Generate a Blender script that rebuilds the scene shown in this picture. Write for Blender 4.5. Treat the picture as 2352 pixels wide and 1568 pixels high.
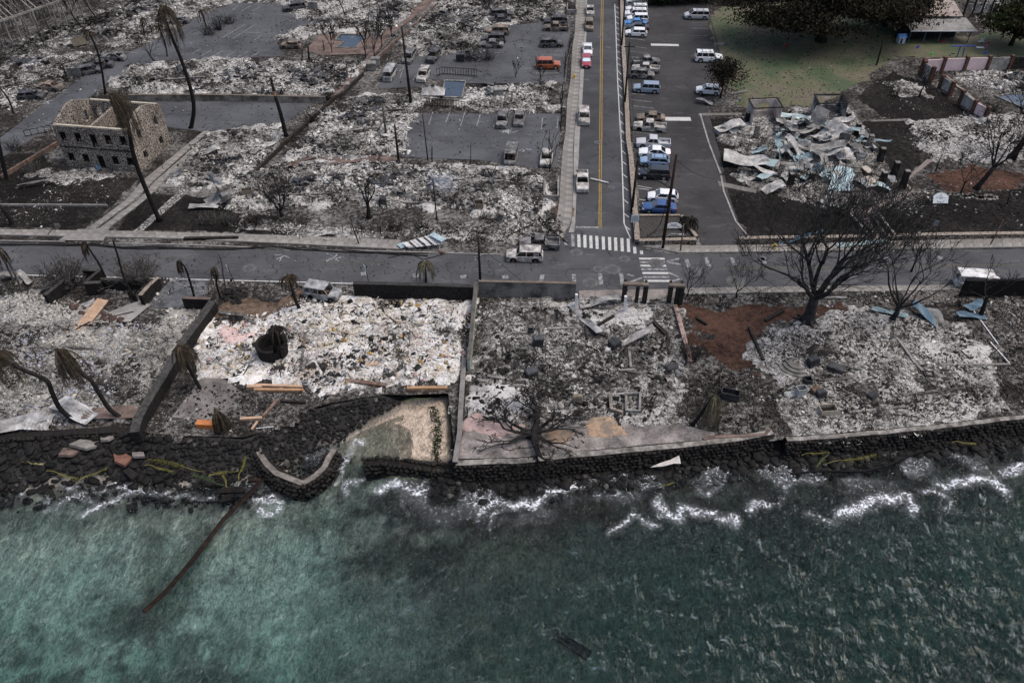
import bpy, bmesh, math, random
import numpy as np
from mathutils import Vector, Matrix, noise as mnoise
from mathutils.geometry import tessellate_polygon

for o in list(bpy.data.objects): bpy.data.objects.remove(o)
scene = bpy.context.scene
COL = scene.collection
R = math.radians
rng = random.Random(11)
npr = np.random.default_rng(11)

# ------------------------------------------------------------ camera
CAM_H, PITCH, FPX = 62.0, 41.4, 1900.0          # metres, degrees below horizontal, focal length in px of a 2352 px wide frame
cam = bpy.data.cameras.new('camera'); camo = bpy.data.objects.new('camera', cam); COL.objects.link(camo)
camo.location = (0, 0, CAM_H); camo.rotation_euler = (R(90 - PITCH), 0, 0)
cam.sensor_fit = 'HORIZONTAL'; cam.sensor_width = 36.0; cam.lens = 36.0 * FPX / 2352.0
cam.clip_start = 0.5; cam.clip_end = 9000
scene.camera = camo
# ------------------------------------------------------------ light
SUN_EL, SUN_AZ = 66.0, 84.0
w = bpy.data.worlds.new('World'); scene.world = w; w.use_nodes = True
nt = w.node_tree; bg = nt.nodes['Background']
sky = nt.nodes.new('ShaderNodeTexSky'); sky.sky_type = 'NISHITA'; sky.sun_disc = False
sky.sun_elevation = R(SUN_EL); sky.sun_rotation = R(SUN_AZ); sky.air_density = 1.0; sky.dust_density = 5.5; sky.ozone_density = 0.9
nt.links.new(sky.outputs[0], bg.inputs[0]); bg.inputs[1].default_value = 0.15
sun = bpy.data.lights.new('sun', 'SUN'); suno = bpy.data.objects.new('sun', sun); COL.objects.link(suno)
sun.energy = 0.9; sun.angle = R(20); sun.color = (1.0, 0.985, 0.965)
_sd = Vector((math.sin(R(SUN_AZ)) * math.cos(R(SUN_EL)), math.cos(R(SUN_AZ)) * math.cos(R(SUN_EL)), math.sin(R(SUN_EL))))
suno.rotation_euler = _sd.to_track_quat('Z', 'Y').to_euler(); suno.location = (0, 0, 200)
scene.view_settings.view_transform = 'Standard'; scene.view_settings.look = 'None'
scene.view_settings.gamma = 1.0; scene.view_settings.use_curve_mapping = False
scene.view_settings.exposure = 0.3
scene.render.engine = 'CYCLES'
try:
    scene.cycles.max_bounces = 5; scene.cycles.diffuse_bounces = 2; scene.cycles.glossy_bounces = 2
    scene.cycles.transparent_max_bounces = 8; scene.cycles.transmission_bounces = 2
except Exception: pass

# ------------------------------------------------------------ picture point -> place
SP, CP = math.sin(R(PITCH)), math.cos(R(PITCH))
def ray(x, y):
    a, b = (x - 1176) / FPX, (784 - y) / FPX
    return Vector((a, CP + b * SP, -SP + b * CP))
def P(x, y, z=0.0):                    # where the view ray meets the level plane at height z
    d = ray(x, y); t = (z - CAM_H) / d.z
    return Vector((d.x * t, d.y * t, z))
def PY(x, y, Y):                       # where the view ray meets the upright plane at depth Y
    d = ray(x, y); t = Y / d.y
    return Vector((d.x * t, Y, CAM_H + d.z * t))
_S = 3.675
PAN = {}
for r_, (y0, s_) in enumerate(((0, _S), (300, _S), (560, _S), (860, 3.564))):
    for c_, x0 in enumerate((0, 620, 1240, 1860)): PAN['ABCD'[r_] + str(c_ + 1)] = (x0, y0, s_)
def Z(p, x, y):
    x0, y0, s_ = PAN[p]; return ((x0 + x / s_) * .9408, (y0 + y / s_) * .9408)
def q(p, x, y, z=0.0): return P(*Z(p, x, y), z)
def qy(p, x, y, Y): return PY(*Z(p, x, y), Y)

# ------------------------------------------------------------ objects
def tag(o, label=None, cat=None, group=None, kind=None):
    if label: o['label'] = label
    if cat: o['category'] = cat
    if group: o['group'] = group
    if kind: o['kind'] = kind
    return o
def empty(name, loc, rz=0.0):
    o = bpy.data.objects.new(name, None); COL.objects.link(o); o.location = loc; o.rotation_euler = (0, 0, rz)
    o.empty_display_size = .2
    return o
def link(name, me, mat=None, parent=None, loc=None):
    o = bpy.data.objects.new(name, me); COL.objects.link(o)
    if mat is not None and not me.materials: me.materials.append(mat)
    if parent: o.parent = parent
    if loc is not None: o.location = loc
    return o
def copy_tree(o, parent=None):
    c = o.copy(); COL.objects.link(c); c.parent = parent
    for ch in o.children: copy_tree(ch, c)
    return c
class MB:
    def __init__(s): s.v = []; s.f = []; s.c = []
    def add(s, vs, fs):
        n = len(s.v); s.v += [tuple(v) for v in vs]; s.f += [tuple(i + n for i in f) for f in fs]; return s
    def hexa(s, b, t):                 # bottom 4, top 4 corners
        return s.add(list(b) + list(t), [(3, 2, 1, 0), (4, 5, 6, 7), (0, 1, 5, 4), (1, 2, 6, 5), (2, 3, 7, 6), (3, 0, 4, 7)])
    def box(s, c, d, rz=0.0, M=None):
        x, y, z = d[0] / 2, d[1] / 2, d[2] / 2
        M = M or Matrix.Rotation(rz, 3, 'Z'); c = Vector(c)
        p = [c + M @ Vector(k) for k in ((-x, -y, -z), (x, -y, -z), (x, y, -z), (-x, y, -z), (-x, -y, z), (x, -y, z), (x, y, z), (-x, y, z))]
        return s.hexa(p[:4], p[4:])
    def beam(s, a, b, w, h=None, w2=None):
        a, b = Vector(a), Vector(b); h = h or w; d = (b - a)
        if d.length < 1e-6: return s
        d.normalize(); u = Vector((0, 0, 1)) if abs(d.z) < .95 else Vector((0, 1, 0))
        x = d.cross(u).normalized(); y = x.cross(d)
        k = (w2 or w) / w
        pa = [a + x * sx * w / 2 + y * sy * h / 2 for sx, sy in ((-1, -1), (1, -1), (1, 1), (-1, 1))]
        pb = [b + x * sx * w / 2 * k + y * sy * h / 2 * k for sx, sy in ((-1, -1), (1, -1), (1, 1), (-1, 1))]
        return s.hexa(pa, pb)
    def tube(s, pts, rad, n=6, cap=True):
        pts = [Vector(p) for p in pts]; m = len(pts)
        if not hasattr(rad, '__len__'): rad = [rad] * m
        vs = []; ref = None
        for i in range(m):
            d = (pts[min(i + 1, m - 1)] - pts[max(i - 1, 0)])
            d = d.normalized() if d.length > 1e-9 else Vector((0, 0, 1))
            if ref is None: ref = Vector((1, 0, 0)) if abs(d.x) < .8 else Vector((0, 1, 0))
            x = (ref - d * ref.dot(d)); x = x.normalized() if x.length > 1e-6 else d.orthogonal().normalized()
            ref = x; y = d.cross(x)
            for k in range(n):
                a = 2 * math.pi * k / n; vs.append(pts[i] + (x * math.cos(a) + y * math.sin(a)) * rad[i])
        fs = [(i * n + k, i * n + (k + 1) % n, (i + 1) * n + (k + 1) % n, (i + 1) * n + k) for i in range(m - 1) for k in range(n)]
        if cap: fs += [tuple(range(n))[::-1], tuple((m - 1) * n + k for k in range(n))]
        return s.add(vs, fs)
    def prism(s, poly, z0, z1):
        n = len(poly); tris = tessellate_polygon([[Vector((p[0], p[1], 0)) for p in poly]])
        vs = [(p[0], p[1], z0) for p in poly] + [(p[0], p[1], z1) for p in poly]
        area = sum(poly[i][0] * poly[(i + 1) % n][1] - poly[(i + 1) % n][0] * poly[i][1] for i in range(n))
        fs = []
        for t in tris:
            a, b, c = [Vector((poly[i][0], poly[i][1])) for i in t]
            if (b - a).cross(c - a) < 0: t = (t[0], t[2], t[1])
            fs += [tuple(i + n for i in t), (t[2], t[1], t[0])]
        for i in range(n):
            j = (i + 1) % n; fs.append((i, j, j + n, i + n) if area > 0 else (j, i, i + n, j + n))
        return s.add(vs, fs)
    def cyl(s, c, r, h, n=16, r2=None):
        c = Vector(c); r2 = r if r2 is None else r2
        a = [2 * math.pi * k / n for k in range(n)]
        vs = [c + Vector((r * math.cos(t), r * math.sin(t), 0)) for t in a] + [c + Vector((r2 * math.cos(t), r2 * math.sin(t), h)) for t in a]
        return s.add(vs, [(k, (k + 1) % n, n + (k + 1) % n, n + k) for k in range(n)] + [tuple(range(n))[::-1], tuple(range(n, 2 * n))])
    def mesh(s, name, o=None, smooth=False):
        me = bpy.data.meshes.new(name)
        if o is not None: o = Vector(o); vs = [(v[0] - o.x, v[1] - o.y, v[2] - o.z) for v in s.v]
        else: vs = s.v
        me.from_pydata(vs, [], s.f)
        if smooth: me.polygons.foreach_set('use_smooth', [True] * len(me.polygons))
        me.update(); return me
    def build(s, name, mat, parent=None, o=None, smooth=False):
        """mesh made in place: o is the origin; without a parent the object is put back there"""
        me = s.mesh(name, o, smooth)
        return link(name, me, mat, parent, loc=(o if (o is not None and parent is None) else None))
def npmesh(name, V, F, mat=None, col=None, smooth=False):     # V (n,3), F (m,4) or (m,3)
    me = bpy.data.meshes.new(name); k = F.shape[1]
    me.vertices.add(len(V)); me.vertices.foreach_set('co', V.astype(np.float32).ravel())
    me.loops.add(F.size); me.loops.foreach_set('vertex_index', F.astype(np.int32).ravel())
    me.polygons.add(len(F)); me.polygons.foreach_set('loop_start', np.arange(0, F.size, k, dtype=np.int32))
    if smooth: me.polygons.foreach_set('use_smooth', np.ones(len(F), dtype=bool))
    if col is not None:
        ca = me.color_attributes.new('Col', 'FLOAT_COLOR', 'POINT')
        ca.data.foreach_set('color', np.concatenate([col, np.ones((len(col), 1))], 1).astype(np.float32).ravel())
    me.update(calc_edges=True)
    if mat: me.materials.append(mat)
    return me

# ------------------------------------------------------------ numeric noise
def vnoise(x, y, seed=0):
    xi, yi = np.floor(x).astype(np.int64), np.floor(y).astype(np.int64); fx, fy = x - xi, y - yi
    fx = fx * fx * (3 - 2 * fx); fy = fy * fy * (3 - 2 * fy)
    def h(a, b):
        n = (a * 374761393 + b * 668265263 + seed * 974634 + 12345) & 0xffffffff
        n = ((n ^ (n >> 13)) * 1274126177) & 0xffffffff; n = n ^ (n >> 16)
        return (n & 0xffff) / 65535.0
    return (h(xi, yi) * (1 - fx) + h(xi + 1, yi) * fx) * (1 - fy) + (h(xi, yi + 1) * (1 - fx) + h(xi + 1, yi + 1) * fx) * fy
def fbm(x, y, seed=0, o=4):
    s = 0; a = .5; t = 0
    for i in range(o): s = s + a * vnoise(x * 2 ** i, y * 2 ** i, seed + i * 17); t += a; a *= .55
    return s / t
def inpoly(x, y, poly):
    r = np.zeros(x.shape, bool); n = len(poly)
    for i in range(n):
        x1, y1 = poly[i]; x2, y2 = poly[(i + 1) % n]
        c = ((y1 > y) != (y2 > y)) & (x < (x2 - x1) * (y - y1) / ((y2 - y1) if y2 != y1 else 1e-9) + x1); r ^= c
    return r
def sdist(x, y, poly):                 # + inside, - outside
    d = np.full(x.shape, 1e9); n = len(poly)
    for i in range(n):
        d = np.minimum(d, segd(x, y, poly[i], poly[(i + 1) % n]))
    return np.where(inpoly(x, y, poly), d, -d)
def segd(x, y, a, b):
    ax, ay = a; bx, by = b; dx, dy = bx - ax, by - ay
    t = np.clip(((x - ax) * dx + (y - ay) * dy) / (dx * dx + dy * dy + 1e-12), 0, 1)
    return np.hypot(x - ax - t * dx, y - ay - t * dy)
def polyd(x, y, line):
    d = np.full(x.shape, 1e9)
    for a, b in zip(line[:-1], line[1:]): d = np.minimum(d, segd(x, y, a, b))
    return d
def wp(pts, z=0.0): return [tuple(P(x, y, z).xy) for x, y in pts]     # picture polygon -> ground polygon

# ------------------------------------------------------------ materials
MATS = {}
def nodes(name):
    m = bpy.data.materials.new(name); m.use_nodes = True; t = m.node_tree
    return m, t, t.nodes, t.links, t.nodes['Principled BSDF']
def mix(N, L, f, a, b, kind='MIX'):
    n = N.new('ShaderNodeMix'); n.data_type = 'RGBA'; n.blend_type = kind
    for k, v in ((0, f), (6, a), (7, b)):
        if hasattr(v, 'is_output') or isinstance(v, bpy.types.NodeSocket): L.new(v, n.inputs[k])
        else: n.inputs[k].default_value = v if k == 0 else (*v, 1)
    return n.outputs[2]
def noi(N, L, vec, scale, detail=4, rough=.6, dist=0.0):
    n = N.new('ShaderNodeTexNoise'); n.inputs['Scale'].default_value = scale; n.inputs['Detail'].default_value = detail
    n.inputs['Roughness'].default_value = rough; n.inputs['Distortion'].default_value = dist; L.new(vec, n.inputs['Vector']); return n.outputs['Fac']
def ramp(N, L, f, stops):
    r = N.new('ShaderNodeValToRGB'); e = r.color_ramp.elements
    while len(e) < len(stops): e.new(.5)
    for k, (p, c) in zip(e, stops): k.position = p; k.color = (*c, 1) if hasattr(c, '__len__') else (c, c, c, 1)
    L.new(f, r.inputs[0]); return r.outputs[0]
def bump(N, L, h, strength, dist, B):
    b = N.new('ShaderNodeBump'); b.inputs['Strength'].default_value = strength; b.inputs['Distance'].default_value = dist
    L.new(h, b.inputs['Height']); L.new(b.outputs[0], B.inputs['Normal'])
def coords(N, rnd=False):
    return N.new('ShaderNodeTexCoord').outputs['Object']
def M_(name, c, c2=None, scale=3.0, rough=.8, metal=0.0, lo=.35, hi=.65, detail=5, bmp=0.0, fine=None, rnd=0.0, spec=None):
    """two-tone mottled surface, with finer grain and per-object shade"""
    if name in MATS: return MATS[name]
    m, t, N, L, B = nodes(name); v = coords(N)
    f = noi(N, L, v, scale, detail, .65)
    col = ramp(N, L, f, [(lo, c), (hi, c2 or tuple(min(1, k * 1.35) for k in c))])
    if fine:
        g = noi(N, L, v, fine, 3, .7); col = mix(N, L, .6, col, ramp(N, L, g, [(.3, .45), (.7, 1.0)]), 'MULTIPLY')
    if rnd:
        oi = N.new('ShaderNodeObjectInfo'); col = mix(N, L, 1.0, col, ramp(N, L, oi.outputs['Random'], [(0, 1 - rnd), (1, 1.0)]), 'MULTIPLY')
    L.new(col, B.inputs['Base Color']); B.inputs['Roughness'].default_value = rough; B.inputs['Metallic'].default_value = metal
    B.inputs['Specular IOR Level'].default_value = spec if spec is not None else (.12 if rough > .6 else .4)
    if bmp: bump(N, L, f, bmp, .05, B)
    MATS[name] = m; return m
def vcol(name, rough=.9):
    m, t, N, L, B = nodes(name); v = coords(N)
    a = N.new('ShaderNodeAttribute'); a.attribute_name = 'Col'
    col = mix(N, L, .55, a.outputs['Color'], ramp(N, L, noi(N, L, v, 9, 3), [(.3, .5), (.65, 1.0)]), 'MULTIPLY')
    L.new(col, B.inputs['Base Color']); B.inputs['Roughness'].default_value = rough; B.inputs['Specular IOR Level'].default_value = .08; MATS[name] = m; return m
def stone(name, joint, cols, scale=3.0, jw=.05, rough=.9, bmp=.5, soot=0.0, flat=None):
    """rubble masonry too fine to pick apart: cells of stone in paler mortar, relief in the joints"""
    m, t, N, L, B = nodes(name); v = coords(N)
    d = N.new('ShaderNodeTexNoise'); d.inputs['Scale'].default_value = 1.5; L.new(v, d.inputs['Vector'])
    vv = N.new('ShaderNodeVectorMath'); vv.operation = 'MULTIPLY_ADD'; L.new(d.outputs['Color'], vv.inputs[0]); vv.inputs[1].default_value = (.35,) * 3; L.new(v, vv.inputs[2])
    a = N.new('ShaderNodeTexVoronoi'); a.feature = 'DISTANCE_TO_EDGE'; a.inputs['Scale'].default_value = scale; L.new(vv.outputs[0], a.inputs['Vector'])
    b = N.new('ShaderNodeTexVoronoi'); b.inputs['Scale'].default_value = scale; L.new(vv.outputs[0], b.inputs['Vector'])
    sp = N.new('ShaderNodeSeparateColor'); L.new(b.outputs['Color'], sp.inputs[0])
    n = len(cols); cc = ramp(N, L, sp.outputs[0], [(i / max(1, n - 1), c) for i, c in enumerate(cols)])
    f = ramp(N, L, a.outputs['Distance'], [(jw * .6, 0.0), (jw * 1.4, 1.0)])
    col = mix(N, L, f, joint, cc)
    g = noi(N, L, v, 7, 4); col = mix(N, L, .5, col, ramp(N, L, g, [(.3, .5), (.7, 1.0)]), 'MULTIPLY')
    if soot:
        h = noi(N, L, v, .45, 4); col = mix(N, L, ramp(N, L, h, [(.42, 0.0), (.62, soot)]), col, (.012, .011, .011))
    L.new(col, B.inputs['Base Color']); B.inputs['Roughness'].default_value = rough; B.inputs['Specular IOR Level'].default_value = .08
    bump(N, L, f, bmp, .06, B); MATS[name] = m; return m
def ash(name, dark, mid, light, s1=.16, s2=1.7, bias=0.0, tint=None, tint_amt=.0):
    m, t, N, L, B = nodes(name); v = coords(N)
    a = noi(N, L, v, s1, 5, .62, .3); b = noi(N, L, v, s2, 6, .72, .6); c = noi(N, L, v, 7.5, 3, .7)
    mt = N.new('ShaderNodeMath'); mt.operation = 'MULTIPLY_ADD'; L.new(a, mt.inputs[0]); mt.inputs[1].default_value = .55
    m2 = N.new('ShaderNodeMath'); m2.operation = 'MULTIPLY_ADD'; L.new(b, m2.inputs[0]); m2.inputs[1].default_value = .75; m2.inputs[2].default_value = -.16 + bias
    L.new(m2.outputs[0], mt.inputs[2])
    m3 = N.new('ShaderNodeMath'); m3.operation = 'MULTIPLY_ADD'; L.new(c, m3.inputs[0]); m3.inputs[1].default_value = .45; m3.inputs[2].default_value = -.22
    m4 = N.new('ShaderNodeMath'); m4.operation = 'ADD'; L.new(mt.outputs[0], m4.inputs[0]); L.new(m3.outputs[0], m4.inputs[1])
    col = ramp(N, L, m4.outputs[0], [(.34, dark), (.47, mid), (.60, light)])
    if tint: col = mix(N, L, ramp(N, L, noi(N, L, v, .5, 5, .7), [(.5, 0.0), (.62, tint_amt)]), col, tint)
    L.new(col, B.inputs['Base Color']); B.inputs['Roughness'].default_value = .95; B.inputs['Specular IOR Level'].default_value = .04
    bump(N, L, m4.outputs[0], .6, .25, B); MATS[name] = m; return m
def asphalt(name, c, stain=(.16, .16, .155), amt=.35, s=.12):
    m, t, N, L, B = nodes(name); v = coords(N)
    a = noi(N, L, v, s, 5, .6); g = noi(N, L, v, 6, 4, .7)
    k = tuple(x * .62 for x in c)
    col = ramp(N, L, a, [(.35, k), (.6, c)])
    col = mix(N, L, .5, col, ramp(N, L, g, [(.35, .6), (.65, 1.0)]), 'MULTIPLY')
    # ash dust in streaks, and thin cracks
    mp = N.new('ShaderNodeMapping'); mp.inputs['Scale'].default_value = (.25, 1.0, 1.0); L.new(v, mp.inputs[0])
    dn = noi(N, L, mp.outputs[0], .9, 6, .7); col = mix(N, L, ramp(N, L, dn, [(.55, 0.0), (.78, amt)]), col, stain)
    ol = noi(N, L, v, .55, 5, .7, 1.0); col = mix(N, L, ramp(N, L, ol, [(.60, 0.0), (.72, .65)]), col, (.020, .020, .021))
    vo = N.new('ShaderNodeTexVoronoi'); vo.feature = 'DISTANCE_TO_EDGE'; vo.inputs['Scale'].default_value = .14; 
    dd = N.new('ShaderNodeTexNoise'); dd.inputs['Scale'].default_value = .5; L.new(v, dd.inputs['Vector'])
    va = N.new('ShaderNodeVectorMath'); va.operation = 'MULTIPLY_ADD'; L.new(dd.outputs['Color'], va.inputs[0]); va.inputs[1].default_value = (2.5,) * 3; L.new(v, va.inputs[2]); L.new(va.outputs[0], vo.inputs['Vector'])
    col = mix(N, L, ramp(N, L, vo.outputs['Distance'], [(.0, .55), (.012, 0.0)]), col, (.012, .012, .013))
    sp = noi(N, L, v, 4.5, 2, .5); col = mix(N, L, ramp(N, L, sp, [(.80, 0.0), (.83, .5)]), col, (.42, .42, .41))
    L.new(col, B.inputs['Base Color']); B.inputs['Roughness'].default_value = .85; B.inputs['Specular IOR Level'].default_value = .12
    bump(N, L, g, .25, .02, B); MATS[name] = m; return m

burnt = ash('burnt_earth', (.012, .011, .0105), (.038, .034, .031), (.20, .195, .185), .14, 1.9, -.025)
soil = ash('charred_lawn', (.010, .0095, .009), (.022, .020, .019), (.060, .055, .05), .12, 1.6, -.10)
redsoil = ash('red_soil', (.018, .013, .011), (.056, .033, .025), (.098, .055, .040), .2, 1.6, .0)
ashA = ash('ash_pale', (.020, .019, .018), (.145, .14, .132), (.48, .47, .45), .14, 2.2, .01)
ashB = ash('ash_grey', (.016, .015, .0145), (.10, .096, .09), (.44, .43, .41), .15, 1.9, -.01)
ashC = ash('ash_tile_dust', (.03, .029, .028), (.15, .145, .135), (.34, .33, .31), .2, 1.7, .02)
ashY = ash('ash_ochre', (.045, .042, .038), (.33, .32, .305), (.70, .69, .67), .2, 1.7, .035, (.30, .19, .075), .4)
ashD = ash('ash_charcoal', (.012, .012, .012), (.06, .057, .054), (.36, .355, .34), .2, 1.4, -.03)
ashG = ash('ash_fine_grey', (.10, .098, .095), (.28, .275, .27), (.50, .495, .48), .25, 2.6, .03)
roadM = asphalt('asphalt_main', (.088, .091, .097), amt=.6)
lotM = asphalt('asphalt_lot', (.056, .055, .056), amt=.4)
lotB = asphalt('asphalt_blue_grey', (.096, .100, .109), amt=.65)
white = M_('road_paint', (.55, .55, .53), (.30, .30, .30), 2.2, .8, lo=.5, hi=.75, fine=6)
whitef = M_('worn_road_paint', (.34, .34, .34), (.12, .12, .125), 2.0, .85, lo=.4, hi=.62, fine=6)
yellow = M_('yellow_paint', (.42, .27, .06), (.24, .17, .07), 1.5, .8, fine=5)
conc = M_('sidewalk_concrete', (.20, .19, .175), (.33, .315, .29), .7, .9, fine=5, rnd=.22)
kerbM = M_('kerb_concrete', (.22, .21, .20), (.34, .33, .31), 1.0, .9, fine=6)
pinkc = M_('terracotta_paving', (.11, .085, .075), (.24, .175, .15), .6, .9, lo=.4, hi=.65, fine=5, rnd=.2)
paveD = M_('stained_slab', (.14, .125, .12), (.30, .27, .25), .5, .8, fine=3)
char = M_('char', (.008, .008, .008), (.030, .028, .027), 4, .85, fine=14)
charw = M_('charred_wood', (.012, .011, .010), (.05, .044, .040), 3, .9, fine=12)
ashw = M_('ash_grey_wood', (.05, .047, .043), (.17, .16, .15), 2.5, .9, fine=10)
frondM = M_('dead_frond', (.022, .018, .014), (.085, .066, .045), 2, .8, fine=8)
frondG = M_('dry_olive_frond', (.05, .045, .03), (.17, .15, .10), 2, .8, fine=8)
rustm = M_('rust_metal', (.10, .05, .03), (.22, .17, .14), 2, .7, fine=6)
steel = M_('scorched_steel', (.05, .055, .06), (.20, .205, .21), 1.4, .55, .5, fine=5, rnd=.45)
sheetW = M_('scorched_sheet_white', (.22, .21, .195), (.70, .695, .68), .8, .55, .0, fine=4, rnd=.25)
sheetG = M_('scorched_sheet_grey', (.13, .125, .115), (.44, .43, .41), .8, .6, .0, fine=4, rnd=.4)
sheetB = M_('pale_blue_sheet', (.30, .40, .43), (.46, .58, .60), .8, .5, .1, fine=4, rnd=.15)
sheetN = M_('blue_sheet', (.10, .17, .23), (.17, .27, .34), .8, .5, .1, fine=4, rnd=.15)
darkbox = M_('scorched_appliance', (.030, .033, .038), (.105, .11, .12), 1.5, .55, .3, fine=6, rnd=.5)
woodO = M_('raw_wood', (.34, .20, .11), (.48, .30, .18), 2, .8, fine=8)
woodL = M_('pale_wood', (.42, .28, .19), (.55, .38, .26), 1.4, .8, fine=6)
basalt = stone('basalt_wall', (.035, .032, .030), [(.010, .010, .010), (.024, .022, .021), (.016, .015, .015)], 3.2, .05)
seastone = stone('sea_wall_stone', (.030, .027, .023), [(.007, .007, .007), (.018, .016, .014), (.011, .0105, .010), (.026, .022, .018)], 2.3, .035, bmp=.8, soot=.7)
facest = M_('sea_wall_face_stone', (.007, .007, .0072), (.034, .030, .026), .9, .85, bmp=.5, fine=7, spec=.2)
lavast = stone('lava_stone_wall', (.46, .41, .35), [(.030, .026, .024), (.11, .075, .06), (.055, .048, .044), (.19, .16, .135)], 3.1, .10, soot=.4)
lowst = stone('low_stone_wall', (.33, .29, .25), [(.045, .038, .034), (.12, .09, .075), (.07, .06, .055)], 2.0, .07)
capst = stone('rough_wall_top', (.40, .35, .29), [(.16, .13, .11), (.28, .24, .20), (.10, .085, .075)], 4.0, .06, bmp=.3)
capst2 = M_('pale_coping', (.10, .094, .086), (.36, .34, .31), 1.1, .9, lo=.38, hi=.66, fine=5)
boul = M_('lava_boulder', (.0055, .0055, .006), (.024, .0225, .021), 1.2, .8, bmp=.5, fine=9, rnd=.6, spec=.25)
boulG = M_('grey_boulder', (.06, .058, .056), (.17, .165, .155), 1.2, .85, bmp=.5, fine=9, rnd=.4)
debrisM = vcol('debris')
# ============================================================ GROUND
SEA = -1.9
SHORE = [(-260, 1012), (0, 1008), (130, 1000), (310, 992), (420, 1000), (560, 1004), (600, 992), (660, 955), (760, 925), (880, 905), (925, 907), (1030, 903), (1047, 1060),
         (1190, 1060), (1300, 1048), (1500, 1030), (1690, 1010), (1775, 993), (1812, 1012), (2000, 997), (2200, 976), (2352, 958), (2640, 930)]
shore_w = wp(SHORE)
def sheet(name, poly_w, z, mat, parent=None, kind='structure', label=None):
    tris = tessellate_polygon([[Vector((p[0], p[1], 0)) for p in poly_w]])
    fs = []
    for t in tris:
        a, b, c = [Vector(poly_w[i]) for i in t]
        fs.append(t if (b - a).cross(c - a) > 0 else (t[0], t[2], t[1]))
    me = bpy.data.meshes.new(name); me.from_pydata([(p[0], p[1], z) for p in poly_w], [], fs); me.update()
    o = link(name, me, mat, parent)
    if not parent and kind: o['kind'] = kind
    return o
gp = [(-2500, shore_w[0][1])] + shore_w + [(2500, shore_w[-1][1]), (2500, 3500), (-2500, 3500)]
sheet('ground', gp, 0.0, burnt)
def patch(name, poly, mat, amp=.0, z0=.03, edge=1.5, step=.45, seed=1, kind='structure', world=False, fs=.5):
    """ground cover with a ragged outline: a fine sheet that dips under the ground at its edge"""
    pw = poly if world else wp(poly); a = np.array(pw); x0, y0 = a.min(0) - 1.5; x1, y1 = a.max(0) + 1.5
    nx, ny = int((x1 - x0) / step) + 2, int((y1 - y0) / step) + 2
    X, Y = np.meshgrid(x0 + np.arange(nx) * step, y0 + np.arange(ny) * step)
    D = sdist(X, Y, pw) + (fbm(X * .45, Y * .45, seed, 4) - .5) * 2 * edge * 2
    k = np.clip((D + .15) / .8, 0, 1); k = k * k * (3 - 2 * k)
    zz = -.08 * (1 - np.clip(D / .3 + .5, 0, 1)) + np.where(D > -.15, z0 + k * amp * fbm(X * fs, Y * fs, seed + 5, 3), 0)
    zz = np.where(D < -.15, -.12, zz)
    keep = D > -.8
    idx = np.arange(nx * ny).reshape(ny, nx)
    kq = keep[:-1, :-1] & keep[1:, :-1] & keep[:-1, 1:] & keep[1:, 1:]
    F = np.stack([idx[:-1, :-1][kq], idx[:-1, 1:][kq], idx[1:, 1:][kq], idx[1:, :-1][kq]], 1)
    us = np.unique(F); mp = np.zeros(nx * ny, int); mp[us] = np.arange(len(us))
    V = np.stack([X.ravel(), Y.ravel(), zz.ravel()], 1)[us]
    o = link(name, npmesh(name, V, mp[F], mat, smooth=True)); o['kind'] = kind
    def hz(x, y):
        D = sdist(x, y, pw); k = np.clip((D + .15) / .8, 0, 1); k = k * k * (3 - 2 * k)
        return z0 + k * amp * fbm(x * fs, y * fs, seed + 5, 3)
    return o, pw, hz
_u = np.array([(-1, -1, -1), (1, -1, -1), (1, 1, -1), (-1, 1, -1), (-1, -1, 1), (1, -1, 1), (1, 1, 1), (-1, 1, 1)]) * .5
_uf = np.array([(4, 5, 6, 7), (0, 1, 5, 4), (1, 2, 6, 5), (2, 3, 7, 6), (3, 0, 4, 7)])
def chipmesh(x, y, z, S, yaw, tilt, roll, col, jit=.22):
    n = len(x); U = _u[None] + (npr.random((n, 8, 3)) - .5) * jit * 2
    U = U * S[:, None, :]
    cr, sr = np.cos(roll)[:, None], np.sin(roll)[:, None]; a = U[..., 1] * cr - U[..., 2] * sr; b = U[..., 1] * sr + U[..., 2] * cr; U[..., 1], U[..., 2] = a, b
    ct, st = np.cos(tilt)[:, None], np.sin(tilt)[:, None]; a = U[..., 0] * ct + U[..., 2] * st; b = -U[..., 0] * st + U[..., 2] * ct; U[..., 0], U[..., 2] = a, b
    cy, sy = np.cos(yaw)[:, None], np.sin(yaw)[:, None]; a = U[..., 0] * cy - U[..., 1] * sy; b = U[..., 0] * sy + U[..., 1] * cy; U[..., 0], U[..., 1] = a, b
    V = U + np.stack([x, y, z], 1)[:, None, :]
    F = (_uf[None] + (np.arange(n) * 8)[:, None, None]).reshape(-1, 4)
    return V.reshape(-1, 3), F, np.repeat(col, 8, 0)
def flakemesh(x, y, z, S, yaw, tilt, col):
    n = len(x); U = np.array([(-.5, -.5, -.5), (.5, -.5, -.5), (.5, .5, -.5), (-.5, .5, -.5), (0, 0, .5)])[None] + (npr.random((n, 5, 3)) - .5) * .5; U = U * S[:, None, :]
    U[..., 2] += U[..., 0] * np.tan(np.clip(tilt, -.8, .8))[:, None]; cy, sy = np.cos(yaw)[:, None], np.sin(yaw)[:, None]; a = U[..., 0] * cy - U[..., 1] * sy; b = U[..., 0] * sy + U[..., 1] * cy; U[..., 0], U[..., 1] = a, b
    V = (U + np.stack([x, y, z], 1)[:, None, :]).reshape(-1, 3); F = (np.array([(0, 1, 4), (1, 2, 4), (2, 3, 4), (3, 0, 4)])[None] + (np.arange(n) * 5)[:, None, None]).reshape(-1, 3)
    return V, F, np.repeat(col, 5, 0)
PALW = [(.035, .033, .031), (.08, .076, .070), (.15, .144, .134), (.24, .232, .218), (.33, .32, .30), (.45, .44, .415), (.60, .59, .56)]
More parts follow.
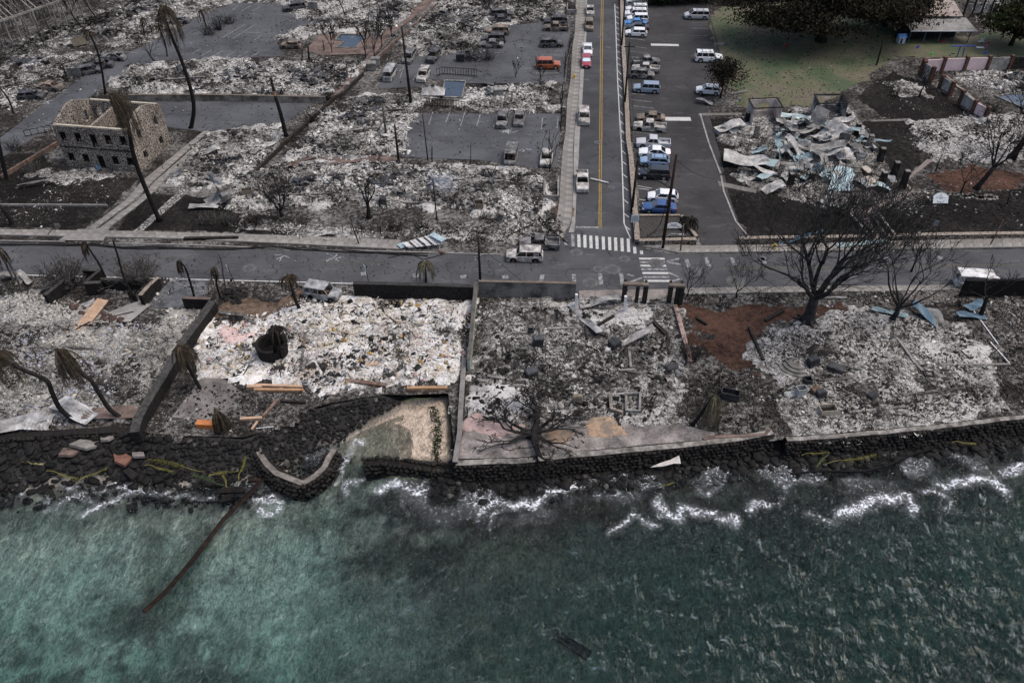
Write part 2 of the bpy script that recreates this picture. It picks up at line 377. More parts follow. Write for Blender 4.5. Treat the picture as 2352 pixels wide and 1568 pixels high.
PALG = [(.018, .017, .016), (.045, .042, .039), (.09, .086, .080), (.15, .144, .135), (.22, .213, .20), (.36, .35, .33), (.54, .53, .505)]
PALT = [(.03, .029, .027), (.08, .077, .072), (.14, .135, .125), (.20, .193, .178), (.27, .26, .238), (.35, .337, .31), (.48, .46, .42)]
PALY = [(.04, .038, .035), (.22, .21, .20), (.46, .45, .43), (.58, .57, .55), (.66, .65, .63), (.72, .71, .69), (.55, .49, .39)]
PALD = [(.008, .008, .008), (.015, .015, .014), (.03, .029, .028), (.06, .058, .055), (.12, .117, .11), (.26, .25, .24), (.46, .45, .43)]
def rubble(label, pw, hz, n, s0, s1, pal, seed=3, thin=.35, stick=.05, clump=.25, extra=None, yawbase=None, sink=.0):
    a = np.array(pw); lo, hi = a.min(0) - 1.2, a.max(0) + 1.2; xs, ys = [], []
    got = 0
    while got < n:
        x = npr.uniform(lo[0], hi[0], n * 2); y = npr.uniform(lo[1], hi[1], n * 2)
        k = (npr.random(n * 2) < np.clip((sdist(x, y, pw) + (fbm(x * .5, y * .5, seed + 9, 3) - .35) * 5) / 2.5, 0, 1)) & (npr.random(n * 2) < clump + (1 - clump) * np.clip((fbm(x * .35, y * .35, seed + 40, 4) - .3) * 2.5, 0, 1))
        xs.append(x[k]); ys.append(y[k]); got += int(k.sum())
    x = np.concatenate(xs)[:n]; y = np.concatenate(ys)[:n]
    u_ = npr.random(n); s = np.where(u_ < .80, s0 * npr.uniform(.35, .95, n), np.where(u_ < .972, s0 * npr.uniform(.95, 2.0, n), npr.uniform(.45, .95, n) * s1)); big = u_ >= .972
    S = np.stack([s, s * npr.uniform(.35, 1, n), s * npr.uniform(.12, thin + .12, n)], 1); S[big, 2] = npr.uniform(.03, .09, big.sum())
    st = npr.random(n) < stick; S[st, 0] *= npr.uniform(2.5, 7, st.sum()); S[st, 1] = S[st, 2] = npr.uniform(.04, .10, st.sum())
    yaw = npr.random(n) * 6.283
    if yawbase is not None: yaw = yawbase + npr.normal(0, .35, n)
    t = np.clip((fbm(x * .2, y * .2, seed, 4) - .5) * 2.6 + (fbm(x * .9, y * .9, seed + 3, 3) - .5) * 1.5 + .49 + npr.normal(0, .13, n), 0, .999)
    pal = np.array(pal); ci = (t * len(pal)).astype(int); col = pal[ci] * npr.uniform(.75, 1.15, (n, 1))
    col[st] = np.array([.03, .028, .026]) * npr.uniform(.4, 2.5, (st.sum(), 1))
    if extra:
        for c, pr, sc, sd in extra:
            m = (npr.random(n) < pr) & (fbm(x * sc, y * sc, sd, 3) > .55); col[m] = np.array(c) * npr.uniform(.7, 1.2, (m.sum(), 1))
    z = hz(x, y) + S[:, 2] * .3 + npr.random(n) * .06 - sink
    tl, rl, col = npr.normal(0, .28, n) * (1 + big), npr.normal(0, .28, n), np.clip(col, 0, .85); sm = (u_ < .80) & ~st; bg_ = ~sm
    V, F, C = chipmesh(x[bg_], y[bg_], z[bg_], S[bg_], yaw[bg_], tl[bg_], rl[bg_], col[bg_])
    V2, F2, C2 = flakemesh(x[sm], y[sm], z[sm], S[sm], yaw[sm], tl[sm], col[sm])
    F = np.concatenate([F[:, [0, 1, 2]], F[:, [0, 2, 3]], F2 + len(V)]); V = np.concatenate([V, V2]); C = np.concatenate([C, C2])
    o = link('rubble', npmesh('rubble', V, F, debrisM, C)); tag(o, label, 'rubble', kind='stuff'); return o
K = 1.5
def lot(poly, mat, n, s0, s1, pal, label, amp=.35, seed=1, **kw):
    o, pw, hz = patch('ash_ground', poly, mat, amp, seed=seed); rubble(label, pw, hz, int(n * K), s0, s1, pal, seed=seed + 50, **kw); return pw, hz
# ---- charred lawns and soils (lowest), then ash
patch('charred_lawn', [(-80, 360), (100, 350), (140, 400), (330, 405), (260, 470), (190, 530), (-80, 520)], soil, .05, .012, .3, .8, 3)
patch('charred_lawn', [(330, 440), (470, 450), (560, 490), (800, 520), (760, 545), (330, 530), (270, 530)], soil, .05, .012, .3, .8, 4)
patch('charred_lawn', [(1625, 270), (1720, 270), (1700, 420), (1960, 490), (2010, 560), (1720, 545), (1650, 420)], soil, .05, .012, .4, .8, 5)
patch('charred_lawn', [(2020, 505), (2100, 450), (2352, 430), (2500, 440), (2500, 545), (2080, 560)], soil, .05, .012, .4, .8, 6)
patch('charred_lawn', [(1960, 280), (2110, 275), (2120, 380), (2060, 420), (1990, 300)], soil, .05, .012, .4, .8, 7)
patch('charred_lawn', [(1960, 225), (2050, 160), (2150, 200), (2270, 290), (2060, 290)], soil, .05, .012, .6, .8, 8)
patch('red_soil', [(1585, 700), (1700, 695), (1930, 690), (1955, 740), (1760, 770), (1755, 860), (1650, 840), (1610, 780)], redsoil, .12, .03, 2.0, .5, 9)
patch('red_soil', [(2120, 400), (2230, 380), (2352, 400), (2352, 440), (2180, 445)], redsoil, .1, .03, .8, .6, 10)
patch('red_soil', [(2295, 740), (2420, 720), (2420, 830), (2320, 810)], redsoil, .1, .03, .9, .6, 11)
patch('red_soil', [(640, 690), (700, 660), (700, 700), (560, 730), (480, 725), (520, 690)], ash('brown_soil', (.03, .022, .017), (.085, .06, .045), (.16, .12, .09), .3, 1.4, .0), .15, .03, .7, .45, 12)
patch('red_soil', [(1280, 470), (1320, 455), (1320, 500), (1270, 510)], MATS['brown_soil'], .1, .04, .5, .4, 13)
# lawn that did not burn
def grass_mat():
    m, t, N, L, B = nodes('patchy_lawn'); v = coords(N)
    a = noi(N, L, v, .10, 6, .7); b = noi(N, L, v, .8, 6, .7); c = noi(N, L, v, 5, 4, .75)
    col = ramp(N, L, a, [(.38, (.125, .105, .078)), (.48, (.108, .108, .060)), (.60, (.052, .080, .036))])
    col = mix(N, L, .7, col, ramp(N, L, b, [(.3, .55), (.7, 1.25)]), 'MULTIPLY'); col = mix(N, L, .7, col, ramp(N, L, c, [(.3, .4), (.7, 1.3)]), 'MULTIPLY')
    L.new(col, B.inputs['Base Color']); B.inputs['Roughness'].default_value = .95; bump(N, L, c, .5, .1, B); MATS['patchy_lawn'] = m; return m
lawn = grass_mat()
LAWN = [(1625, 60), (1640, 20), (1800, 0), (2060, 60), (2060, 130), (2000, 180), (1900, 235), (1720, 262), (1690, 240), (1650, 130)]
patch('lawn', LAWN, lawn, .1, .02, 1.0, .8, 20)
patch('lawn', [(2040, 95), (2360, 70), (2420, 130), (2240, 135), (2060, 130)], lawn, .08, .024, .8, .8, 21)
rubble('pale leaf litter and twigs scattered over the lawn', wp(LAWN), lambda x, y: .06 + 0 * x, 5200, .06, .3, [(.10, .09, .075), (.2, .19, .17), (.3, .29, .27)], 7, .2, .25, .5)

# ---- burnt lots
lot([(-90, 690), (60, 672), (130, 690), (200, 735), (330, 745), (385, 715), (450, 722), (322, 972), (200, 962), (60, 985), (-90, 992)], ashC, 15000, .16, .55, PALT,
    'grey roof tiles fallen in a sheet over the house plot left of the stone wall', .5, 1, stick=.012, thin=.12, clump=.75, extra=[((.50, .43, .33), .05, .3, 5), ((.40, .42, .48), .18, .2, 9)])
lot([(478, 745), (600, 718), (690, 688), (850, 688), (1083, 692), (1062, 875), (1036, 886), (930, 886), (850, 888), (740, 905), (670, 880), (570, 880), (452, 862)], ashY, 13000, .10, .75, PALY,
    'white plaster rubble with ochre pieces between the round planter and the green wall', .5, 2, stick=.02, clump=.5, extra=[((.50, .37, .35), .16, .25, 31), ((.03, .03, .03), .4, .5, 33), ((.36, .23, .08), .14, .4, 35)])
patch('fine_ash', [(500, 760), (560, 750), (590, 775), (520, 800)], ash('pink_dust', (.2, .15, .14), (.48, .34, .32), (.62, .48, .45), .6, 2, .05), .05, .35, .5, .4, 40)
lot([(1105, 745), (1180, 692), (1330, 690), (1550, 682), (1580, 770), (1588, 830), (1560, 985), (1420, 995), (1340, 985), (1075, 1045), (1062, 950)], ashB, 12500, .08, .7, PALG,
    'grey and white ash rubble of the seafront house right of the green wall', .35, 3, stick=.05)
lot([(1150, 775), (1430, 790), (1440, 850), (1400, 915), (1235, 925), (1155, 880)], ashD, 4200, .10, .6, PALD, 'black charred rubble in the middle of the seafront house plan', .55, 4, stick=.10)
patch('fine_ash', [(1345, 712), (1520, 705), (1545, 770), (1500, 798), (1390, 795)], ashG, .06, .16, .5, .4, 41)
patch('fine_ash', [(1075, 880), (1210, 885), (1215, 935), (1150, 985), (1068, 985)], ashG, .1, .22, .5, .4, 42)
lot([(1745, 775), (1840, 748), (1950, 705), (2060, 712), (2200, 745), (2300, 840), (2300, 935), (2200, 968), (1980, 992), (1825, 1006), (1775, 940), (1800, 880), (1710, 810)], ashA, 14500, .09, .5, PALW,
    'pale ash and rubble of the seafront plot right of the big tree', .3, 5, stick=.05)
lot([(560, 405), (640, 378), (880, 372), (1240, 395), (1268, 470), (1225, 505), (1130, 490), (1000, 475), (800, 470), (640, 480), (520, 470)], ashA, 17000, .14, .85, PALW,
    'white and black house rubble above the main road with two bare trees', .6, 6, extra=[((.03, .033, .04), .25, .3, 4)], stick=.05)
lot([(560, 492), (800, 530), (1000, 520), (1150, 505), (1280, 500), (1300, 540), (1200, 556), (1000, 548), (800, 545), (540, 530)], ashB, 5000, .1, .5, PALG,
    'thin ash and cinders along the sidewalk of the main road', .25, 7, stick=.1)
lot([(480, 305), (640, 285), (655, 335), (560, 400), (440, 445), (385, 412)], ashA, 5200, .13, .8, PALW, 'pale rubble beside the twin concrete driveway', .4, 8, stick=.05)
lot([(650, 372), (745, 250), (800, 225), (1000, 215), (955, 268), (935, 352), (800, 368)], ashA, 9000, .15, .9, PALW, 'white rubble left of the parking bay with two burnt cars', .6, 9, extra=[((.03, .033, .04), .3, .3, 6)])
lot([(300, 150), (520, 136), (842, 146), (800, 195), (740, 218), (300, 214), (262, 195)], ashA, 9500, .16, .95, PALW, 'long pale rubble field behind the tan retaining wall', .6, 10, extra=[((.03, .033, .04), .3, .3, 8)])
lot([(640, 88), (700, 62), (830, 20), (960, -30), (1000, -30), (915, 60), (870, 74), (740, 70), (700, 92)], ashA, 5500, .16, .9, PALW, 'rubble around the upper swimming pool', .5, 11)
lot([(900, 100), (1010, 0), (1300, -30), (1310, 10), (1290, 45), (1140, 60), (1095, 118), (950, 130)], ashB, 11000, .18, 1.0, PALG, 'grey rubble spread above the upper parking bay', .7, 12, extra=[((.03, .033, .04), .2, .3, 2)])
lot([(520, 0), (720, -30), (900, -60), (850, 10), (700, 55), (650, 12)], ashA, 5200, .18, .9, PALW, 'far pale rubble beyond the big car park', .5, 13)
lot([(-60, 205), (110, 128), (255, 118), (215, 150), (120, 205), (40, 245), (-60, 270)], ashB, 6000, .16, .9, PALG, 'grey rubble left of the diagonal lane', .6, 14)
lot([(225, 70), (400, 5), (560, -25), (640, -40), (470, 28), (390, 70), (330, 100), (250, 108)], ashB, 6500, .18, .9, PALG, 'grey rubble between the steel frame ruin and the car park', .6, 15)
lot([(-80, 130), (60, 90), (230, 20), (300, -40), (520, -60), (400, 0), (240, 68), (90, 128), (-80, 190)], ashD, 6500, .18, 1.0, PALD, 'dark cinders below the steel frame ruin', .5, 16, stick=.15)
lot([(1068, 205), (1262, 192), (1278, 250), (1180, 256), (1040, 256), (1085, 225)], ashA, 4200, .14, .8, PALW, 'white rubble right of the small swimming pool', .5, 17)
lot([(1655, 300), (1715, 265), (1940, 250), (2000, 335), (2062, 430), (1960, 480), (1800, 455), (1690, 395)], ashB, 9000, .12, .7, PALG, 'church rubble under the crumpled roof sheets', .6, 18)
lot([(2080, 285), (2250, 262), (2420, 255), (2420, 350), (2250, 372), (2140, 365), (2100, 320)], ashA, 6500, .12, .6, PALG, 'pale rubble beyond the church path', .4, 19)
lot([(2180, 165), (2420, 160), (2420, 208), (2270, 208), (2200, 190)], ashB, 5000, .13, .8, PALG, 'dark grey rubble inside the pink panelled wall', .5, 22)
lot([(2035, 188), (2110, 190), (2130, 222), (2075, 222)], ashA, 900, .1, .5, PALW, 'small ash patch left of the pink panelled wall', .2, 23)
lot([(2230, 0), (2420, -20), (2420, 60), (2225, 50)], ashD, 2500, .16, 1.0, PALG, 'dark rubble behind the shed roof', .5, 24)
lot([(60, 395), (200, 385), (250, 405), (190, 420), (170, 432), (120, 420)], ashA, 900, .08, .35, PALW, 'plaster spill at the foot of the stone house', .12, 25)
lot([(450, 878), (560, 890), (700, 935), (640, 960), (590, 990), (440, 990), (360, 985), (420, 900)], burnt, 2600, .07, .4, PALD, 'burnt litter on the patio left of the boulder slope', .12, 26)
lot([(1590, 830), (1740, 850), (1800, 900), (1800, 990), (1660, 1000), (1560, 985)], burnt, 3000, .08, .5, PALD, 'black litter around the drooping palm by the sea wall', .15, 27, stick=.12)
lot([(2180, 690), (2420, 670), (2420, 900), (2300, 930), (2290, 840)], burnt, 3000, .08, .5, PALD, 'scorched litter on the plot at the right edge', .15, 28, stick=.15)
lot([(1105, 690), (1320, 690), (1180, 700), (1110, 745)], burnt, 700, .08, .4, PALG, 'cinders at the foot of the block wall', .1, 29)
for i, (cx, cy, rx) in enumerate(((620, 430, 40), (820, 440, 60), (1000, 430, 50), (1150, 455, 60), (720, 415, 35), (900, 400, 40), (800, 300, 45), (880, 270, 40), (760, 340, 40), (420, 175, 50), (560, 170, 60), (700, 180, 45), (1000, 60, 60), (1120, 30, 60), (980, 100, 50), (60, 190, 40), (160, 150, 40), (350, 50, 50), (450, 20, 40), (1150, 220, 40), (560, 800, 40), (760, 780, 45), (900, 840, 50), (1000, 760, 35), (830, 850, 30), (1180, 800, 40), (1480, 880, 40), (1900, 810, 45), (2050, 780, 40), (2150, 870, 60), (1960, 900, 45), (2060, 940, 40), (120, 830, 35), (250, 880, 40), (60, 920, 35), (1330, 950, 50), (1240, 960, 40), (1780, 350, 40), (1950, 400, 40), (2250, 300, 50))):
    k_ = .42 if cy < 500 else .55; pl = [(cx + rx * math.cos(a * .785) * rng.uniform(.6, 1.2), cy + rx * k_ * math.sin(a * .785) * rng.uniform(.6, 1.2)) for a in range(8)]
    patch('charred_patch', pl, ashD if i % 3 else burnt, .35, .14, 1.6, .4, 300 + i)
for i, (c, n_) in enumerate((([(-80, 640), (820, 652), (820, 688), (-80, 680)], 1500), ([(1565, 672), (2250, 665), (2250, 700), (1565, 700)], 1800), ([(1620, 262), (2000, 262), (1990, 470), (1700, 460)], 1500),
                             ([(2030, 440), (2352, 430), (2352, 545), (2080, 555)], 1500), ([(-60, 360), (320, 400), (200, 530), (-60, 520)], 1600), ([(-60, 60), (1300, 0), (1290, 540), (-60, 300)], 6500), ([(1965, 140), (2352, 120), (2352, 440), (2100, 440)], 2500))):
    rubble('loose cinders and chips on scorched ground', wp(c), lambda x, y: .05 + 0 * x, int(n_ * 1.8), .06, .4, PALG, 60 + i, .3, .12, .2)['group'] = 'loose cinders on open ground'

# ============================================================ ROADS AND PAVING
def flat(name, px, z, mat, parent=None): return sheet(name, wp(px), z, mat, parent)
MAIN = [(-200, 556), (0, 558), (180, 561), (420, 567), (620, 575), (900, 582), (1180, 588), (1245, 575), (1296, 548), (1300, 520), (1470, 520), (1480, 575), (1560, 585), (1750, 583), (2010, 578), (2352, 572), (2560, 567),
        (2560, 652), (2352, 656), (2180, 657), (1750, 662), (1555, 668), (1330, 672), (1080, 668), (820, 656), (600, 646), (180, 634), (0, 630), (-200, 626)]
main_road = flat('main_road', MAIN, .05, roadM)
STREET = [(1322, -60), (1318, 100), (1312, 250), (1302, 430), (1299, 524), (1472, 524), (1448, 330), (1430, 150), (1421, -60)]
street = flat('side_street', STREET, .046, asphalt('asphalt_street', (.074, .077, .083), amt=.3))
car_park = flat('car_park', [(1424, -60), (1438, 150), (1456, 350), (1476, 520), (1600, 535), (1612, 565), (1728, 565), (1700, 525), (1672, 440), (1655, 360), (1625, 250), (1607, 225), (1620, 200), (1650, 120), (1622, 40), (1620, 12), (1500, -2), (1480, -60)], .042, lotM)
for nm, px in (('parking_bay', [(945, 262), (1288, 262), (1280, 385), (1215, 385), (1100, 368), (925, 362)]),
               ('parking_bay', [(868, 205), (890, 165), (960, 128), (1090, 118), (1150, 62), (1312, 45), (1300, 188), (1240, 192), (1080, 192), (985, 182), (960, 200)]),
               ('car_park_lane', [(-260, 400), (0, 318), (110, 235), (210, 165), (300, 120), (420, 62), (500, 8), (660, 8), (780, 18), (770, 48), (660, 72), (635, 100), (655, 130), (410, 138), (310, 150), (230, 205), (140, 280), (0, 365), (-200, 490)]),
               ('rear_yard', [(300, 240), (345, 231), (728, 231), (645, 290), (470, 303), (380, 292)])):
    flat(nm, px, .05, lotB)
flat('driveway', [(350, 690), (395, 640), (480, 645), (470, 685), (440, 705), (355, 708)], .06, M_('wet_slab', (.045, .048, .054), (.16, .16, .16), .8, .45, fine=3))
flat('driveway', [(1330, 668), (1560, 664), (1556, 688), (1330, 690)], .07, paveD)
flat('driveway', [(2060, 668), (2180, 664), (2240, 668), (2240, 692), (2100, 696)], .07, M_('brown_concrete', (.095, .085, .078), (.15, .135, .125), .8, .85, fine=5))
flat('patio', [(1066, 990), (1180, 1000), (1400, 965), (1455, 985), (1560, 978), (1640, 998), (1640, 1012), (1480, 1026), (1190, 1055), (1050, 1058)], .30, M_('patio_screed', (.10, .092, .088), (.33, .30, .28), .5, .85, lo=.36, hi=.66, fine=4))
patch('ochre_coating', [(1345, 968), (1400, 962), (1430, 975), (1440, 1000), (1345, 1008)], M_('ochre_paint_floor', (.20, .17, .14), (.42, .29, .19), .9, .85, lo=.4, hi=.6, fine=4), .0, .37, .5, .25, 44)
patch('ochre_coating', [(1250, 985), (1345, 985), (1350, 1010), (1260, 1018)], MATS['ochre_paint_floor'], .0, .36, .7, .25, 45)
patch('pink_coating', [(1090, 950), (1160, 970), (1190, 985), (1150, 1000), (1075, 985)], M_('pink_screed', (.36, .26, .24), (.50, .38, .35), .5, .8, fine=4), .0, .35, .6, .25, 46)
flat('patio', [(395, 960), (470, 860), (500, 860), (560, 905), (500, 968)], .14, M_('sooty_screed', (.10, .092, .087), (.24, .22, .205), .4, .7, fine=3))
flat('terrace', [(180, 945), (330, 935), (310, 965), (190, 968)], .4, pinkc)
flat('court', [(250, 720), (330, 690), (345, 705), (300, 742), (190, 745), (160, 720), (215, 690)], .22, M_('sandy_ash', (.22, .21, .20), (.34, .33, .31), .6, .9, fine=4))
flat('pool_deck', [(700, 118), (735, 80), (850, 78), (868, 95), (845, 125), (740, 128)], .08, pinkc)
flat('walkway', [(655, 378), (745, 352), (920, 365), (915, 375), (800, 375), (660, 392)], .2, pinkc)
flat('walkway', [(890, 60), (1052, -50), (1075, -50), (905, 75), (770, 226), (755, 226), (830, 150)], .08, pinkc)
def strip(name, A, B, n, z, h, mat, parts='slab', gap=.025, kind='structure', jit=.015):
    """paving of single slabs laid between two edges (picture points)"""
    def samp(L, t):
        W = [Vector(p) for p in wp(L)]; ln = [0]
        for a, b in zip(W[:-1], W[1:]): ln.append(ln[-1] + (b - a).length)
        s = t * ln[-1]
        for i in range(len(W) - 1):
            if s <= ln[i + 1] + 1e-6: return W[i].lerp(W[i + 1], (s - ln[i]) / max(1e-6, ln[i + 1] - ln[i]))
        return W[-1]
    base = MB(); pa = [samp(A, i / n) for i in range(n + 1)]; pb = [samp(B, i / n) for i in range(n + 1)]
    for i in range(n): base.hexa([(*p, z - .02) for p in (pa[i], pa[i + 1], pb[i + 1], pb[i])], [(*p, z + h - .03) for p in (pa[i], pa[i + 1], pb[i + 1], pb[i])])
    o = base.build(name, kerbM); o['kind'] = kind
    for i in range(n):
        c = (pa[i] + pa[i + 1] + pb[i] + pb[i + 1]) / 4; dz = rng.uniform(-jit, jit) * .6
        def ins(p):
            d = c - p; return p + d.normalized() * gap
        pts = [ins(p) for p in (pa[i], pa[i + 1], pb[i + 1], pb[i])]
        m = MB(); m.hexa([(p.x - c.x, p.y - c.y, 0) for p in pts], [(p.x - c.x, p.y - c.y, .06 + dz) for p in pts])
        m.build(parts, mat, o).location = (c.x, c.y, z + h - .05)
    return o
strip('sidewalk', [(-150, 526), (0, 528), (330, 533), (620, 541), (920, 553)], [(-150, 540), (0, 541), (200, 545), (400, 549), (640, 560), (920, 574)], 42, .0, .14, conc)
strip('sidewalk', [(1475, 555), (1590, 566), (1750, 564), (2010, 556), (2352, 548), (2500, 545)], [(1470, 566), (1560, 582), (1750, 580), (2010, 575), (2352, 569), (2500, 565)], 46, .0, .15, conc)
strip('sidewalk', [(1560, 664), (1750, 660), (2180, 656), (2230, 656)], [(1575, 678), (1750, 674), (2180, 668), (2220, 668)], 26, .0, .15, conc)
strip('sidewalk', [Z('A3', x, y) for x, y in ((612, -40), (602, 290), (578, 430), (562, 720), (532, 900), (517, 1190))] + [Z('B3', 490, 255)] + [Z('B3', x, y) for x, y in ((470, 520), (462, 700), (430, 900), (330, 985))],
      [Z('A3', x, y) for x, y in ((692, -40), (688, 290), (655, 480), (645, 640), (632, 900), (592, 1190))] + [Z('B3', x, y) for x, y in ((582, 260), (585, 520), (578, 700), (565, 900), (480, 1030))], 60, .0, .14, conc)
m = MB()
gl = [Z('A3', x, y) for x, y in ((694, -40), (690, 290), (658, 480), (648, 640), (636, 900), (597, 1190))] + [Z('B3', x, y) for x, y in ((590, 300), (590, 520), (582, 700), (570, 900), (545, 985))]
gr = [Z('A3', x, y) for x, y in ((712, -40), (706, 290), (694, 480), (682, 640), (668, 900), (645, 1190))] + [Z('B3', x, y) for x, y in ((636, 300), (622, 520), (612, 700), (604, 900), (592, 985))]
for i in range(len(gl) - 1): m.hexa([(*P(*p).xy, 0) for p in (gl[i], gr[i], gr[i + 1], gl[i + 1])], [(*P(*p).xy, .065) for p in (gl[i], gr[i], gr[i + 1], gl[i + 1])])
tag(m.build('gutter', kerbM), kind='structure')
def line_kerb(px, wd=.16, h=.14, mat=kerbM, name='kerb'):
    m = MB(); p = [P(x, y) for x, y in px]
    for a, b in zip(p[:-1], p[1:]): m.beam(a + Vector((0, 0, h / 2)), b + Vector((0, 0, h / 2)), wd, h)
    o = m.build(name, mat); o['kind'] = 'structure'; return o
line_kerb([(-150, 552), (0, 554), (150, 556)]); line_kerb([(250, 560), (420, 563), (620, 571), (900, 579), (1150, 586)])
line_kerb([(1624, 14), (1652, 120), (1622, 205)], .3, .12, M_('black_edging', (.03, .03, .03), (.07, .07, .07), 1)); line_kerb([(1608, 262), (1628, 330), (1655, 400)], .25, .12)
line_kerb([(1656, 405), (1662, 440), (1690, 510), (1715, 540)], .25, .12)
# twin driveway, cobbled path, church paths
strip('driveway_strip', [Z('B1', 1830, 75), Z('B1', 1270, 530), Z('B1', 1150, 680), Z('B1', 790, 950)], [Z('B1', 1880, 75), Z('B1', 1370, 530), Z('B1', 1200, 700), Z('B1', 855, 950)], 24, .0, .08, conc)
strip('driveway_strip', [Z('B1', 1900, 85), Z('B1', 1400, 520), Z('B1', 1260, 680), Z('B1', 890, 950)], [Z('B1', 1945, 85), Z('B1', 1500, 500), Z('B1', 1310, 690), Z('B1', 960, 955)], 24, .0, .08, conc)
flat('driveway_apron', [Z('B1', 700, 965), Z('B1', 995, 945), Z('B1', 970, 975), Z('B1', 930, 1065), Z('B1', 530, 1060), Z('B1', 600, 1010)], .145, conc)
cob = stone('cobbles', (.06, .056, .052), [(.26, .25, .235), (.34, .33, .31), (.2, .19, .18)], 1.6, .09)
flat('cobbled_path', [Z('B1', 1690, 540), Z('B1', 1780, 545), Z('B1', 1280, 975), Z('B1', 1195, 980)], .06, cob)
flat('cobbled_path', [Z('B1', 1380, 560), Z('B1', 1700, 545), Z('B1', 1650, 585), Z('B1', 1380, 575)], .056, conc)
flat('path', [Z('A4', 530, 890), Z('A4', 1000, 490), Z('A4', 1170, 345), Z('A4', 1200, 355), Z('A4', 1040, 500), Z('A4', 595, 885)], .05, M_('path_concrete', (.13, .125, .115), (.20, .19, .18), .8, .9, fine=4))
flat('path', [Z('B4', 1480, 330), Z('B4', 1540, 335), Z('B4', 1290, 535), Z('B4', 1385, 625), Z('B4', 1000, 780), Z('B4', 1040, 870), Z('B4', 1120, 1060), Z('B4', 1040, 1060), Z('B4', 950, 900), Z('B4', 800, 800), Z('B4', 1000, 745), Z('B4', 1330, 615), Z('B4', 1270, 520)], .07, M_('dusty_pink_path', (.17, .14, .125), (.27, .235, .215), .8, .9, fine=4))
flat('path', [Z('B3', 1880, 525), Z('B3', 2230, 600), Z('B3', 2230, 635), Z('B3', 1900, 570)], .06, MATS['path_concrete'])
flat('path', [Z('A3', 1710, 1020), Z('A3', 2100, 1015), Z('A3', 2100, 1035), Z('A3', 1710, 1042)], .06, MATS['path_concrete'])
flat('path', [Z('A4', 970, 1085), Z('A4', 1330, 1065), Z('A4', 1330, 1085), Z('A4', 980, 1095)], .06, MATS['path_concrete'])
st_root = empty('stepping_stone_path', q('B4', 1400, 610)); st_root['kind'] = 'structure'
for i in range(34):
    t = i / 33; x = 1400 + 700 * t; y = 612 + 55 * t + rng.uniform(-10, 14)
    for k in range(1 if t < .55 else 2):
        c = q('B4', x + rng.uniform(-4, 4), y + k * 16); mm = MB(); mm.cyl((0, 0, 0), rng.uniform(.28, .42), .08, 7); mm.build('stepping_stone', capst2, st_root).location = c - st_root.location + Vector((0, 0, .02))
# ---- painted markings, each its own piece of paint on the road
def mark(px, mat, parent, z=.056, name='paint_line'):
    return sheet(name, wp(px), z, mat, parent)
def dash(a, b, wpx, mat, parent, z=.056, name='paint_line'):
    A, B = P(*a), P(*b); d = (B - A); n = Vector((-d.y, d.x, 0)).normalized() * wpx / 2
    return sheet(name, [tuple((k).xy) for k in (A - n, B - n, B + n, A + n)], z, mat, parent)
for i, x in enumerate((582, 636, 690, 744, 798, 856, 912, 966, 1023, 1080, 1137, 1197)):
    y0, y1 = (1000 + 4.5 * i, 1112 + 5.5 * i) if i < 10 else ((1115, 1175) if i == 10 else (1148, 1182))
    dash(Z('B3', x - 1, y0), Z('B3', x + 3, y1), .40, white if i > 0 else whitef, main_road, .057, 'crosswalk_bar')
dash(Z('B3', 520, 1060), Z('B3', 520, 1100), .4, whitef, main_road, .057, 'crosswalk_bar')
for y, a, b in ((265, 1176, 1405), (296, 1182, 1410), (328, 1190, 1420), (360, 1196, 1430), (394, 1206, 1440), (430, 1212, 1450), (464, 1222, 1462)):
    dash(Z('C3', a, y), Z('C3', b, y + 1), .40, white if y in (265, 328, 394, 464) else whitef, main_road, .057, 'crosswalk_bar')
for a, b in (((310, 410), (300, 468)), ((592, 405), (595, 470)), ((826, 398), (838, 496)), ((1014, 390), (1030, 500)), ((1770, 252), (1806, 332)), ((2005, 252), (2035, 326)), ((2280, 255), (2308, 310)), ((1600, 270), (1625, 340))):
    dash(Z('C3', *a), Z('C3', *b), .5, whitef, main_road, .057)
for p_, x, y in (('C2', 985, 402), ('C2', 1452, 417), ('C2', 1878, 428), ('C2', 2253, 430), ('C4', 710, 268), ('C4', 1120, 268), ('C4', 1595, 258), ('C4', 10, 265)):
    dash(Z(p_, x, y - 16), Z(p_, x + 4, y + 14), .75, whitef, main_road, .057)
for a, b in (((1085, 480), (1205, 435)), ((1070, 405), (1130, 420)), ((1440, 390), (1560, 440)), ((1425, 290), (1540, 265)), ((1430, 295), (1550, 318)), ((1470, 470), (1560, 440))):
    dash(Z('C3', *a), Z('C3', *b), .3, whitef, main_road, .0565)
dash((-150, 627), (820, 652), .18, white, main_road, .0575); dash((250, 588), (880, 606), .1, M_('faint_yellow', (.11, .10, .07), (.07, .07, .06), 1), main_road, .0575)
dash((1660, 617), (2450, 606), .10, MATS['faint_yellow'], main_road, .0575); dash((1660, 619), (2450, 608.5), .10, MATS['faint_yellow'], main_road, .0575)
yc = [Z('A3', 848, -60), Z('A3', 838, 520), Z('A3', 833, 1250), Z('B3', 828, 500), Z('B3', 826, 945)]
for a, b in zip(yc[:-1], yc[1:]):
    for o_ in (-2.4, 2.4): dash((a[0] + o_ * .8, a[1]), (b[0] + o_, b[1]), .13, yellow, street, .0535)
dash(Z('B3', 608, 938), Z('B3', 818, 940), .36, whitef, street, .0535)
wl = [(958, 40), (966, 200), (983, 700), (1012, 1250)]; wl2 = [(1010, 0), (1028, 480), (1042, 905), (1100, 1040)]
for pn, LL in (('A3', wl), ('B3', wl2)):
    for a, b in zip(LL[:-1], LL[1:]): dash(Z(pn, *a), Z(pn, *b), .16, white, street, .0535)
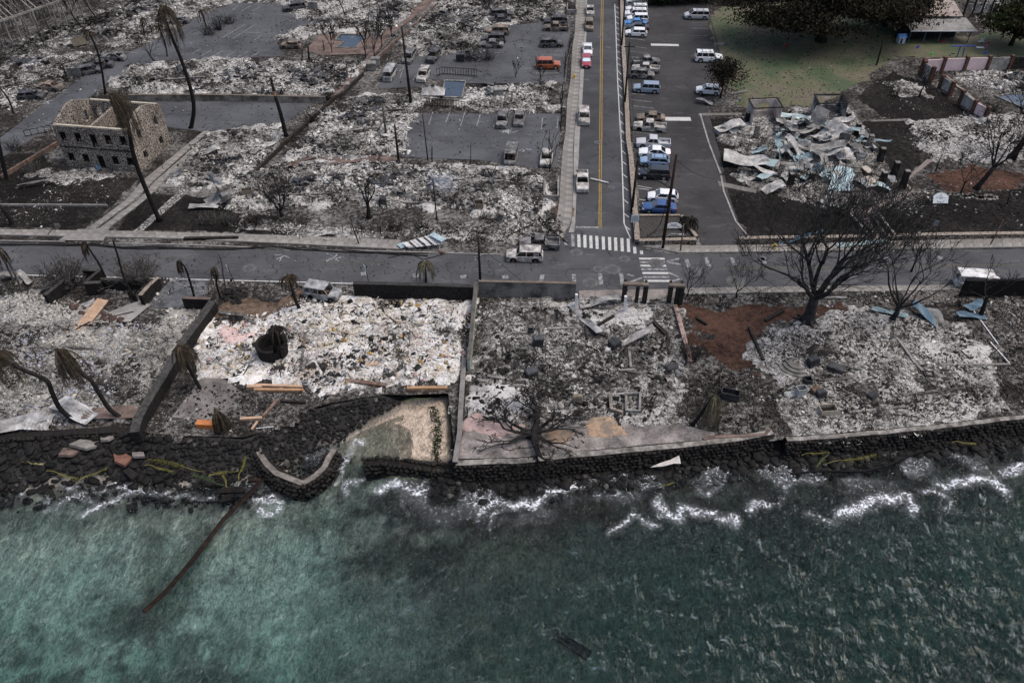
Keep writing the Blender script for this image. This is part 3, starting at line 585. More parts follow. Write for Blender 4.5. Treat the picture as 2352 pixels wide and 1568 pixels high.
for pn, pts in (('A3', [(964, 60), (966, 105), (968, 150), (969, 202), (972, 250), (974, 300), (977, 350), (979, 400), (981, 462), (984, 520), (986, 575), (988, 640), (990, 705), (994, 770), (998, 850), (1003, 1000), (1006, 1085), (1010, 1170)]),
                ('B3', [(1012, 65), (1014, 155), (1018, 250), (1022, 345), (1028, 460), (1034, 575), (1038, 690), (1042, 815), (1055, 930)])):
    for i, (x, y) in enumerate(pts): dash(Z(pn, x, y), Z(pn, x + (30 if pn == 'A3' else 42), y + (20 if y < 600 and pn == 'A3' else 34)), .13, white, street, .0532)
dash(Z('A3', 1283, 404), Z('A3', 1533, 409), 1.0, white, car_park, .05); dash(Z('A3', 1390, 1069), Z('A3', 1640, 1071), 1.3, white, car_park, .05)
for a, b in (((1060, 345), (1235, 365)), ((1110, 418), (1245, 436)), ((1100, 462), (1255, 484)), ((1105, 510), (1250, 530)), ((1105, 842), (1235, 855)), ((1105, 896), (1290, 918)), ((1125, 952), (1320, 978)), ((1125, 1185), (1300, 1205))):
    dash(Z('A3', *a), Z('A3', *b), .12, whitef, car_park, .05)
for a, b in (((1150, 220), (1200, 232)), ((1350, 518), (1420, 530)), ((1165, 568), (1290, 590)), ((1160, 590), (1265, 602)), ((1175, 688), (1240, 698)), ((1180, 778), (1215, 785))):
    dash(Z('B3', *a), Z('B3', *b), .12, white, car_park, .05)
for y in (205, 258, 322): dash(Z('A3', 1640, y), Z('A3', 1795, y + 2), .1, whitef, car_park, .05)
LOTS = [o for o in COL.objects if o.name.startswith(('parking_bay', 'car_park_lane'))]
for p_, seg, par in (('A2', [((1605, 1010), (1570, 1120)), ((1765, 990), (1722, 1100)), ((1900, 990), (1855, 1130)), ((2030, 1030), (1998, 1135)), ((2175, 1050), (2150, 1145))], 0), ('A3', [((310, 1060), (300, 1165)), ((450, 1050), (440, 1155)), ((265, 500), (470, 498)), ((235, 620), (470, 620)), ((230, 660), (450, 660)), ((410, 460), (480, 462))], 1),
                     ('A2', [((1350, 580), (1310, 705)), ((1460, 670), (1425, 725)), ((1215, 580), (1340, 590)), ((2150, 475), (2230, 480)), ((1090, 640), (1060, 690)), ((1300, 525), (1420, 580))], 1),
                     ('A1', [((1805, 440), (1725, 485)), ((1905, 450), (1810, 503)), ((2010, 455), (1895, 520)), ((2120, 460), (2010, 522)), ((2225, 465), (2110, 530)), ((2330, 468), (2220, 535)), ((2140, 55), (2080, 98)), ((2250, 55), (2170, 102)), ((2340, 60), (2262, 106)), ((2195, 225), (1990, 345)), ((2290, 225), (2085, 352)), ((2345, 300), (2190, 292)), ((2352, 320), (2280, 365)), ((1085, 462), (1240, 480)), ((1120, 428), (1310, 440)), ((1350, 322), (1510, 332)), ((310, 1150), (450, 1160)), ((210, 1207), (400, 1222)), ((410, 1095), (460, 1098)), ((1540, 262), (1640, 268))], 2)):
    for a, b in seg: dash(Z(p_, *a), Z(p_, *b), .13, whitef, LOTS[par], .0545)
for p_, x, y, r_ in (('A3', 830, 340, .5), ('A3', 898, 428, .5), ('A3', 706, 718, .45), ('B3', 806, 178, .55), ('B3', 930, 580, .5), ('C3', 612, 210, .85), ('C3', 1046, 267, .7), ('C3', 810, 360, .7), ('C3', 940, 360, 1.1), ('C3', 743, 478, 1.05), ('C3', 1330, 305, 1.0), ('C3', 1665, 380, 1.0), ('C3', 2045, 470, 1.2), ('C1', 2237, 350, .9), ('A1', 455, 843, .6)):
    c = q(p_, x, y); m = MB(); m.cyl((0, 0, 0), r_, .012, 24); o = m.build('manhole_surround', M_('manhole_collar', (.075, .075, .076), (.16, .16, .158), 2, fine=6)); o.location = (c.x, c.y, .052); o['kind'] = 'structure'
    m = MB(); m.cyl((0, 0, .0), r_ * .55, .02, 20); m.build('cover', M_('manhole_iron', (.05, .05, .05), (.10, .10, .10), 6), o)
# ============================================================ SEA, SHORE
def zw(p, pts, z=SEA): return [tuple(q(p, x, y, z).xy) for x, y in pts]
WALLS_PX = SHORE[12:]; wallline = shore_w[12:]; slopeline = shore_w[4:10]; leftline = shore_w[0:5]
landpoly = gp
beach_edge = zw('D2', [(1180, 600), (1330, 600), (1390, 660), (1412, 740), (1405, 850), (1365, 960)])
beach_poly = zw('D2', [(1290, 500), (1330, 430), (1450, 400), (1690, 395), (1730, 640), (1720, 970), (1330, 965), (900, 940), (700, 840), (900, 700)])
def bedz(X, Y):
    dl = polyd(X, Y, leftline); ds = polyd(X, Y, slopeline); dw = polyd(X, Y, wallline); d = np.minimum(np.minimum(dl, ds), dw)
    n = fbm(X * .4, Y * .4, 71, 4) - .5
    z = np.maximum(np.maximum(-.15 - .36 * dl, -.15 - .40 * ds), -1.45 - .26 * dw)
    deep = SEA - .35 - .085 * np.clip(d - 3, 0, 40) - .10 * np.clip(X + 5, 0, 40) * np.clip((d - 5) / 10, 0, 1)
    z = np.maximum(z, deep) + n * .7
    inb = sdist(X, Y, beach_poly)
    xe = np.interp(Y, sorted([p[1] for p in beach_edge]), [p[0] for p in sorted(beach_edge, key=lambda p: p[1])])
    bz = np.clip(SEA + .08 + .16 * (X - xe), SEA - .5, SEA + 1.0)
    k = np.clip((inb + .2) / .8, 0, 1)
    return z * (1 - k) + bz * k, d, k
xs = np.concatenate([np.arange(-80, -58, 1.5), np.arange(-58, 60, .33), np.arange(60, 80, 1.5)]); ys = np.arange(-20, 72, .33)
X, Y = np.meshgrid(xs, ys); zb, dsh, kb = bedz(X, Y)
land = sdist(X, Y, [(p[0], p[1]) for p in gp])
zb = np.where(land > .35, -1.2 - .3 * np.clip(land, 0, 3), zb)
# colours of the bed itself: sand, weed and reef
def blob(poly, soft=2.0, z=SEA - 1.5): return np.clip(sdist(X, Y, [tuple(P(x, y, z).xy) for x, y in poly]) / soft + .5 + (fbm(X * .7, Y * .7, 9, 6) - .5) * 4.5, 0, 1)
sand = np.array([.72, .66, .58]); reef = np.array([.055, .048, .040]); weed = np.array([.16, .15, .115]); deepc = np.array([.065, .075, .064]); rock = np.array([.020, .019, .018]); bsand = np.array([.50, .41, .32])
C = np.broadcast_to(sand, X.shape + (3,)) * (.72 + .5 * fbm(X * .6, Y * .6, 4, 5))[..., None]
def over(C, c, k): return C * (1 - k[..., None]) + np.array(c) * (.7 + .6 * fbm(X * 1.2, Y * 1.2, 14, 4))[..., None] * k[..., None]
C = over(C, deepc, np.clip((X - P(560, 1400).x) / 17 + (fbm(X * .25, Y * .25, 77, 5) - .5) * 1.2, 0, 1) * .95)
C = over(C, weed, np.clip((fbm(X * .16, Y * .16, 33, 5) - .52) * 9, 0, 1) * .75)
C = over(C, reef, blob([(760, 1290), (840, 1260), (1000, 1270), (1060, 1300), (980, 1340), (800, 1330)]) * .8)
C = over(C, reef, blob([(300, 1400), (420, 1420), (560, 1500), (600, 1600), (300, 1620)], 4) * .55)
C = over(C, reef, blob([(-200, 1490), (60, 1500), (200, 1560), (150, 1700), (-200, 1700)], 4) * .7)
C = over(C, reef, blob([(780, 1130), (1000, 1130), (1400, 1130), (1500, 1210), (1240, 1250), (1000, 1250), (860, 1220)]) * .92)
C = over(C, reef, blob([(1500, 1130), (1850, 1130), (2352, 1090), (2352, 1160), (1900, 1200), (1860, 1260), (1740, 1270), (1600, 1210)]) * .9)
C = over(C, (.20, .20, .17), blob([(0, 1130), (600, 1150), (640, 1180), (380, 1200), (0, 1240)], 2) * .7)
C = over(C, rock, np.clip((np.where(X < -20, 7.0, 5.0) - dsh + (fbm(X * .6, Y * .6, 3, 3) - .5) * 5) / 2.5, 0, 1) * (1 - kb))
wet = np.clip((X - np.interp(Y, sorted([p[1] for p in beach_edge]), [p[0] for p in sorted(beach_edge, key=lambda p: p[1])])), -2, 2)
C = over(C, bsand, kb)
idx = np.arange(X.size).reshape(X.shape); keep = land < 1.2
kq = keep[:-1, :-1] & keep[1:, :-1] & keep[:-1, 1:] & keep[1:, 1:]
F = np.stack([idx[:-1, :-1][kq], idx[:-1, 1:][kq], idx[1:, 1:][kq], idx[1:, :-1][kq]], 1)
us = np.unique(F); mp = np.zeros(X.size, int); mp[us] = np.arange(len(us))
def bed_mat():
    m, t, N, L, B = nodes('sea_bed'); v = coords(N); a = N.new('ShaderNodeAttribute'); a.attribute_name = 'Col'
    col = mix(N, L, .8, a.outputs['Color'], ramp(N, L, noi(N, L, v, 1.6, 6, .72, 1.2), [(.36, .5), (.60, 1.1)]), 'MULTIPLY'); mp = N.new('ShaderNodeMapping'); mp.inputs['Rotation'].default_value = (0, 0, R(32)); mp.inputs['Scale'].default_value = (1.0, .4, 1); L.new(v, mp.inputs[0]); col = mix(N, L, .8, col, ramp(N, L, noi(N, L, mp.outputs[0], 3.4, 4, .65, 1.4), [(.40, .42), (.58, 1.15)]), 'MULTIPLY')  # stretched streaks painted into the bed colour imitate caustics and ripple refraction
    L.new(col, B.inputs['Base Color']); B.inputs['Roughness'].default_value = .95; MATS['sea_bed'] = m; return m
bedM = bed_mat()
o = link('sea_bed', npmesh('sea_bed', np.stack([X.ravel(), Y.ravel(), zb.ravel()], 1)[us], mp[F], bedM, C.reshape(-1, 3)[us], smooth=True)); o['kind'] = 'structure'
m = MB(); m.add([(-2500, -2500, -9), (2500, -2500, -9), (2500, 80, -9), (-2500, 80, -9)], [(0, 1, 2, 3)]); tag(m.build('deep_sea_floor', M_('deep_sand', (.06, .065, .055), (.10, .105, .09), .05)), kind='structure')

# water: one closed body, real waves and foam near the rocks
wx = np.concatenate([[-2400, -600, -200, -110, -75], np.arange(-52, 52.01, .25), [75, 110, 200, 600, 2400]]); wy = np.concatenate([[-2400, -600, -150, -50, -15, 5], np.arange(18, 66.01, .25), [78]])
X, Y = np.meshgrid(wx, wy)
FO = []
def foam(p, pts, w, a): FO.append((zw(p, pts), w, a))
foam('D1', [(40, 1080), (110, 1070), (200, 1115)], .35, 1); foam('D1', [(180, 1230), (300, 1160), (460, 1130), (560, 1150), (640, 1190)], .5, .9); foam('D1', [(400, 1380), (480, 1330), (640, 1260), (700, 1230), (780, 1300)], .45, .75); foam('D1', [(880, 1180), (1000, 1125), (1120, 1150), (1200, 1190), (1290, 1200)], .5, 1); foam('D1', [(760, 1390), (900, 1320), (1000, 1270), (1080, 1220)], .5, .95)
foam('D1', [(1300, 1240), (1480, 1215), (1640, 1235), (1740, 1285), (1880, 1255)], .35, .75); foam('D1', [(420, 1180), (430, 1300), (540, 1400), (640, 1400)], .3, .6)
foam('D2', [(0, 1300), (110, 1300), (170, 1255), (240, 1330), (130, 1390), (50, 1360)], .45, .9); foam('D2', [(740, 1130), (790, 1000), (800, 920), (870, 775), (950, 775)], .3, .8); foam('D2', [(780, 1260), (830, 1150), (940, 1100)], .4, .8); foam('D2', [(1090, 1215), (1150, 1160), (1230, 1140), (1330, 1180), (1390, 1205), (1460, 1190)], .6, 1.05)
foam('D2', [(1290, 1210), (1310, 1300), (1330, 1410)], .3, .6); foam('D2', [(1440, 1280), (1530, 1350), (1600, 1470), (1700, 1460)], .3, .55); foam('D2', [(1960, 1410), (2030, 1360), (2090, 1315), (2281, 1320)], .5, 1); foam('D2', [(2050, 1540), (2060, 1430), (2140, 1380)], .3, .7)
foam('D3', [(0, 1335), (120, 1325), (220, 1335), (290, 1270), (340, 1215), (470, 1180), (620, 1150)], .6, 1.05); foam('D3', [(310, 1140), (330, 1220), (420, 1150)], .4, .7); foam('D3', [(740, 1100), (870, 1090), (1010, 1045), (1060, 1110)], .45, .7); foam('D3', [(1180, 1180), (1210, 1120), (1330, 1180)], .4, .7)
foam('D3', [(1300, 1300), (1370, 1400), (1460, 1460), (1530, 1370), (1650, 1390), (1800, 1410), (1860, 1450), (1950, 1430), (2000, 1490)], .55, 1.0); foam('D3', [(890, 1540), (960, 1500), (1060, 1440), (1180, 1440), (1290, 1480)], .4, .85); foam('D3', [(1640, 1180), (1760, 1230), (1880, 1170), (1930, 1080)], .45, .65); foam('D3', [(2080, 1350), (2200, 1320), (2281, 1310)], .5, .95)
foam('D4', [(-100, 1310), (0, 1300), (60, 1320)], .5, 1); foam('D4', [(690, 1420), (800, 1370), (900, 1320), (1040, 1290), (1090, 1265), (1160, 1280), (1230, 1235), (1310, 1270), (1340, 1380)], .55, 1.05); foam('D4', [(1410, 1195), (1500, 1215), (1570, 1250)], .45, .9); foam('D4', [(1570, 1150), (1640, 1130), (1760, 1130), (1830, 1090), (1920, 1100), (2030, 1140), (2110, 1210)], .6, 1.05); foam('D4', [(2080, 1050), (2180, 1035), (2290, 1000)], .5, 1); foam('D4', [(400, 1420), (440, 1440), (520, 1460), (600, 1470)], .4, .8); foam('D4', [(170, 1330), (190, 1200), (260, 1150)], .35, .6); foam('D4', [(1590, 1380), (1640, 1300), (1660, 1390)], .4, .7)
fa = np.zeros(X.shape)
near = (np.abs(X) < 60) & (Y > 15) & (Y < 70); xn, yn = X[near], Y[near]; f_ = np.zeros(xn.shape)
wob = (fbm(xn * .8, yn * .8, 3, 3) - .5) * 1.4; wob2 = (fbm(xn * .8, yn * .8, 23, 3) - .5) * 1.4
for ln, w_, a_ in FO: f_ = np.maximum(f_, a_ * np.exp(-(polyd(xn + wob, yn + wob2, ln) / (w_ * 1.3)) ** 1.2))
zb2, dsh2, kb2 = bedz(xn, yn)
lace = np.clip((fbm(xn * .3, yn * .3, 91, 4) - .36) * 4, 0, 1) * np.clip((8.5 - dsh2) / 5, 0, 1) * np.clip(dsh2 / 1.2, 0, 1) * (1 - .7 * kb2) * np.clip((xn + 60) / 30, .3, 1)
f_ = np.maximum(f_, lace * .62); fa[near] = f_
wz = np.full(X.shape, SEA); 
ang = R(-62); u = X * math.cos(ang) + Y * math.sin(ang); v = -X * math.sin(ang) + Y * math.cos(ang)
wv = (fbm(u * .55, v * .2, 61, 4) - .5) * .34 + (fbm(X * .9, Y * .9, 65, 4) - .5) * .16
wz = wz + wv * 1.2 * near * np.clip(.35 + (X + 30) / 60, .3, 1.0)
nY, nX = X.shape; idx = np.arange(X.size).reshape(nY, nX)
F = np.stack([idx[:-1, :-1].ravel(), idx[:-1, 1:].ravel(), idx[1:, 1:].ravel(), idx[1:, :-1].ravel()], 1)
V = np.stack([X.ravel(), Y.ravel(), wz.ravel()], 1)
ring = list(idx[0, :]) + list(idx[1:, -1]) + list(idx[-1, -2::-1]) + list(idx[-2:0:-1, 0])
n0 = len(V); low = V[ring].copy(); low[:, 2] = -40; V = np.concatenate([V, low]); nr = len(ring); ra = np.array(ring); lb = n0 + np.arange(nr)
F2 = np.stack([np.roll(ra, -1), ra, lb, np.roll(lb, -1)], 1)
cq = np.array([[lb[0], lb[nX + nY - 2 + nX - 1], lb[nX + nY - 2], lb[nX - 1]]])
def water_mat():
    m, t, N, L, B = nodes('sea_water'); out = [n for n in N if n.type == 'OUTPUT_MATERIAL'][0]; N.remove(B); v = coords(N)
    tr = N.new('ShaderNodeBsdfTransparent'); tr.inputs[0].default_value = (.93, .97, .97, 1); gl = N.new('ShaderNodeBsdfGlossy'); gl.inputs['Roughness'].default_value = .03
    gl.inputs['Color'].default_value = (1, 1, 1, 1)
    mp = N.new('ShaderNodeMapping'); mp.inputs['Rotation'].default_value = (0, 0, R(28)); mp.inputs['Scale'].default_value = (1.0, .45, 1); L.new(v, mp.inputs[0])
    a = noi(N, L, mp.outputs[0], 1.3, 5, .6, 1.0); b = noi(N, L, mp.outputs[0], 4.0, 3, .6, .6)
    ad = N.new('ShaderNodeMath'); ad.operation = 'MULTIPLY_ADD'; L.new(b, ad.inputs[0]); ad.inputs[1].default_value = .22; L.new(a, ad.inputs[2])
    bp = N.new('ShaderNodeBump'); bp.inputs['Strength'].default_value = 1.0; bp.inputs['Distance'].default_value = 1.5; L.new(ad.outputs[0], bp.inputs['Height'])
    L.new(bp.outputs[0], gl.inputs['Normal'])
    fr = N.new('ShaderNodeFresnel'); fr.inputs['IOR'].default_value = 1.38; L.new(bp.outputs[0], fr.inputs['Normal'])
    mx = N.new('ShaderNodeMixShader'); L.new(fr.outputs[0], mx.inputs[0]); L.new(tr.outputs[0], mx.inputs[1]); L.new(gl.outputs[0], mx.inputs[2])
    at = N.new('ShaderNodeAttribute'); at.attribute_name = 'Col'
    ds = N.new('ShaderNodeTexNoise'); ds.inputs['Scale'].default_value = 1.4; ds.inputs['Detail'].default_value = 5; L.new(v, ds.inputs['Vector'])
    vv = N.new('ShaderNodeVectorMath'); vv.operation = 'MULTIPLY_ADD'; L.new(ds.outputs['Color'], vv.inputs[0]); vv.inputs[1].default_value = (1.7,) * 3; L.new(v, vv.inputs[2])
    vo = N.new('ShaderNodeTexVoronoi'); vo.feature = 'DISTANCE_TO_EDGE'; vo.inputs['Scale'].default_value = 2.0; L.new(vv.outputs[0], vo.inputs['Vector'])
    lc = ramp(N, L, vo.outputs['Distance'], [(.0, 1.0), (.16, 0.0)])
    fn = noi(N, L, vv.outputs[0], 2.6, 6, .75)
    s1 = N.new('ShaderNodeMath'); s1.operation = 'MULTIPLY_ADD'; L.new(lc, s1.inputs[0]); s1.inputs[1].default_value = .30; a7 = N.new('ShaderNodeMath'); a7.operation = 'MULTIPLY'; L.new(at.outputs['Fac'], a7.inputs[0]); a7.inputs[1].default_value = .60; L.new(a7.outputs[0], s1.inputs[2])
    s2 = N.new('ShaderNodeMath'); s2.operation = 'MULTIPLY_ADD'; L.new(fn, s2.inputs[0]); s2.inputs[1].default_value = 1.5; s2.inputs[2].default_value = -.73
    s3 = N.new('ShaderNodeMath'); s3.operation = 'ADD'; L.new(s1.outputs[0], s3.inputs[0]); L.new(s2.outputs[0], s3.inputs[1])
    fm = ramp(N, L, s3.outputs[0], [(.58, 0.0), (.86, .92)])
    gate = ramp(N, L, at.outputs['Fac'], [(.06, 0.0), (.22, 1.0)])
    fg = N.new('ShaderNodeMath'); fg.operation = 'MULTIPLY'; thin = ramp(N, L, at.outputs['Fac'], [(.25, 0.0), (1.0, .22)]); tn = mix(N, L, 1.0, thin, ramp(N, L, fn, [(.35, .1), (.65, 1.0)]), 'MULTIPLY'); fmx = N.new('ShaderNodeMath'); fmx.operation = 'MAXIMUM'; L.new(fm, fmx.inputs[0]); L.new(tn, fmx.inputs[1]); L.new(fmx.outputs[0], fg.inputs[0]); L.new(gate, fg.inputs[1])
    df = N.new('ShaderNodeBsdfDiffuse'); df.inputs['Color'].default_value = (.72, .76, .80, 1)
    m2 = N.new('ShaderNodeMixShader'); L.new(fg.outputs[0], m2.inputs[0]); L.new(mx.outputs[0], m2.inputs[1]); L.new(df.outputs[0], m2.inputs[2]); L.new(m2.outputs[0], out.inputs['Surface'])
    va = N.new('ShaderNodeVolumeAbsorption'); va.inputs['Color'].default_value = (.25, .74, .74, 1); va.inputs['Density'].default_value = .26; L.new(va.outputs[0], out.inputs['Volume'])
    MATS['sea_water'] = m; return m
o = link('sea', npmesh('sea', V, np.concatenate([F, F2, cq]), water_mat(), np.repeat(np.concatenate([fa.ravel(), np.zeros(nr)])[:, None], 3, 1), smooth=True)); o['kind'] = 'structure'

# ---- walls
def rock_mesh(seed, sub=2):
    bm = bmesh.new(); bmesh.ops.create_icosphere(bm, subdivisions=sub, radius=1.0); r_ = random.Random(seed); off = Vector((r_.random() * 50, r_.random() * 50, 0))
    sc = Vector((1, r_.uniform(.55, .95), r_.uniform(.4, .8)))
    for v_ in bm.verts:
        n_ = mnoise.noise(v_.co * 1.1 + off) * .5 + mnoise.noise(v_.co * 2.6 + off) * .3; v_.co = Vector((v_.co.x * sc.x, v_.co.y * sc.y, v_.co.z * sc.z)) * (1 + n_)
    me = bpy.data.meshes.new('boulder'); bm.to_mesh(me); bm.free(); me.polygons.foreach_set('use_smooth', [True] * len(me.polygons)); return me
FACE = [rock_mesh(60 + i) for i in range(5)]
def wall_prof(pts, h, t, base=-.05, batter=0.0):
    """upright wall along world points (x, y) with thickness t; returns MB"""
    m = MB(); p = [Vector((a[0], a[1])) for a in pts]; n = len(p); L_, R_ = [], []
    hs = h if hasattr(h, '__len__') else [h] * n
    for i in range(n):
        d = (p[min(i + 1, n - 1)] - p[max(i - 1, 0)]).normalized(); nn = Vector((-d.y, d.x)); L_.append(nn); R_.append(-nn)
    for i in range(n - 1):
        a, b = p[i], p[i + 1]
        bt = [a + L_[i] * (t / 2 + batter), a + R_[i] * (t / 2 + batter), b + R_[i + 1] * (t / 2 + batter), b + L_[i + 1] * (t / 2 + batter)]
        tp = [a + L_[i] * t / 2, a + R_[i] * t / 2, b + R_[i + 1] * t / 2, b + L_[i + 1] * t / 2]
        zz = (hs[i], hs[i], hs[i + 1], hs[i + 1])
        m.hexa([(k.x, k.y, base) for k in bt], [(k.x, k.y, z) for k, z in zip(tp, zz)])
    return m
def subdiv(pts, step, jz=0.0, jx=0.0, seed=0):
    r_ = random.Random(seed); out = []
    for a, b in zip(pts[:-1], pts[1:]):
        a, b = Vector(a), Vector(b); k = max(1, int((b - a).length / step))
        for i in range(k): c = a.lerp(b, i / k); out.append((c.x + r_.uniform(-jx, jx), c.y + r_.uniform(-jx, jx)))
    out.append(tuple(pts[-1])); return out
def wall(name, px, h, t, mat, label, cat='wall', cap=None, capw=None, rag=0.0, group=None, z_px=None, base=-.05, batter=0.0, seed=0, caph=.06):
    """px: picture points of the wall's top edge (at height h)"""
    pw_ = [tuple(P(x, y, h if z_px is None else z_px).xy) for x, y in px]; pts = subdiv(pw_, 1.4, 0, rag * .12, seed)
    r_ = random.Random(seed + 1); hs = [h - r_.random() * rag for _ in pts]
    o3 = Vector((*pts[0], 0)); root = tag(empty(name, o3), label, cat, group, kind='thing')
    wall_prof(pts, hs, t, base, batter).build('masonry', mat, root, o3)
    if cap:
        m = MB(); q_ = [Vector(a) for a in pts]
        for i in range(len(q_) - 1):
            a, b = q_[i], q_[i + 1]; d = (b - a).normalized(); nn = Vector((-d.y, d.x)) * ((capw or t) / 2 + .01)
            m.hexa([(*k, z - .004) for k, z in ((a + nn, hs[i]), (a - nn, hs[i]), (b - nn, hs[i + 1]), (b + nn, hs[i + 1]))], [(*k, z + caph) for k, z in ((a + nn, hs[i]), (a - nn, hs[i]), (b - nn, hs[i + 1]), (b + nn, hs[i + 1]))])
        m.build('coping', cap, root, o3)
    return root
def stone_face(root, px, h, base, t, batter, seed=0, step=.46, both=False):
    pw_ = [Vector(P(x, y, h).xy) for x, y in px]; r_ = random.Random(seed); VV, FF, nn = [], [], 0; B0 = [np.array([v_.co for v_ in me.vertices]) for me in FACE]; F0 = [np.array([p.vertices[:] for p in me.polygons]) for me in FACE]; o3 = np.array(root.location)
    for a, b in zip(pw_[:-1], pw_[1:]):
        d = b - a; L_ = d.length; d.normalize(); nr = Vector((d.y, -d.x)); rows = int((h - base) / (step * .8))
        for sd in ((1, -1) if both else (1,)):
            for j in range(rows):
                z = h - .1 - (j + .4) * step * .8
                for i in range(int(L_ / step) + 1):
                    u = min(L_, (i + (.5 if j % 2 else 0)) * step + r_.uniform(-.12, .12)); off = (t / 2 + batter * (h - z) / (h - base)) * sd; c = a + d * u + nr * (off - .05 * sd); s_ = step * r_.uniform(.42, .68); k = r_.randrange(len(B0)); an = r_.random() * 6.28; ca, sa = math.cos(an), math.sin(an); q0 = B0[k] * s_
                    VV.append(np.stack([q0[:, 0] * ca - q0[:, 1] * sa + c.x, q0[:, 0] * sa + q0[:, 1] * ca + c.y, q0[:, 2] + z + r_.uniform(-.06, .06)], 1) - o3); FF.append(F0[k] + nn); nn += len(q0)
    o = link('stones', npmesh('stones', np.concatenate(VV), np.concatenate(FF), facest, smooth=True), None, root); o['kind'] = 'stuff'
def D(p, *pts): return [Z(p, x, y) for x, y in pts]
_w = wall('sea_wall', [(1047, 1062), (1190, 1058), (1300, 1046), (1500, 1028), (1690, 1008), (1775, 992)], .38, .7, seastone, 'dark sea wall with pale coping under the seafront patio', 'sea wall', capst2, .62, .08, base=-3.6, batter=.5, seed=1)
stone_face(_w, [(1047, 1062), (1190, 1058), (1300, 1046), (1500, 1028), (1690, 1008), (1775, 992)], .38, -2.0, .7, .5, 7, .46, False)
_w = wall('sea_wall', [(1806, 1008), (2000, 994), (2200, 973), (2352, 955), (2640, 927)], .3, .8, seastone, 'dark sea wall below the pale ash plot at the right', 'sea wall', capst2, .5, .22, base=-3.6, batter=.5, seed=2)
stone_face(_w, [(1806, 1008), (2000, 994), (2200, 973), (2352, 955), (2640, 927)], .3, -2.0, .8, .5, 7, .46, False)
_w = wall('sea_wall', [(-260, 1004), (0, 1000), (130, 992), (300, 985)], .35, .8, seastone, 'sooty sea wall below the fallen roof tiles', 'sea wall', basalt, .8, .3, base=-3.2, batter=.6, seed=3)
stone_face(_w, [(-260, 1004), (0, 1000), (130, 992), (300, 985)], .35, -1.8, .8, .6, 7, .46, False)
_w = wall('sea_wall', D('D2', (960, 945), (1120, 930), (1330, 955), (1560, 985), (1740, 985)), -.75, .8, seastone, 'low dark sea wall closing the little sand beach', 'sea wall', None, None, .4, base=-3.8, batter=.5, seed=4)
stone_face(_w, D('D2', (960, 945), (1120, 930), (1330, 955), (1560, 985), (1740, 985)), -.75, -2.2, .8, .5, 7, .46, True)
_w = wall('curved_groyne', D('D2', (15, 800), (50, 880), (110, 970), (200, 1050), (320, 1105), (420, 1130), (530, 1070), (610, 990), (650, 920), (695, 835)), -.7, .7, seastone, 'curved stone groyne hooking round the small pool by the boulders', 'groyne', M_('groyne_top', (.10, .09, .08), (.28, .255, .225), 1.1, fine=5), .55, .3, base=-4.0, batter=.8, seed=5, caph=.12)
stone_face(_w, D('D2', (15, 800), (50, 880), (110, 970), (200, 1050), (320, 1105), (420, 1130), (530, 1070), (610, 990), (650, 920), (695, 835)), -.7, -2.2, .7, .8, 7, .46, True)
wall('garden_wall', D('D2', (1830, 45), (1800, 480), (1790, 700), (1750, 955)), .55, .45, basalt, 'low seafront wall with grey concrete coping beside the sand beach', 'wall', M_('grey_coping', (.14, .13, .125), (.25, .235, .225), .8, fine=5), .5, .0, base=-2.6, batter=.25, seed=6)
wall('garden_wall', D('C2', (1992, 470), (1970, 700), (1945, 1000), (1925, 1170)), 1.7, .3, M_('green_plaster', (.24, .29, .235), (.36, .42, .35), .5, .8, fine=4), 'tall pale green plaster wall running from the road toward the beach', 'wall', M_('dark_coping', (.07, .066, .06), (.14, .13, .12), 1, fine=5), .38, .0, seed=7)
wall('block_wall', D('C2', (2015, 462)) + D('C3', (0, 468), (300, 474), (612, 482)), 2.3, .3, M_('sooty_block', (.055, .055, .052), (.21, .205, .195), .35, .85, lo=.4, hi=.6, fine=3), 'grey concrete block wall by the road beside the utility pole', 'wall', M_('brown_coping', (.12, .095, .075), (.2, .17, .14), 1, fine=5), .36, .05, seed=8)
wall('basalt_wall', D('C2', (890, 478), (1420, 488), (1965, 508)), 2.1, .55, basalt, 'long black basalt wall along the road with a drooping palm behind', 'wall', M_('sooty_top', (.03, .029, .028), (.06, .057, .055), 2, fine=6), .56, .1, seed=9)
wall('basalt_wall', D('C1', (1905, 640), (1640, 1000)) + D('D1', (1500, 60), (1200, 560), (1165, 690)), 1.5, .9, basalt, 'broad black stone wall slanting down to the sea left of the patio', 'wall', M_('sooty_top2', (.03, .03, .029), (.085, .082, .078), 3, fine=7), .9, .12, seed=10)
wall('basalt_wall', D('C1', (1635, 612), (1890, 622)), 1.5, .4, basalt, 'short black wall facing the sea at the head of the slanting wall', 'wall', pinkc, .42, .0, seed=11)
wall('basalt_wall', D('C1', (400, 590), (520, 490), (640, 400)), 1.7, .45, basalt, 'black courtyard wall under the left dry bush', 'wall', MATS['sooty_top2'], .46, .1, seed=12)
wall('basalt_wall', D('C1', (755, 480), (900, 470)), 1.8, .5, basalt, 'short black pier wall between the two dry bushes', 'wall', MATS['sooty_top2'], .5, .1, seed=13)
wall('basalt_wall', D('C1', (770, 460), (890, 368), (740, 360)), 1.8, .4, basalt, 'black return wall behind the pier under the hanging palm', 'wall', MATS['sooty_top2'], .4, .1, seed=14)
wall('basalt_wall', D('C1', (905, 440), (1060, 455), (1230, 440)), 1.5, .4, basalt, 'black wall behind the leaning plank', 'wall', MATS['sooty_top2'], .4, .1, seed=15)
wall('basalt_wall', D('C1', (1255, 590), (1330, 500), (1415, 425)), 1.7, .45, basalt, 'black courtyard wall with a broken pale end under the right dry bush', 'wall', capst, .46, .1, seed=16)
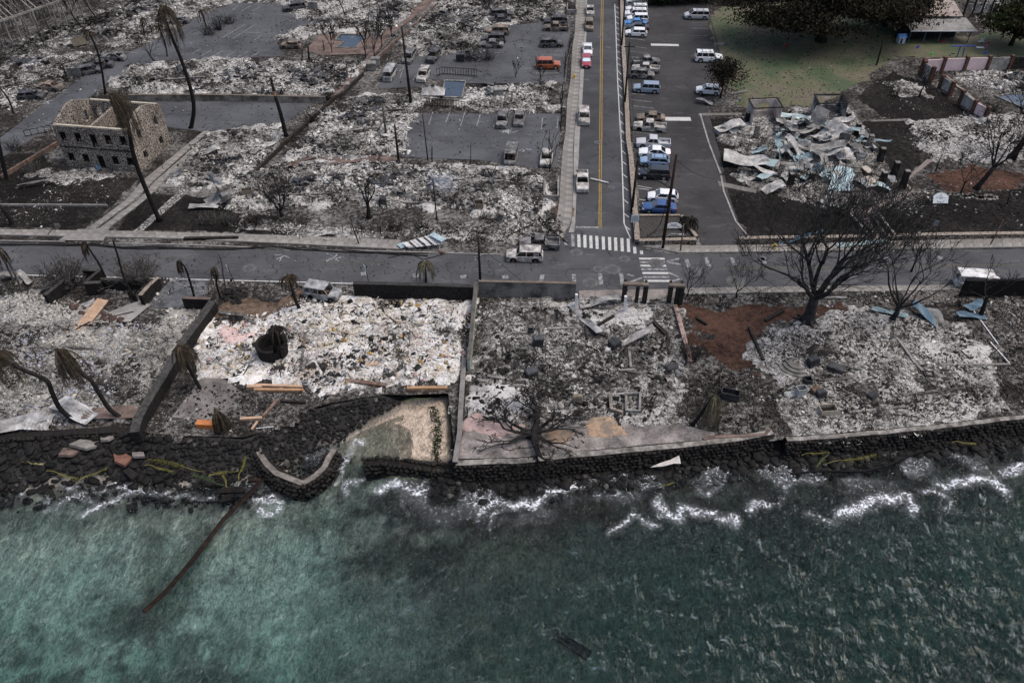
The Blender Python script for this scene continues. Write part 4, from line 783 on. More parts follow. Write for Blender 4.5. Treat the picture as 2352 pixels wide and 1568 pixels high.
wall('boundary_wall', D('C4', (1835, 452), (2100, 450), (2400, 446), (2700, 444)), 2.5, .4, M_('black_hedge_wall', (.007, .007, .007), (.016, .015, .015), 2, fine=8), 'high black wall in front of the white van', 'wall', None, None, .1, seed=17)
wall('low_stone_wall', D('C4', (-200, 80), (0, 72), (500, 66), (955, 60)), .75, .55, lowst, 'low stone wall along the sidewalk left of the church path', 'wall', capst, .6, .0, seed=18)
wall('low_stone_wall', D('C4', (1135, 55), (1600, 42), (2352, 32), (2800, 28)), .75, .55, lowst, 'low stone wall along the sidewalk right of the church path', 'wall', capst, .6, .0, seed=19)
for i, (a, b, s_) in enumerate((((785, 800), (965, 1000), 'left of the church path, its outer side'), ((835, 800), (1005, 985), 'left of the church path, its inner side'), ((975, 800), (1130, 1040), 'right of the church path, its inner side'), ((1045, 810), (1195, 1000), 'right of the church path, its outer side'))):
    wall('planter_wall', D('B4', a, ((a[0] + b[0]) / 2, (a[1] + b[1]) / 2), b), .6, .28, lowst, 'low planter wall ' + s_, 'wall', capst2, .3, .0, 'planter walls beside the church path', seed=20 + i)
wall('street_wall', D('A3', (1020, -50), (1035, 420), (1060, 780), (1080, 1250)) + D('B3', (1105, 300), (1130, 640), (1150, 900), (1162, 1050)), .7, .65, lowst, 'long low stone wall between the side street and the car park', 'wall', capst, .68, .05, seed=26)
wall('planting_bed_wall', D('B3', (1175, 1052), (1690, 1040)), .75, .6, lowst, 'front stone wall of the corner planting bed with the sign', 'wall', capst, .64, .0, seed=27)
wall('planting_bed_wall', D('B3', (1695, 1020), (1625, 930), (1560, 830)), .6, .4, lowst, 'right stone wall of the corner planting bed', 'wall', capst, .44, .0, seed=28)
wall('planting_bed_wall', D('B3', (1165, 828), (1545, 828)), .4, .3, lowst, 'rear stone edge of the corner planting bed behind the blue sedan', 'wall', capst, .34, .0, seed=29)
flat('gravel_bed', D('B3', (1170, 840), (1540, 840), (1660, 1030), (1180, 1040)), .25, stone('gravel', (.02, .02, .02), [(.04, .038, .035), (.10, .095, .09), (.06, .058, .055)], 9, .05))
wall('retaining_wall', D('A1', (1150, 852), (1800, 848), (2352, 858)) + D('A2', (200, 862), (640, 868)), 1.1, .35, M_('tan_plaster', (.10, .085, .072), (.30, .27, .235), .5, .85, lo=.4, hi=.6, fine=3), 'long tan retaining wall behind the stone house yard', 'wall', MATS['brown_coping'], .4, .0, seed=30)
wall('boundary_wall', D('A2', (1650, 20), (1350, 290), (1110, 490), (990, 610)), .8, .3, pinkc, 'thin terracotta boundary wall slanting past the upper pool', 'wall', None, None, .15, seed=31)
wall('boundary_wall', D('A2', (980, 640), (790, 820), (690, 880), (400, 1150)) + D('B2', (250, 180), (0, 420)), .8, .3, charw, 'charred boundary wall slanting down to the broken palm', 'wall', None, None, .3, seed=32)
wall('boundary_wall', D('C3', (1500, 660), (1560, 850), (1600, 1000), (1640, 1160)), .9, .5, M_('scorched_pink_wall', (.06, .05, .045), (.38, .28, .245), .7, .85, lo=.42, hi=.58, fine=4), 'crumbling pinkish wall between the house plan and the red soil', 'wall', None, None, .45, seed=33)
wall('boundary_wall', D('B1', (0, 470), (120, 400), (510, 165)), .6, .3, rustm, 'low brown wall in front of the left lane', 'wall', None, None, .0, seed=34)
wall('retaining_wall', D('B1', (0, 728), (960, 732)), .35, .2, conc, 'thin pale kerb wall across the stone house lawn', 'wall', None, None, .0, seed=35)
wall('garden_wall', D('D3', (890, 340), (900, 480), (1000, 510)), .6, .35, capst, 'curved low wall of the built-in barbecue', 'wall', None, None, .1, seed=36)
wall('garden_wall', D('D3', (1700, 748), (1760, 735), (2240, 712), (2275, 660)), .5, .35, pinkc, 'pinkish kerb wall turning back from the sea wall', 'wall', None, None, .0, seed=37)

# ---- boulders
rocks = [rock_mesh(i) for i in range(7)]; rocksG = [rock_mesh(20 + i) for i in range(3)]
for me in rocks[::2]: me.polygons.foreach_set('use_smooth', [False] * len(me.polygons))
for me in rocks: me.materials.append(boul)
for me in rocksG: me.materials.append(boulG)
n = 90000; bx = npr.uniform(-58, 58, n); by = npr.uniform(38, 68, n); bz, bd, bk = bedz(bx, by); bl = sdist(bx, by, gp)
dS = polyd(bx, by, slopeline); dL = polyd(bx, by, leftline); dW = polyd(bx, by, wallline)
okc = (bl < -.2) & (bk < .15) & (bd < 9.5)
pr = np.where((dS < 6.5) & (dS < dW), 1.0, np.where(dL < dW, np.clip(1.2 - bd / 6.5, 0, .85), np.clip(1.25 - bd / 3.0, 0, 1)))
okc &= (npr.random(n) < pr) & (bz > SEA - .75)
bx, by, bz, dS, dL, dW, bd = [a[okc] for a in (bx, by, bz, dS, dL, dW, bd)]
size = np.where((dS < dL) & (dS < dW), npr.uniform(.12, .30, len(bx)), .12 + .50 * npr.random(len(bx)) ** 3.6)
sel = []; cell = {}
for i in np.argsort(-size):                       # keep them from piling into one another
    s_ = size[i]; g = (int(bx[i] / 1.0), int(by[i] / 1.0)); ok_ = True
    for a in (-1, 0, 1):
        for b in (-1, 0, 1):
            for j in cell.get((g[0] + a, g[1] + b), ()):
                if (bx[i] - bx[j]) ** 2 + (by[i] - by[j]) ** 2 < (.62 * (s_ + size[j])) ** 2: ok_ = False; break
            if not ok_: break
        if not ok_: break
    if ok_: sel.append(i); cell.setdefault(g, []).append(i)
sel = sel[:6000]
def bpose(i): return (bx[i], by[i], max(bz[i], SEA - .4) + size[i] * .15)
for k, i in enumerate(sel[:296]):
    o = link('boulder', rocks[k % 7]); o.location = bpose(i); s_ = size[i]; o.scale = (s_, s_, s_ * rng.uniform(.75, 1)); o.rotation_euler = (rng.uniform(-.3, .3), rng.uniform(-.3, .3), rng.random() * 6.28)
    tag(o, 'one of the largest dark lava boulders at the foot of the sea walls', 'boulder', 'large lava boulders along the waterline')
for me_list, part, mt, lab in ((rocks, [i for i in sel[296:] if rng.random() < .9], boul, 'smaller lava stones piled along the waterline and the cove slope'), (rocksG, [i for i in sel[296:] if rng.random() < .07], boulG, 'grey weathered stones among the lava stones')):
    VV, FF, nn = [], [], 0
    base = [np.array([v_.co for v_ in me.vertices]) for me in me_list]; fcs = [np.array([p.vertices[:] for p in me.polygons]) for me in me_list]
    for i in part:
        j = rng.randrange(len(base)); a = rng.random() * 6.28; c_, s_ = math.cos(a), math.sin(a); b = base[j] * size[i]
        VV.append(np.stack([b[:, 0] * c_ - b[:, 1] * s_, b[:, 0] * s_ + b[:, 1] * c_, b[:, 2]], 1) + np.array(bpose(i)) + (np.array([0, 0, .04]) if mt is boulG else 0)); FF.append(fcs[j] + nn); nn += len(b)
    o = link('shore_stones', npmesh('shore_stones', np.concatenate(VV), np.concatenate(FF), mt, smooth=True)); tag(o, lab, 'stones', kind='stuff')
# ============================================================ VEHICLES
def paint(name, c, rough=.28):
    if 'paint_' + name in MATS: return MATS['paint_' + name]
    m, t, N, L, B = nodes('paint_' + name); v = coords(N)
    col = mix(N, L, .35, c, ramp(N, L, noi(N, L, v, 2.5, 5, .7), [(.35, .6), (.65, 1.0)]), 'MULTIPLY')
    L.new(col, B.inputs['Base Color']); B.inputs['Roughness'].default_value = rough; B.inputs['Coat Weight'].default_value = .5; B.inputs['Coat Roughness'].default_value = .15
    MATS['paint_' + name] = m; return m
def burnm(name, a, b, c):
    m, t, N, L, B = nodes(name); v = coords(N); oi = N.new('ShaderNodeObjectInfo')
    va = N.new('ShaderNodeVectorMath'); va.operation = 'ADD'; L.new(v, va.inputs[0]); mu = N.new('ShaderNodeMath'); mu.operation = 'MULTIPLY'; L.new(oi.outputs['Random'], mu.inputs[0]); mu.inputs[1].default_value = 40; L.new(mu.outputs[0], va.inputs[1])
    f = noi(N, L, va.outputs[0], 1.0, 6, .7); col = ramp(N, L, f, [(.36, a), (.50, b), (.62, c)])
    col = mix(N, L, .6, col, ramp(N, L, noi(N, L, v, 9, 4, .7), [(.3, .5), (.65, 1.0)]), 'MULTIPLY')
    L.new(col, B.inputs['Base Color']); B.inputs['Roughness'].default_value = .75; MATS[name] = m; return m
bW = burnm('burnt_body_pale', (.06, .055, .05), (.36, .34, .32), (.62, .60, .57)); bG = burnm('burnt_body_grey', (.03, .03, .03), (.12, .12, .12), (.28, .275, .27)); bD = burnm('burnt_body_dark', (.012, .012, .014), (.045, .046, .052), (.13, .132, .14)); bR = burnm('burnt_body_rust', (.03, .028, .025), (.15, .13, .11), (.30, .21, .15)); bS = burnm('burnt_body_silver', (.09, .09, .09), (.25, .255, .26), (.45, .455, .46))
glassM = M_('tinted_glass', (.010, .012, .014), (.02, .023, .027), 1, .06, spec=.6); wsM = M_('windscreen_glass', (.05, .058, .062), (.10, .11, .115), 1, .06, spec=.6); tyreM = M_('tyre', (.012, .012, .012), (.022, .022, .022), 4); rimM = M_('alloy_rim', (.30, .30, .31), (.42, .42, .43), 3, .4, .6); lampW = M_('headlamp', (.6, .62, .62), (.75, .76, .76), 3, .15); lampR = M_('tail_lamp', (.28, .012, .012), (.4, .02, .02), 3, .2); trimM = M_('black_trim', (.015, .015, .016), (.03, .03, .03), 4, .5); plateM = M_('number_plate', (.55, .56, .58), (.7, .7, .7), 5)
KIND = {  # L, W, H, belt, hood front z, cowl z, ws base, roof front, roof rear, rear base, deck z, wheel r, number of side panes
    'sedan': (4.65, 1.80, 1.46, .94, .70, .92, 1.05, .35, -.85, -1.55, .98, .32, 2), 'hatch': (4.25, 1.75, 1.50, .95, .70, .93, 1.10, .45, -1.55, -1.98, .97, .32, 2),
    'suv': (4.70, 1.88, 1.76, 1.05, .88, 1.06, 1.15, .60, -2.0, -2.25, 1.06, .37, 3), 'minivan': (5.05, 1.96, 1.75, 1.02, .74, 1.02, 1.62, .80, -2.15, -2.45, 1.03, .34, 3),
    'box': (4.30, 1.82, 1.80, 1.02, .92, 1.06, 1.05, .62, -1.90, -2.08, 1.04, .35, 3), 'pickup': (5.25, 1.86, 1.72, 1.05, .88, 1.07, 1.15, .62, -.50, -.72, 1.05, .37, 2),
    'van': (5.50, 2.02, 2.10, 1.15, .95, 1.15, 2.05, 1.45, -2.60, -2.70, 1.15, .37, 3), 'bus': (4.35, 1.74, 1.98, 1.12, 1.06, 1.12, 2.05, 1.88, -1.98, -2.10, 1.12, .33, 4)}
CARC = {}
def car_proto(kind, burnt_, top_only=False):
    key = (kind, burnt_)
    if key in CARC: return CARC[key]
    Lc, W, H, belt, zf, zc, xw, xrf, xrr, xrb, zd, wr_, npn = KIND[kind]; h2 = Lc / 2; hw = W / 2
    dz = -.13 if burnt_ else 0.0; wf, wrr = Lc * .305, -Lc * .295
    xs_ = sorted(set([-h2, -h2 + .06, -h2 + .2, h2, h2 - .06, h2 - .2, xw, xrb] + [wf + wr_ * 1.22 * k for k in (-1, -.85, -.5, 0, .5, .85, 1)] + [wrr + wr_ * 1.22 * k for k in (-1, -.85, -.5, 0, .5, .85, 1)] + [i * .35 for i in range(-8, 9) if abs(i * .35) < h2 - .25]))
    def ztop(x):
        if x >= xw: t = (x - xw) / (h2 - xw); return zc + (zf - zc) * (t ** 1.7)
        if kind == 'pickup' and x < xrb - .1: return .62
        if x <= xrb: t = (xrb - x) / max(.05, h2 + xrb); return zd - .10 * t ** 2
        return belt
    rings = []
    for x in xs_:
        e = abs(x) / h2; wv_ = hw * (1 - .10 * e ** 7 - (.05 if e > .97 else 0)); zt = ztop(x) - (.08 if e > .985 else 0); zb_ = .24 + (.06 if e > .97 else 0)
        for c in (wf, wrr):
            d = abs(x - c)
            if d < wr_ * 1.22: zb_ = max(zb_, min(zt - .12, wr_ + math.sqrt(max(0, (wr_ * 1.22) ** 2 - d * d)) * .98))
        zm = (zb_ + zt) / 2
        half = [(wv_ * .95, zb_), (wv_, zb_ + .06), (wv_ * 1.0, max(zm, zb_ + .1)), (wv_ * .97, zt - .07), (wv_ * .90, zt), (wv_ * .45, zt + .035)]
        rings.append([(x, y, z + dz) for y, z in half] + [(x, 0, zt + .045 + dz)] + [(x, -y, z + dz) for y, z in half[::-1]])
    m = MB(); n = len(rings[0]); vs = [v for r_ in rings for v in r_]; fs = []
    for i in range(len(rings) - 1):
        cab = xrb + .05 < (xs_[i] + xs_[i + 1]) / 2 < xw - .05
        for k in range(n - 1):
            if burnt_ and cab and 4 <= k <= n - 6: continue
            fs.append((i * n + k, (i + 1) * n + k, (i + 1) * n + k + 1, i * n + k + 1))
        fs.append((i * n + n - 1, (i + 1) * n + n - 1, (i + 1) * n, i * n))
    fs += [tuple(range(n)), tuple((len(rings) - 1) * n + k for k in range(n))[::-1]]
    m.add(vs, fs); parts = {}
    if kind == 'pickup':
        for s_ in (-1, 1): m.box(((xrb - h2) / 2 - .05, s_ * (hw - .07), .84 + dz), (h2 + xrb - .12, .11, .46))
        m.box((-h2 + .07, 0, .84 + dz), (.09, W - .2, .46))
    parts['body'] = [m]
    wb_, wt = hw * .90, hw * (.80 if kind not in ('van', 'bus', 'box') else .87)
    pts = {s_: {'ab': (xw, s_ * wb_, zc + .0 + dz), 'at': (xrf, s_ * wt, H - .07 + dz), 'dt': (xrr, s_ * wt, H - .07 + dz), 'db': (xrb, s_ * wb_, zd + dz)} for s_ in (-1, 1)}
    m = MB(); gx = [xrr + (xrf - xrr) * t for t in (0, .06, .35, .7, .94, 1)]; vs = []
    for i, x in enumerate(gx):
        lift = (0, .04, .07, .07, .05, 0)[i]
        for t in (-1, -.85, -.4, 0, .4, .85, 1): vs.append((x, t * wt * 1.02, H - .07 + dz + lift * (1 - .9 * abs(t) ** 4) + .015))
    m.add(vs, [(i * 7 + k, (i + 1) * 7 + k, (i + 1) * 7 + k + 1, i * 7 + k + 1) for i in range(5) for k in range(6)])
    m.add([(x, y, z - .05) for x, y, z in vs], [(i * 7 + k, i * 7 + k + 1, (i + 1) * 7 + k + 1, (i + 1) * 7 + k) for i in range(5) for k in range(6)])
    for s_ in (-1, 1):
        p = pts[s_]; m.beam(p['ab'], p['at'], .09, .07); m.beam(p['db'], p['dt'], .12 if kind != 'suv' else .09, .08); m.beam(p['at'], p['dt'], .07, .08)
        for i in range(1, npn):
            t = i / npn; xb = xw - .35 + (xrb - xw + .35) * t; xt = min(xrf, xb); xt = max(xt, xrr); m.beam((xb, s_ * wb_, belt + dz), (xt, s_ * wt, H - .07 + dz), .09, .06)
    for e_ in ('at', 'dt'): m.beam(pts[-1][e_], pts[1][e_], .07, .08)
    parts['roof'] = [m]
    def pane(a, b, c, d): mm = MB(); mm.add([a, b, c, d], [(0, 1, 2, 3)]); return mm
    i_ = .012
    if not burnt_:
        parts['windscreen'] = [pane(*[Vector(v_) + Vector((.02, 0, .01)) for v_ in (pts[-1]['ab'], pts[1]['ab'], pts[1]['at'], pts[-1]['at'])])]
        parts['rear_window'] = [pane(*[Vector(v_) + Vector((-.02, 0, .01)) for v_ in (pts[1]['db'], pts[-1]['db'], pts[-1]['dt'], pts[1]['dt'])])]
        sw = []
        for s_ in (-1, 1):
            for i in range(npn):
                def xb_(t): return xw + (xrb - xw) * t
                t0, t1 = i / npn, (i + 1) / npn
                b0, b1 = xb_(t0) - (.12 if i == 0 else .05), xb_(t1) + (.14 if i == npn - 1 else .05)
                c0, c1 = min(b0, xrf - .05), max(b1, xrr + .06)
                y0, y1 = s_ * (wb_ + .005), s_ * (wt + .03)
                zb0 = belt + .03 + dz; sw.append(pane((b0, y0, zb0), (b1, y0, zb0), (c1, y1, H - .14 + dz), (c0, y1, H - .14 + dz)))
        parts['side_window'] = sw
        parts['headlight'] = [MB().box((h2 - .13, s_ * hw * .72, zf - .06), (.22, .34, .13)) for s_ in (-1, 1)]
        parts['tail_light'] = [MB().box((-h2 + .10, s_ * hw * .80, zd - .20), (.18, .26, .22)) for s_ in (-1, 1)]
        parts['mirror'] = [MB().box((xw - .25, s_ * (hw + .06), belt + .07), (.12, .2, .13)) for s_ in (-1, 1)]
        parts['bumper'] = [MB().box((h2 - .02, 0, .36), (.10, W * .86, .16)), MB().box((-h2 + .02, 0, .40), (.10, W * .86, .16))]
        parts['number_plate'] = [MB().box((h2 + .035, 0, .40), (.02, .3, .14))]
    else:
        fl = MB().box((0, 0, .30 + dz), (Lc * .86, W * .80, .06)); parts['floor_pan'] = [fl]
        st = []
        rows = (.35, -.55) if kind in ('sedan', 'hatch', 'box') else ((.35, -.55, -1.4) if kind in ('suv', 'minivan', 'van', 'bus') else (.25,))
        for x in rows:
            for s_ in (-1, 1): st.append(MB().box((x, s_ * .4, .55 + dz), (.45, .45, .12)).box((x - .26, s_ * .4, .85 + dz), (.10, .42, .5)))
        parts['seat_frame'] = st
    whe = []
    for x in (wf, wrr):
        for s_ in (-1, 1): whe.append((x, s_ * (hw - .13)))
    tm, rm = MB(), MB(); rr = wr_ if not burnt_ else wr_ * .68
    def disc(mm, r_, y0, y1, nn=18):
        vs = [(r_ * math.cos(6.2832 * k / nn), y, r_ * math.sin(6.2832 * k / nn)) for y in (y0, y1) for k in range(nn)]
        mm.add(vs, [(k, (k + 1) % nn, nn + (k + 1) % nn, nn + k) for k in range(nn)] + [tuple(range(nn))[::-1], tuple(range(nn, 2 * nn))])
    disc(tm, rr, -.11, .11); disc(rm, rr * .66, -.125, .125)
    for k in range(5): a = k * 1.2566; rm.box((math.cos(a) * rr * .4, 0, math.sin(a) * rr * .4), (.06, .262, .06))
    meshes = {k: [b.mesh(k, smooth=(k in ('body', 'roof') and False)) for b in v_] for k, v_ in parts.items()}
    CARC[key] = (meshes, whe, rr, tm.mesh('wheel'), rm.mesh('rim')); return CARC[key]
SHARE = {}
def matmesh(me, mat):
    k = (me.name, mat.name)
    if k not in SHARE: c = me.copy(); c.materials.clear(); c.materials.append(mat); SHARE[k] = c
    return SHARE[k]
def car(px, heading, kind, mat, burnt_, label, cat='car', scale=1.0, rack=False, shade=None, wsm=None, name=None):
    loc = P(*px, .05); meshes, whe, rr, tw, rw = car_proto(kind, burnt_)
    nm = name or {'pickup': 'pickup_truck', 'minivan': 'minivan', 'van': 'van', 'bus': 'camper_bus', 'suv': 'sport_utility_car', 'box': 'box_car'}.get(kind, 'parked_car')
    root = tag(empty(('burnt_' if burnt_ else '') + nm, loc, R(heading)), label, cat, 'burnt out vehicles' if burnt_ else 'intact parked vehicles'); root.scale = (scale,) * 3
    mm = {'body': mat, 'roof': mat, 'windscreen': wsm or wsM, 'rear_window': glassM, 'side_window': glassM, 'headlight': lampW, 'tail_light': lampR, 'mirror': mat, 'bumper': trimM, 'number_plate': plateM, 'floor_pan': char, 'seat_frame': rustm}
    for k, ml in meshes.items():
        if burnt_ and k == 'seat_frame' and rng.random() < .3: continue
        for me in ml: link(k, matmesh(me, mm[k]), None, root)
    for x, y in whe:
        if burnt_ and rng.random() < .15: continue
        wo = link('wheel', matmesh(tw, char if burnt_ else tyreM), None, root, (x, y, rr)); link('rim', matmesh(rw, rustm if burnt_ else rimM), None, wo)
    if rack:
        Lc, W, H = KIND[kind][:3]; m = MB()
        for s_ in (-1, 1): m.beam((.4, s_ * .6, H + .06), (-1.6, s_ * .6, H + .06), .05)
        for x in (.1, -1.2): m.beam((x, -.62, H + .07), (x, .62, H + .07), .05)
        m.build('roof_rack', trimM, root)
    if shade:
        Lc, W, H, belt, zf, zc, xw, xrf = KIND[kind][:8]; m = MB(); m.add([(xw - .05, -.7, zc + .05), (xw - .05, .7, zc + .05), (xrf + .08, .62, H - .08), (xrf + .08, -.62, H - .08)], [(0, 1, 2, 3)]); m.build('sun_shade', shade, root).location = (.04, 0, .02)
    return root
WH = paint('white', (.74, .75, .76)); SI = paint('silver', (.46, .47, .49)); BL = paint('blue', (.025, .07, .20)); LB = paint('light_blue', (.22, .32, .46)); GB = paint('grey_blue', (.22, .28, .36)); BK = paint('black', (.012, .013, .018)); GR = paint('dark_grey', (.05, .055, .06)); OR = paint('orange', (.36, .085, .025)); RE = paint('red', (.27, .02, .035)); BB = paint('bright_blue', (.05, .20, .48))
A = lambda x, y: Z('A3', x, y); Bq = lambda x, y: Z('B3', x, y)
car(A(1150, 40), 178, 'suv', WH, 0, 'white sport utility car topmost in the car park row, cut by the picture edge'); car(A(1148, 84), 178, 'sedan', GR, 0, 'dark grey sedan mostly hidden between two white cars in the top row')
car(A(1152, 112), 178, 'suv', WH, 0, 'white car with black roof bars, third from the top of the row', rack=True, scale=.97); car(A(1142, 156), 178, 'suv', WH, 0, 'white sport utility car with roof bars, fourth from the top of the row', rack=True, scale=1.03)
car(A(1160, 196), 178, 'suv', WH, 0, 'white boxy sport utility car above the bright blue sedan', scale=.93); car(A(1143, 232), 176, 'sedan', BB, 0, 'bright blue sedan with faded pale roof in the top row', scale=.95)
car(A(1155, 272), 176, 'sedan', BK, 0, 'black sedan half hidden behind the lowest white hatchback of the top row'); car(A(1148, 322), 174, 'hatch', WH, 0, 'white hatchback at the lower end of the top row')
car(A(1238, 575), 4, 'pickup', bG, 1, 'burnt dark pickup truck uppermost of the three wrecks in the car park', 'pickup truck', .95); car(A(1235, 640), 172, 'pickup', bW, 1, 'burnt silver pickup truck between the other two wrecks, bed to the right', 'pickup truck', .95)
car(A(1200, 692), -8, 'suv', bG, 1, 'burnt grey car nearest of the three wrecks in the car park', scale=.95); car(A(1243, 822), 173, 'suv', GB, 0, 'grey blue sport utility car standing alone below the three wrecks', scale=.97)
car(A(1278, 1078), 174, 'sedan', bR, 1, 'burnt rust-brown sedan behind the burnt pickup at the white painted bar'); car(A(1270, 1162), 170, 'pickup', bW, 1, 'burnt pale pickup truck in front of the burnt rust-brown sedan', 'pickup truck')
car(Bq(1300, 214), 174, 'pickup', SI, 0, 'silver intact pickup truck at the head of the lower car row', 'pickup truck'); car(Bq(1312, 298), 173, 'sedan', WH, 0, 'white sedan below the silver pickup truck', scale=1.03)
car(Bq(1312, 376), 173, 'hatch', LB, 0, 'light blue hatchback between the white sedan and the black car', scale=1.02, rack=True); car(Bq(1310, 488), 174, 'suv', BK, 0, 'black sport utility car with bright wheels below the light blue hatchback', scale=.97)
car(Bq(1386, 694), 173, 'hatch', WH, 0, 'white hatchback parked beside the big leaning utility pole'); car(Bq(1354, 790), 175, 'sedan', BL, 0, 'blue sedan at the lower end of the row beside the planting bed')
car(A(1690, 165), 178, 'minivan', SI, 0, 'silver minivan parked alone at the lawn edge', 'minivan', rack=True); car(A(1795, 548), -4, 'suv', WH, 0, 'large white sport utility car parked with its nose to the lawn', scale=1.08, rack=True)
car(A(1795, 838), 170, 'hatch', WH, 0, 'white car half hidden behind the scorched small tree')
car(A(735, 118), 268, 'pickup', bW, 1, 'burnt pale pickup truck farthest up the side street', 'pickup truck', .92); car(A(727, 250), 268, 'suv', bR, 1, 'burnt tan car second from the top in the side street', scale=.92)
car(A(712, 475), 268, 'pickup', WH, 0, 'white intact pickup truck behind the red car in the side street', 'pickup truck', .93); car(A(700, 578), 268, 'hatch', RE, 0, 'red car with a silver sun shade in the windscreen, parked in the side street', shade=M_('sun_shade', (.35, .52, .60), (.6, .72, .75), 3, .3, .4))
car(A(680, 1075), 267, 'suv', bW, 1, 'burnt pale car standing in a ring of ash on the side street'); car(Bq(664, 550), 268, 'pickup', bW, 1, 'burnt pale pickup truck with open engine bay on the side street, nearest the crossing', 'pickup truck')
car(Z('C3', 150, 262), 178, 'suv', bW, 1, 'burnt white off-road wagon nearest the camera at the crossing'); car(Z('C3', 285, 152), 176, 'pickup', bG, 1, 'burnt double cab pickup truck behind the white off-road wagon at the crossing', 'pickup truck')
car(Z('C2', 625, 598), -14, 'box', bS, 1, 'burnt silver boxy car parked on the verge left of the basalt wall', scale=1.02); car(Z('C4', 1925, 505), -6, 'van', burnm('burnt_body_white_roof', (.20, .19, .17), (.60, .60, .60), (.74, .74, .74)), 1, 'burnt van with a white roof behind the high black wall', 'van')
car(A(360, 610), 0, 'box', OR, 0, 'orange boxy car in the upper parking bay', scale=1.02); car(A(390, 415), 2, 'suv', bD, 1, 'collapsed black wreck behind the orange car', scale=.95)
car(A(430, 270), 178, 'pickup', bR, 1, 'burnt pickup truck beside the street wall above the collapsed wreck', 'pickup truck', .95); car(A(430, 215), 178, 'suv', bD, 1, 'burnt dark car partly hidden behind the burnt pickup by the street wall')
a2 = lambda x, y: Z('A2', x, y)
car(a2(2225, 150), 4, 'suv', bD, 1, 'burnt blue-black car topmost in the upper bay'); car(a2(2205, 200), 180, 'sedan', bD, 1, 'burnt black sedan second from the top in the upper bay'); car(a2(2185, 305), 178, 'suv', bR, 1, 'burnt brown car third from the top in the upper bay')
car(a2(2150, 375), 178, 'suv', bD, 1, 'burnt dark wagon above the lowest wreck of the upper bay row'); car(a2(2130, 420), 178, 'sedan', bG, 1, 'burnt grey sedan lowest in the upper bay row'); car(a2(1395, 535), 262, 'minivan', bG, 1, 'burnt grey minivan behind the tall black pole', 'minivan', .95)
car(a2(1612, 530), 256, 'suv', bD, 1, 'burnt dark car right of the tall black pole'); car(a2(1222, 695), 262, 'bus', bS, 1, 'burnt blue-grey camper bus left of the tall black pole', 'bus'); car(a2(1522, 700), 262, 'suv', bW, 1, 'burnt pale car beside the small pool fence', scale=.97)
car(a2(2230, 1105), 264, 'suv', bG, 1, 'burnt grey car with white melt in front of it, left of the pair', scale=.97); car(A(105, 1085), 264, 'sedan', bG, 1, 'burnt grey sedan with white melt in front of it, right of the pair')
car(Bq(345, 335), 264, 'sedan', bW, 1, 'burnt pale sedan behind the thin burnt stems near the street'); car(Bq(28, 330), 264, 'van', bG, 1, 'burnt grey van at the lower edge of the parking bay', 'van', .92)
car(a2(335, 425), 176, 'hatch', bR, 1, 'burnt yellowish small car by the upper pool shed', scale=.93); car(a2(365, 90), 200, 'suv', bD, 1, 'burnt dark wreck at the far corner of the big car park')
a1 = lambda x, y: Z('A1', x, y)
car(a1(1028, 532), 172, 'sedan', bG, 1, 'burnt grey sedan farthest up the diagonal lane'); car(a1(800, 658), 20, 'minivan', bD, 1, 'burnt blue-black minivan beside the leaning panels', 'minivan', .93); car(a1(905, 605), 190, 'sedan', bD, 1, 'burnt black wreck behind the minivan on the diagonal lane')
car(a1(450, 800), 170, 'sedan', bR, 1, 'burnt olive-brown wreck between the two dark wrecks on the lane'); car(a1(288, 880), 8, 'hatch', bD, 1, 'burnt dark hatchback nearest on the diagonal lane'); car(a1(1605, 205), 186, 'sedan', bG, 1, 'flattened grey wreck at the upper end of the lane', scale=.95)

# ============================================================ TREES AND PALMS
def limb(m, p, d, L_, r0, lev, r_, up, maxlev, nseg=4, sides=5, minr=.012, wig=.25, gather=None, kids=(2, 4), ratio=(.55, .8)):
    pts = [p.copy()]; rad = [r0]; q_ = p.copy(); dd = d.copy()
    for i in range(nseg):
        dd = (dd + Vector((r_.uniform(-wig, wig), r_.uniform(-wig, wig), r_.uniform(-wig, wig) + up * .18))).normalized(); q_ = q_ + dd * (L_ / nseg); pts.append(q_.copy()); rad.append(max(minr, r0 * (1 - .5 * (i + 1) / nseg)))
    m.tube(pts, rad, max(3, sides - lev), cap=lev >= maxlev)
    if gather is not None and lev >= maxlev - 1: gather += pts[1:]
    if lev >= maxlev: return
    for k in range(r_.randint(*kids)):
        t = r_.uniform(.45, 1.0) if k else 1.0; i = min(nseg - 1, int(t * nseg)); s_ = pts[i].lerp(pts[i + 1], t * nseg - i) if t < 1 else pts[-1]
        a = Vector((r_.uniform(-1, 1), r_.uniform(-1, 1), r_.uniform(-.5, .8))).normalized(); nd = (dd * 1.0 + a * r_.uniform(.5, 1.0)).normalized()
        limb(m, s_, nd, L_ * r_.uniform(*ratio), max(minr, rad[i] * (.78 if k == 0 else .6)), lev + 1, r_, up, maxlev, max(3, nseg - 1), sides, minr, wig, gather, kids, ratio)
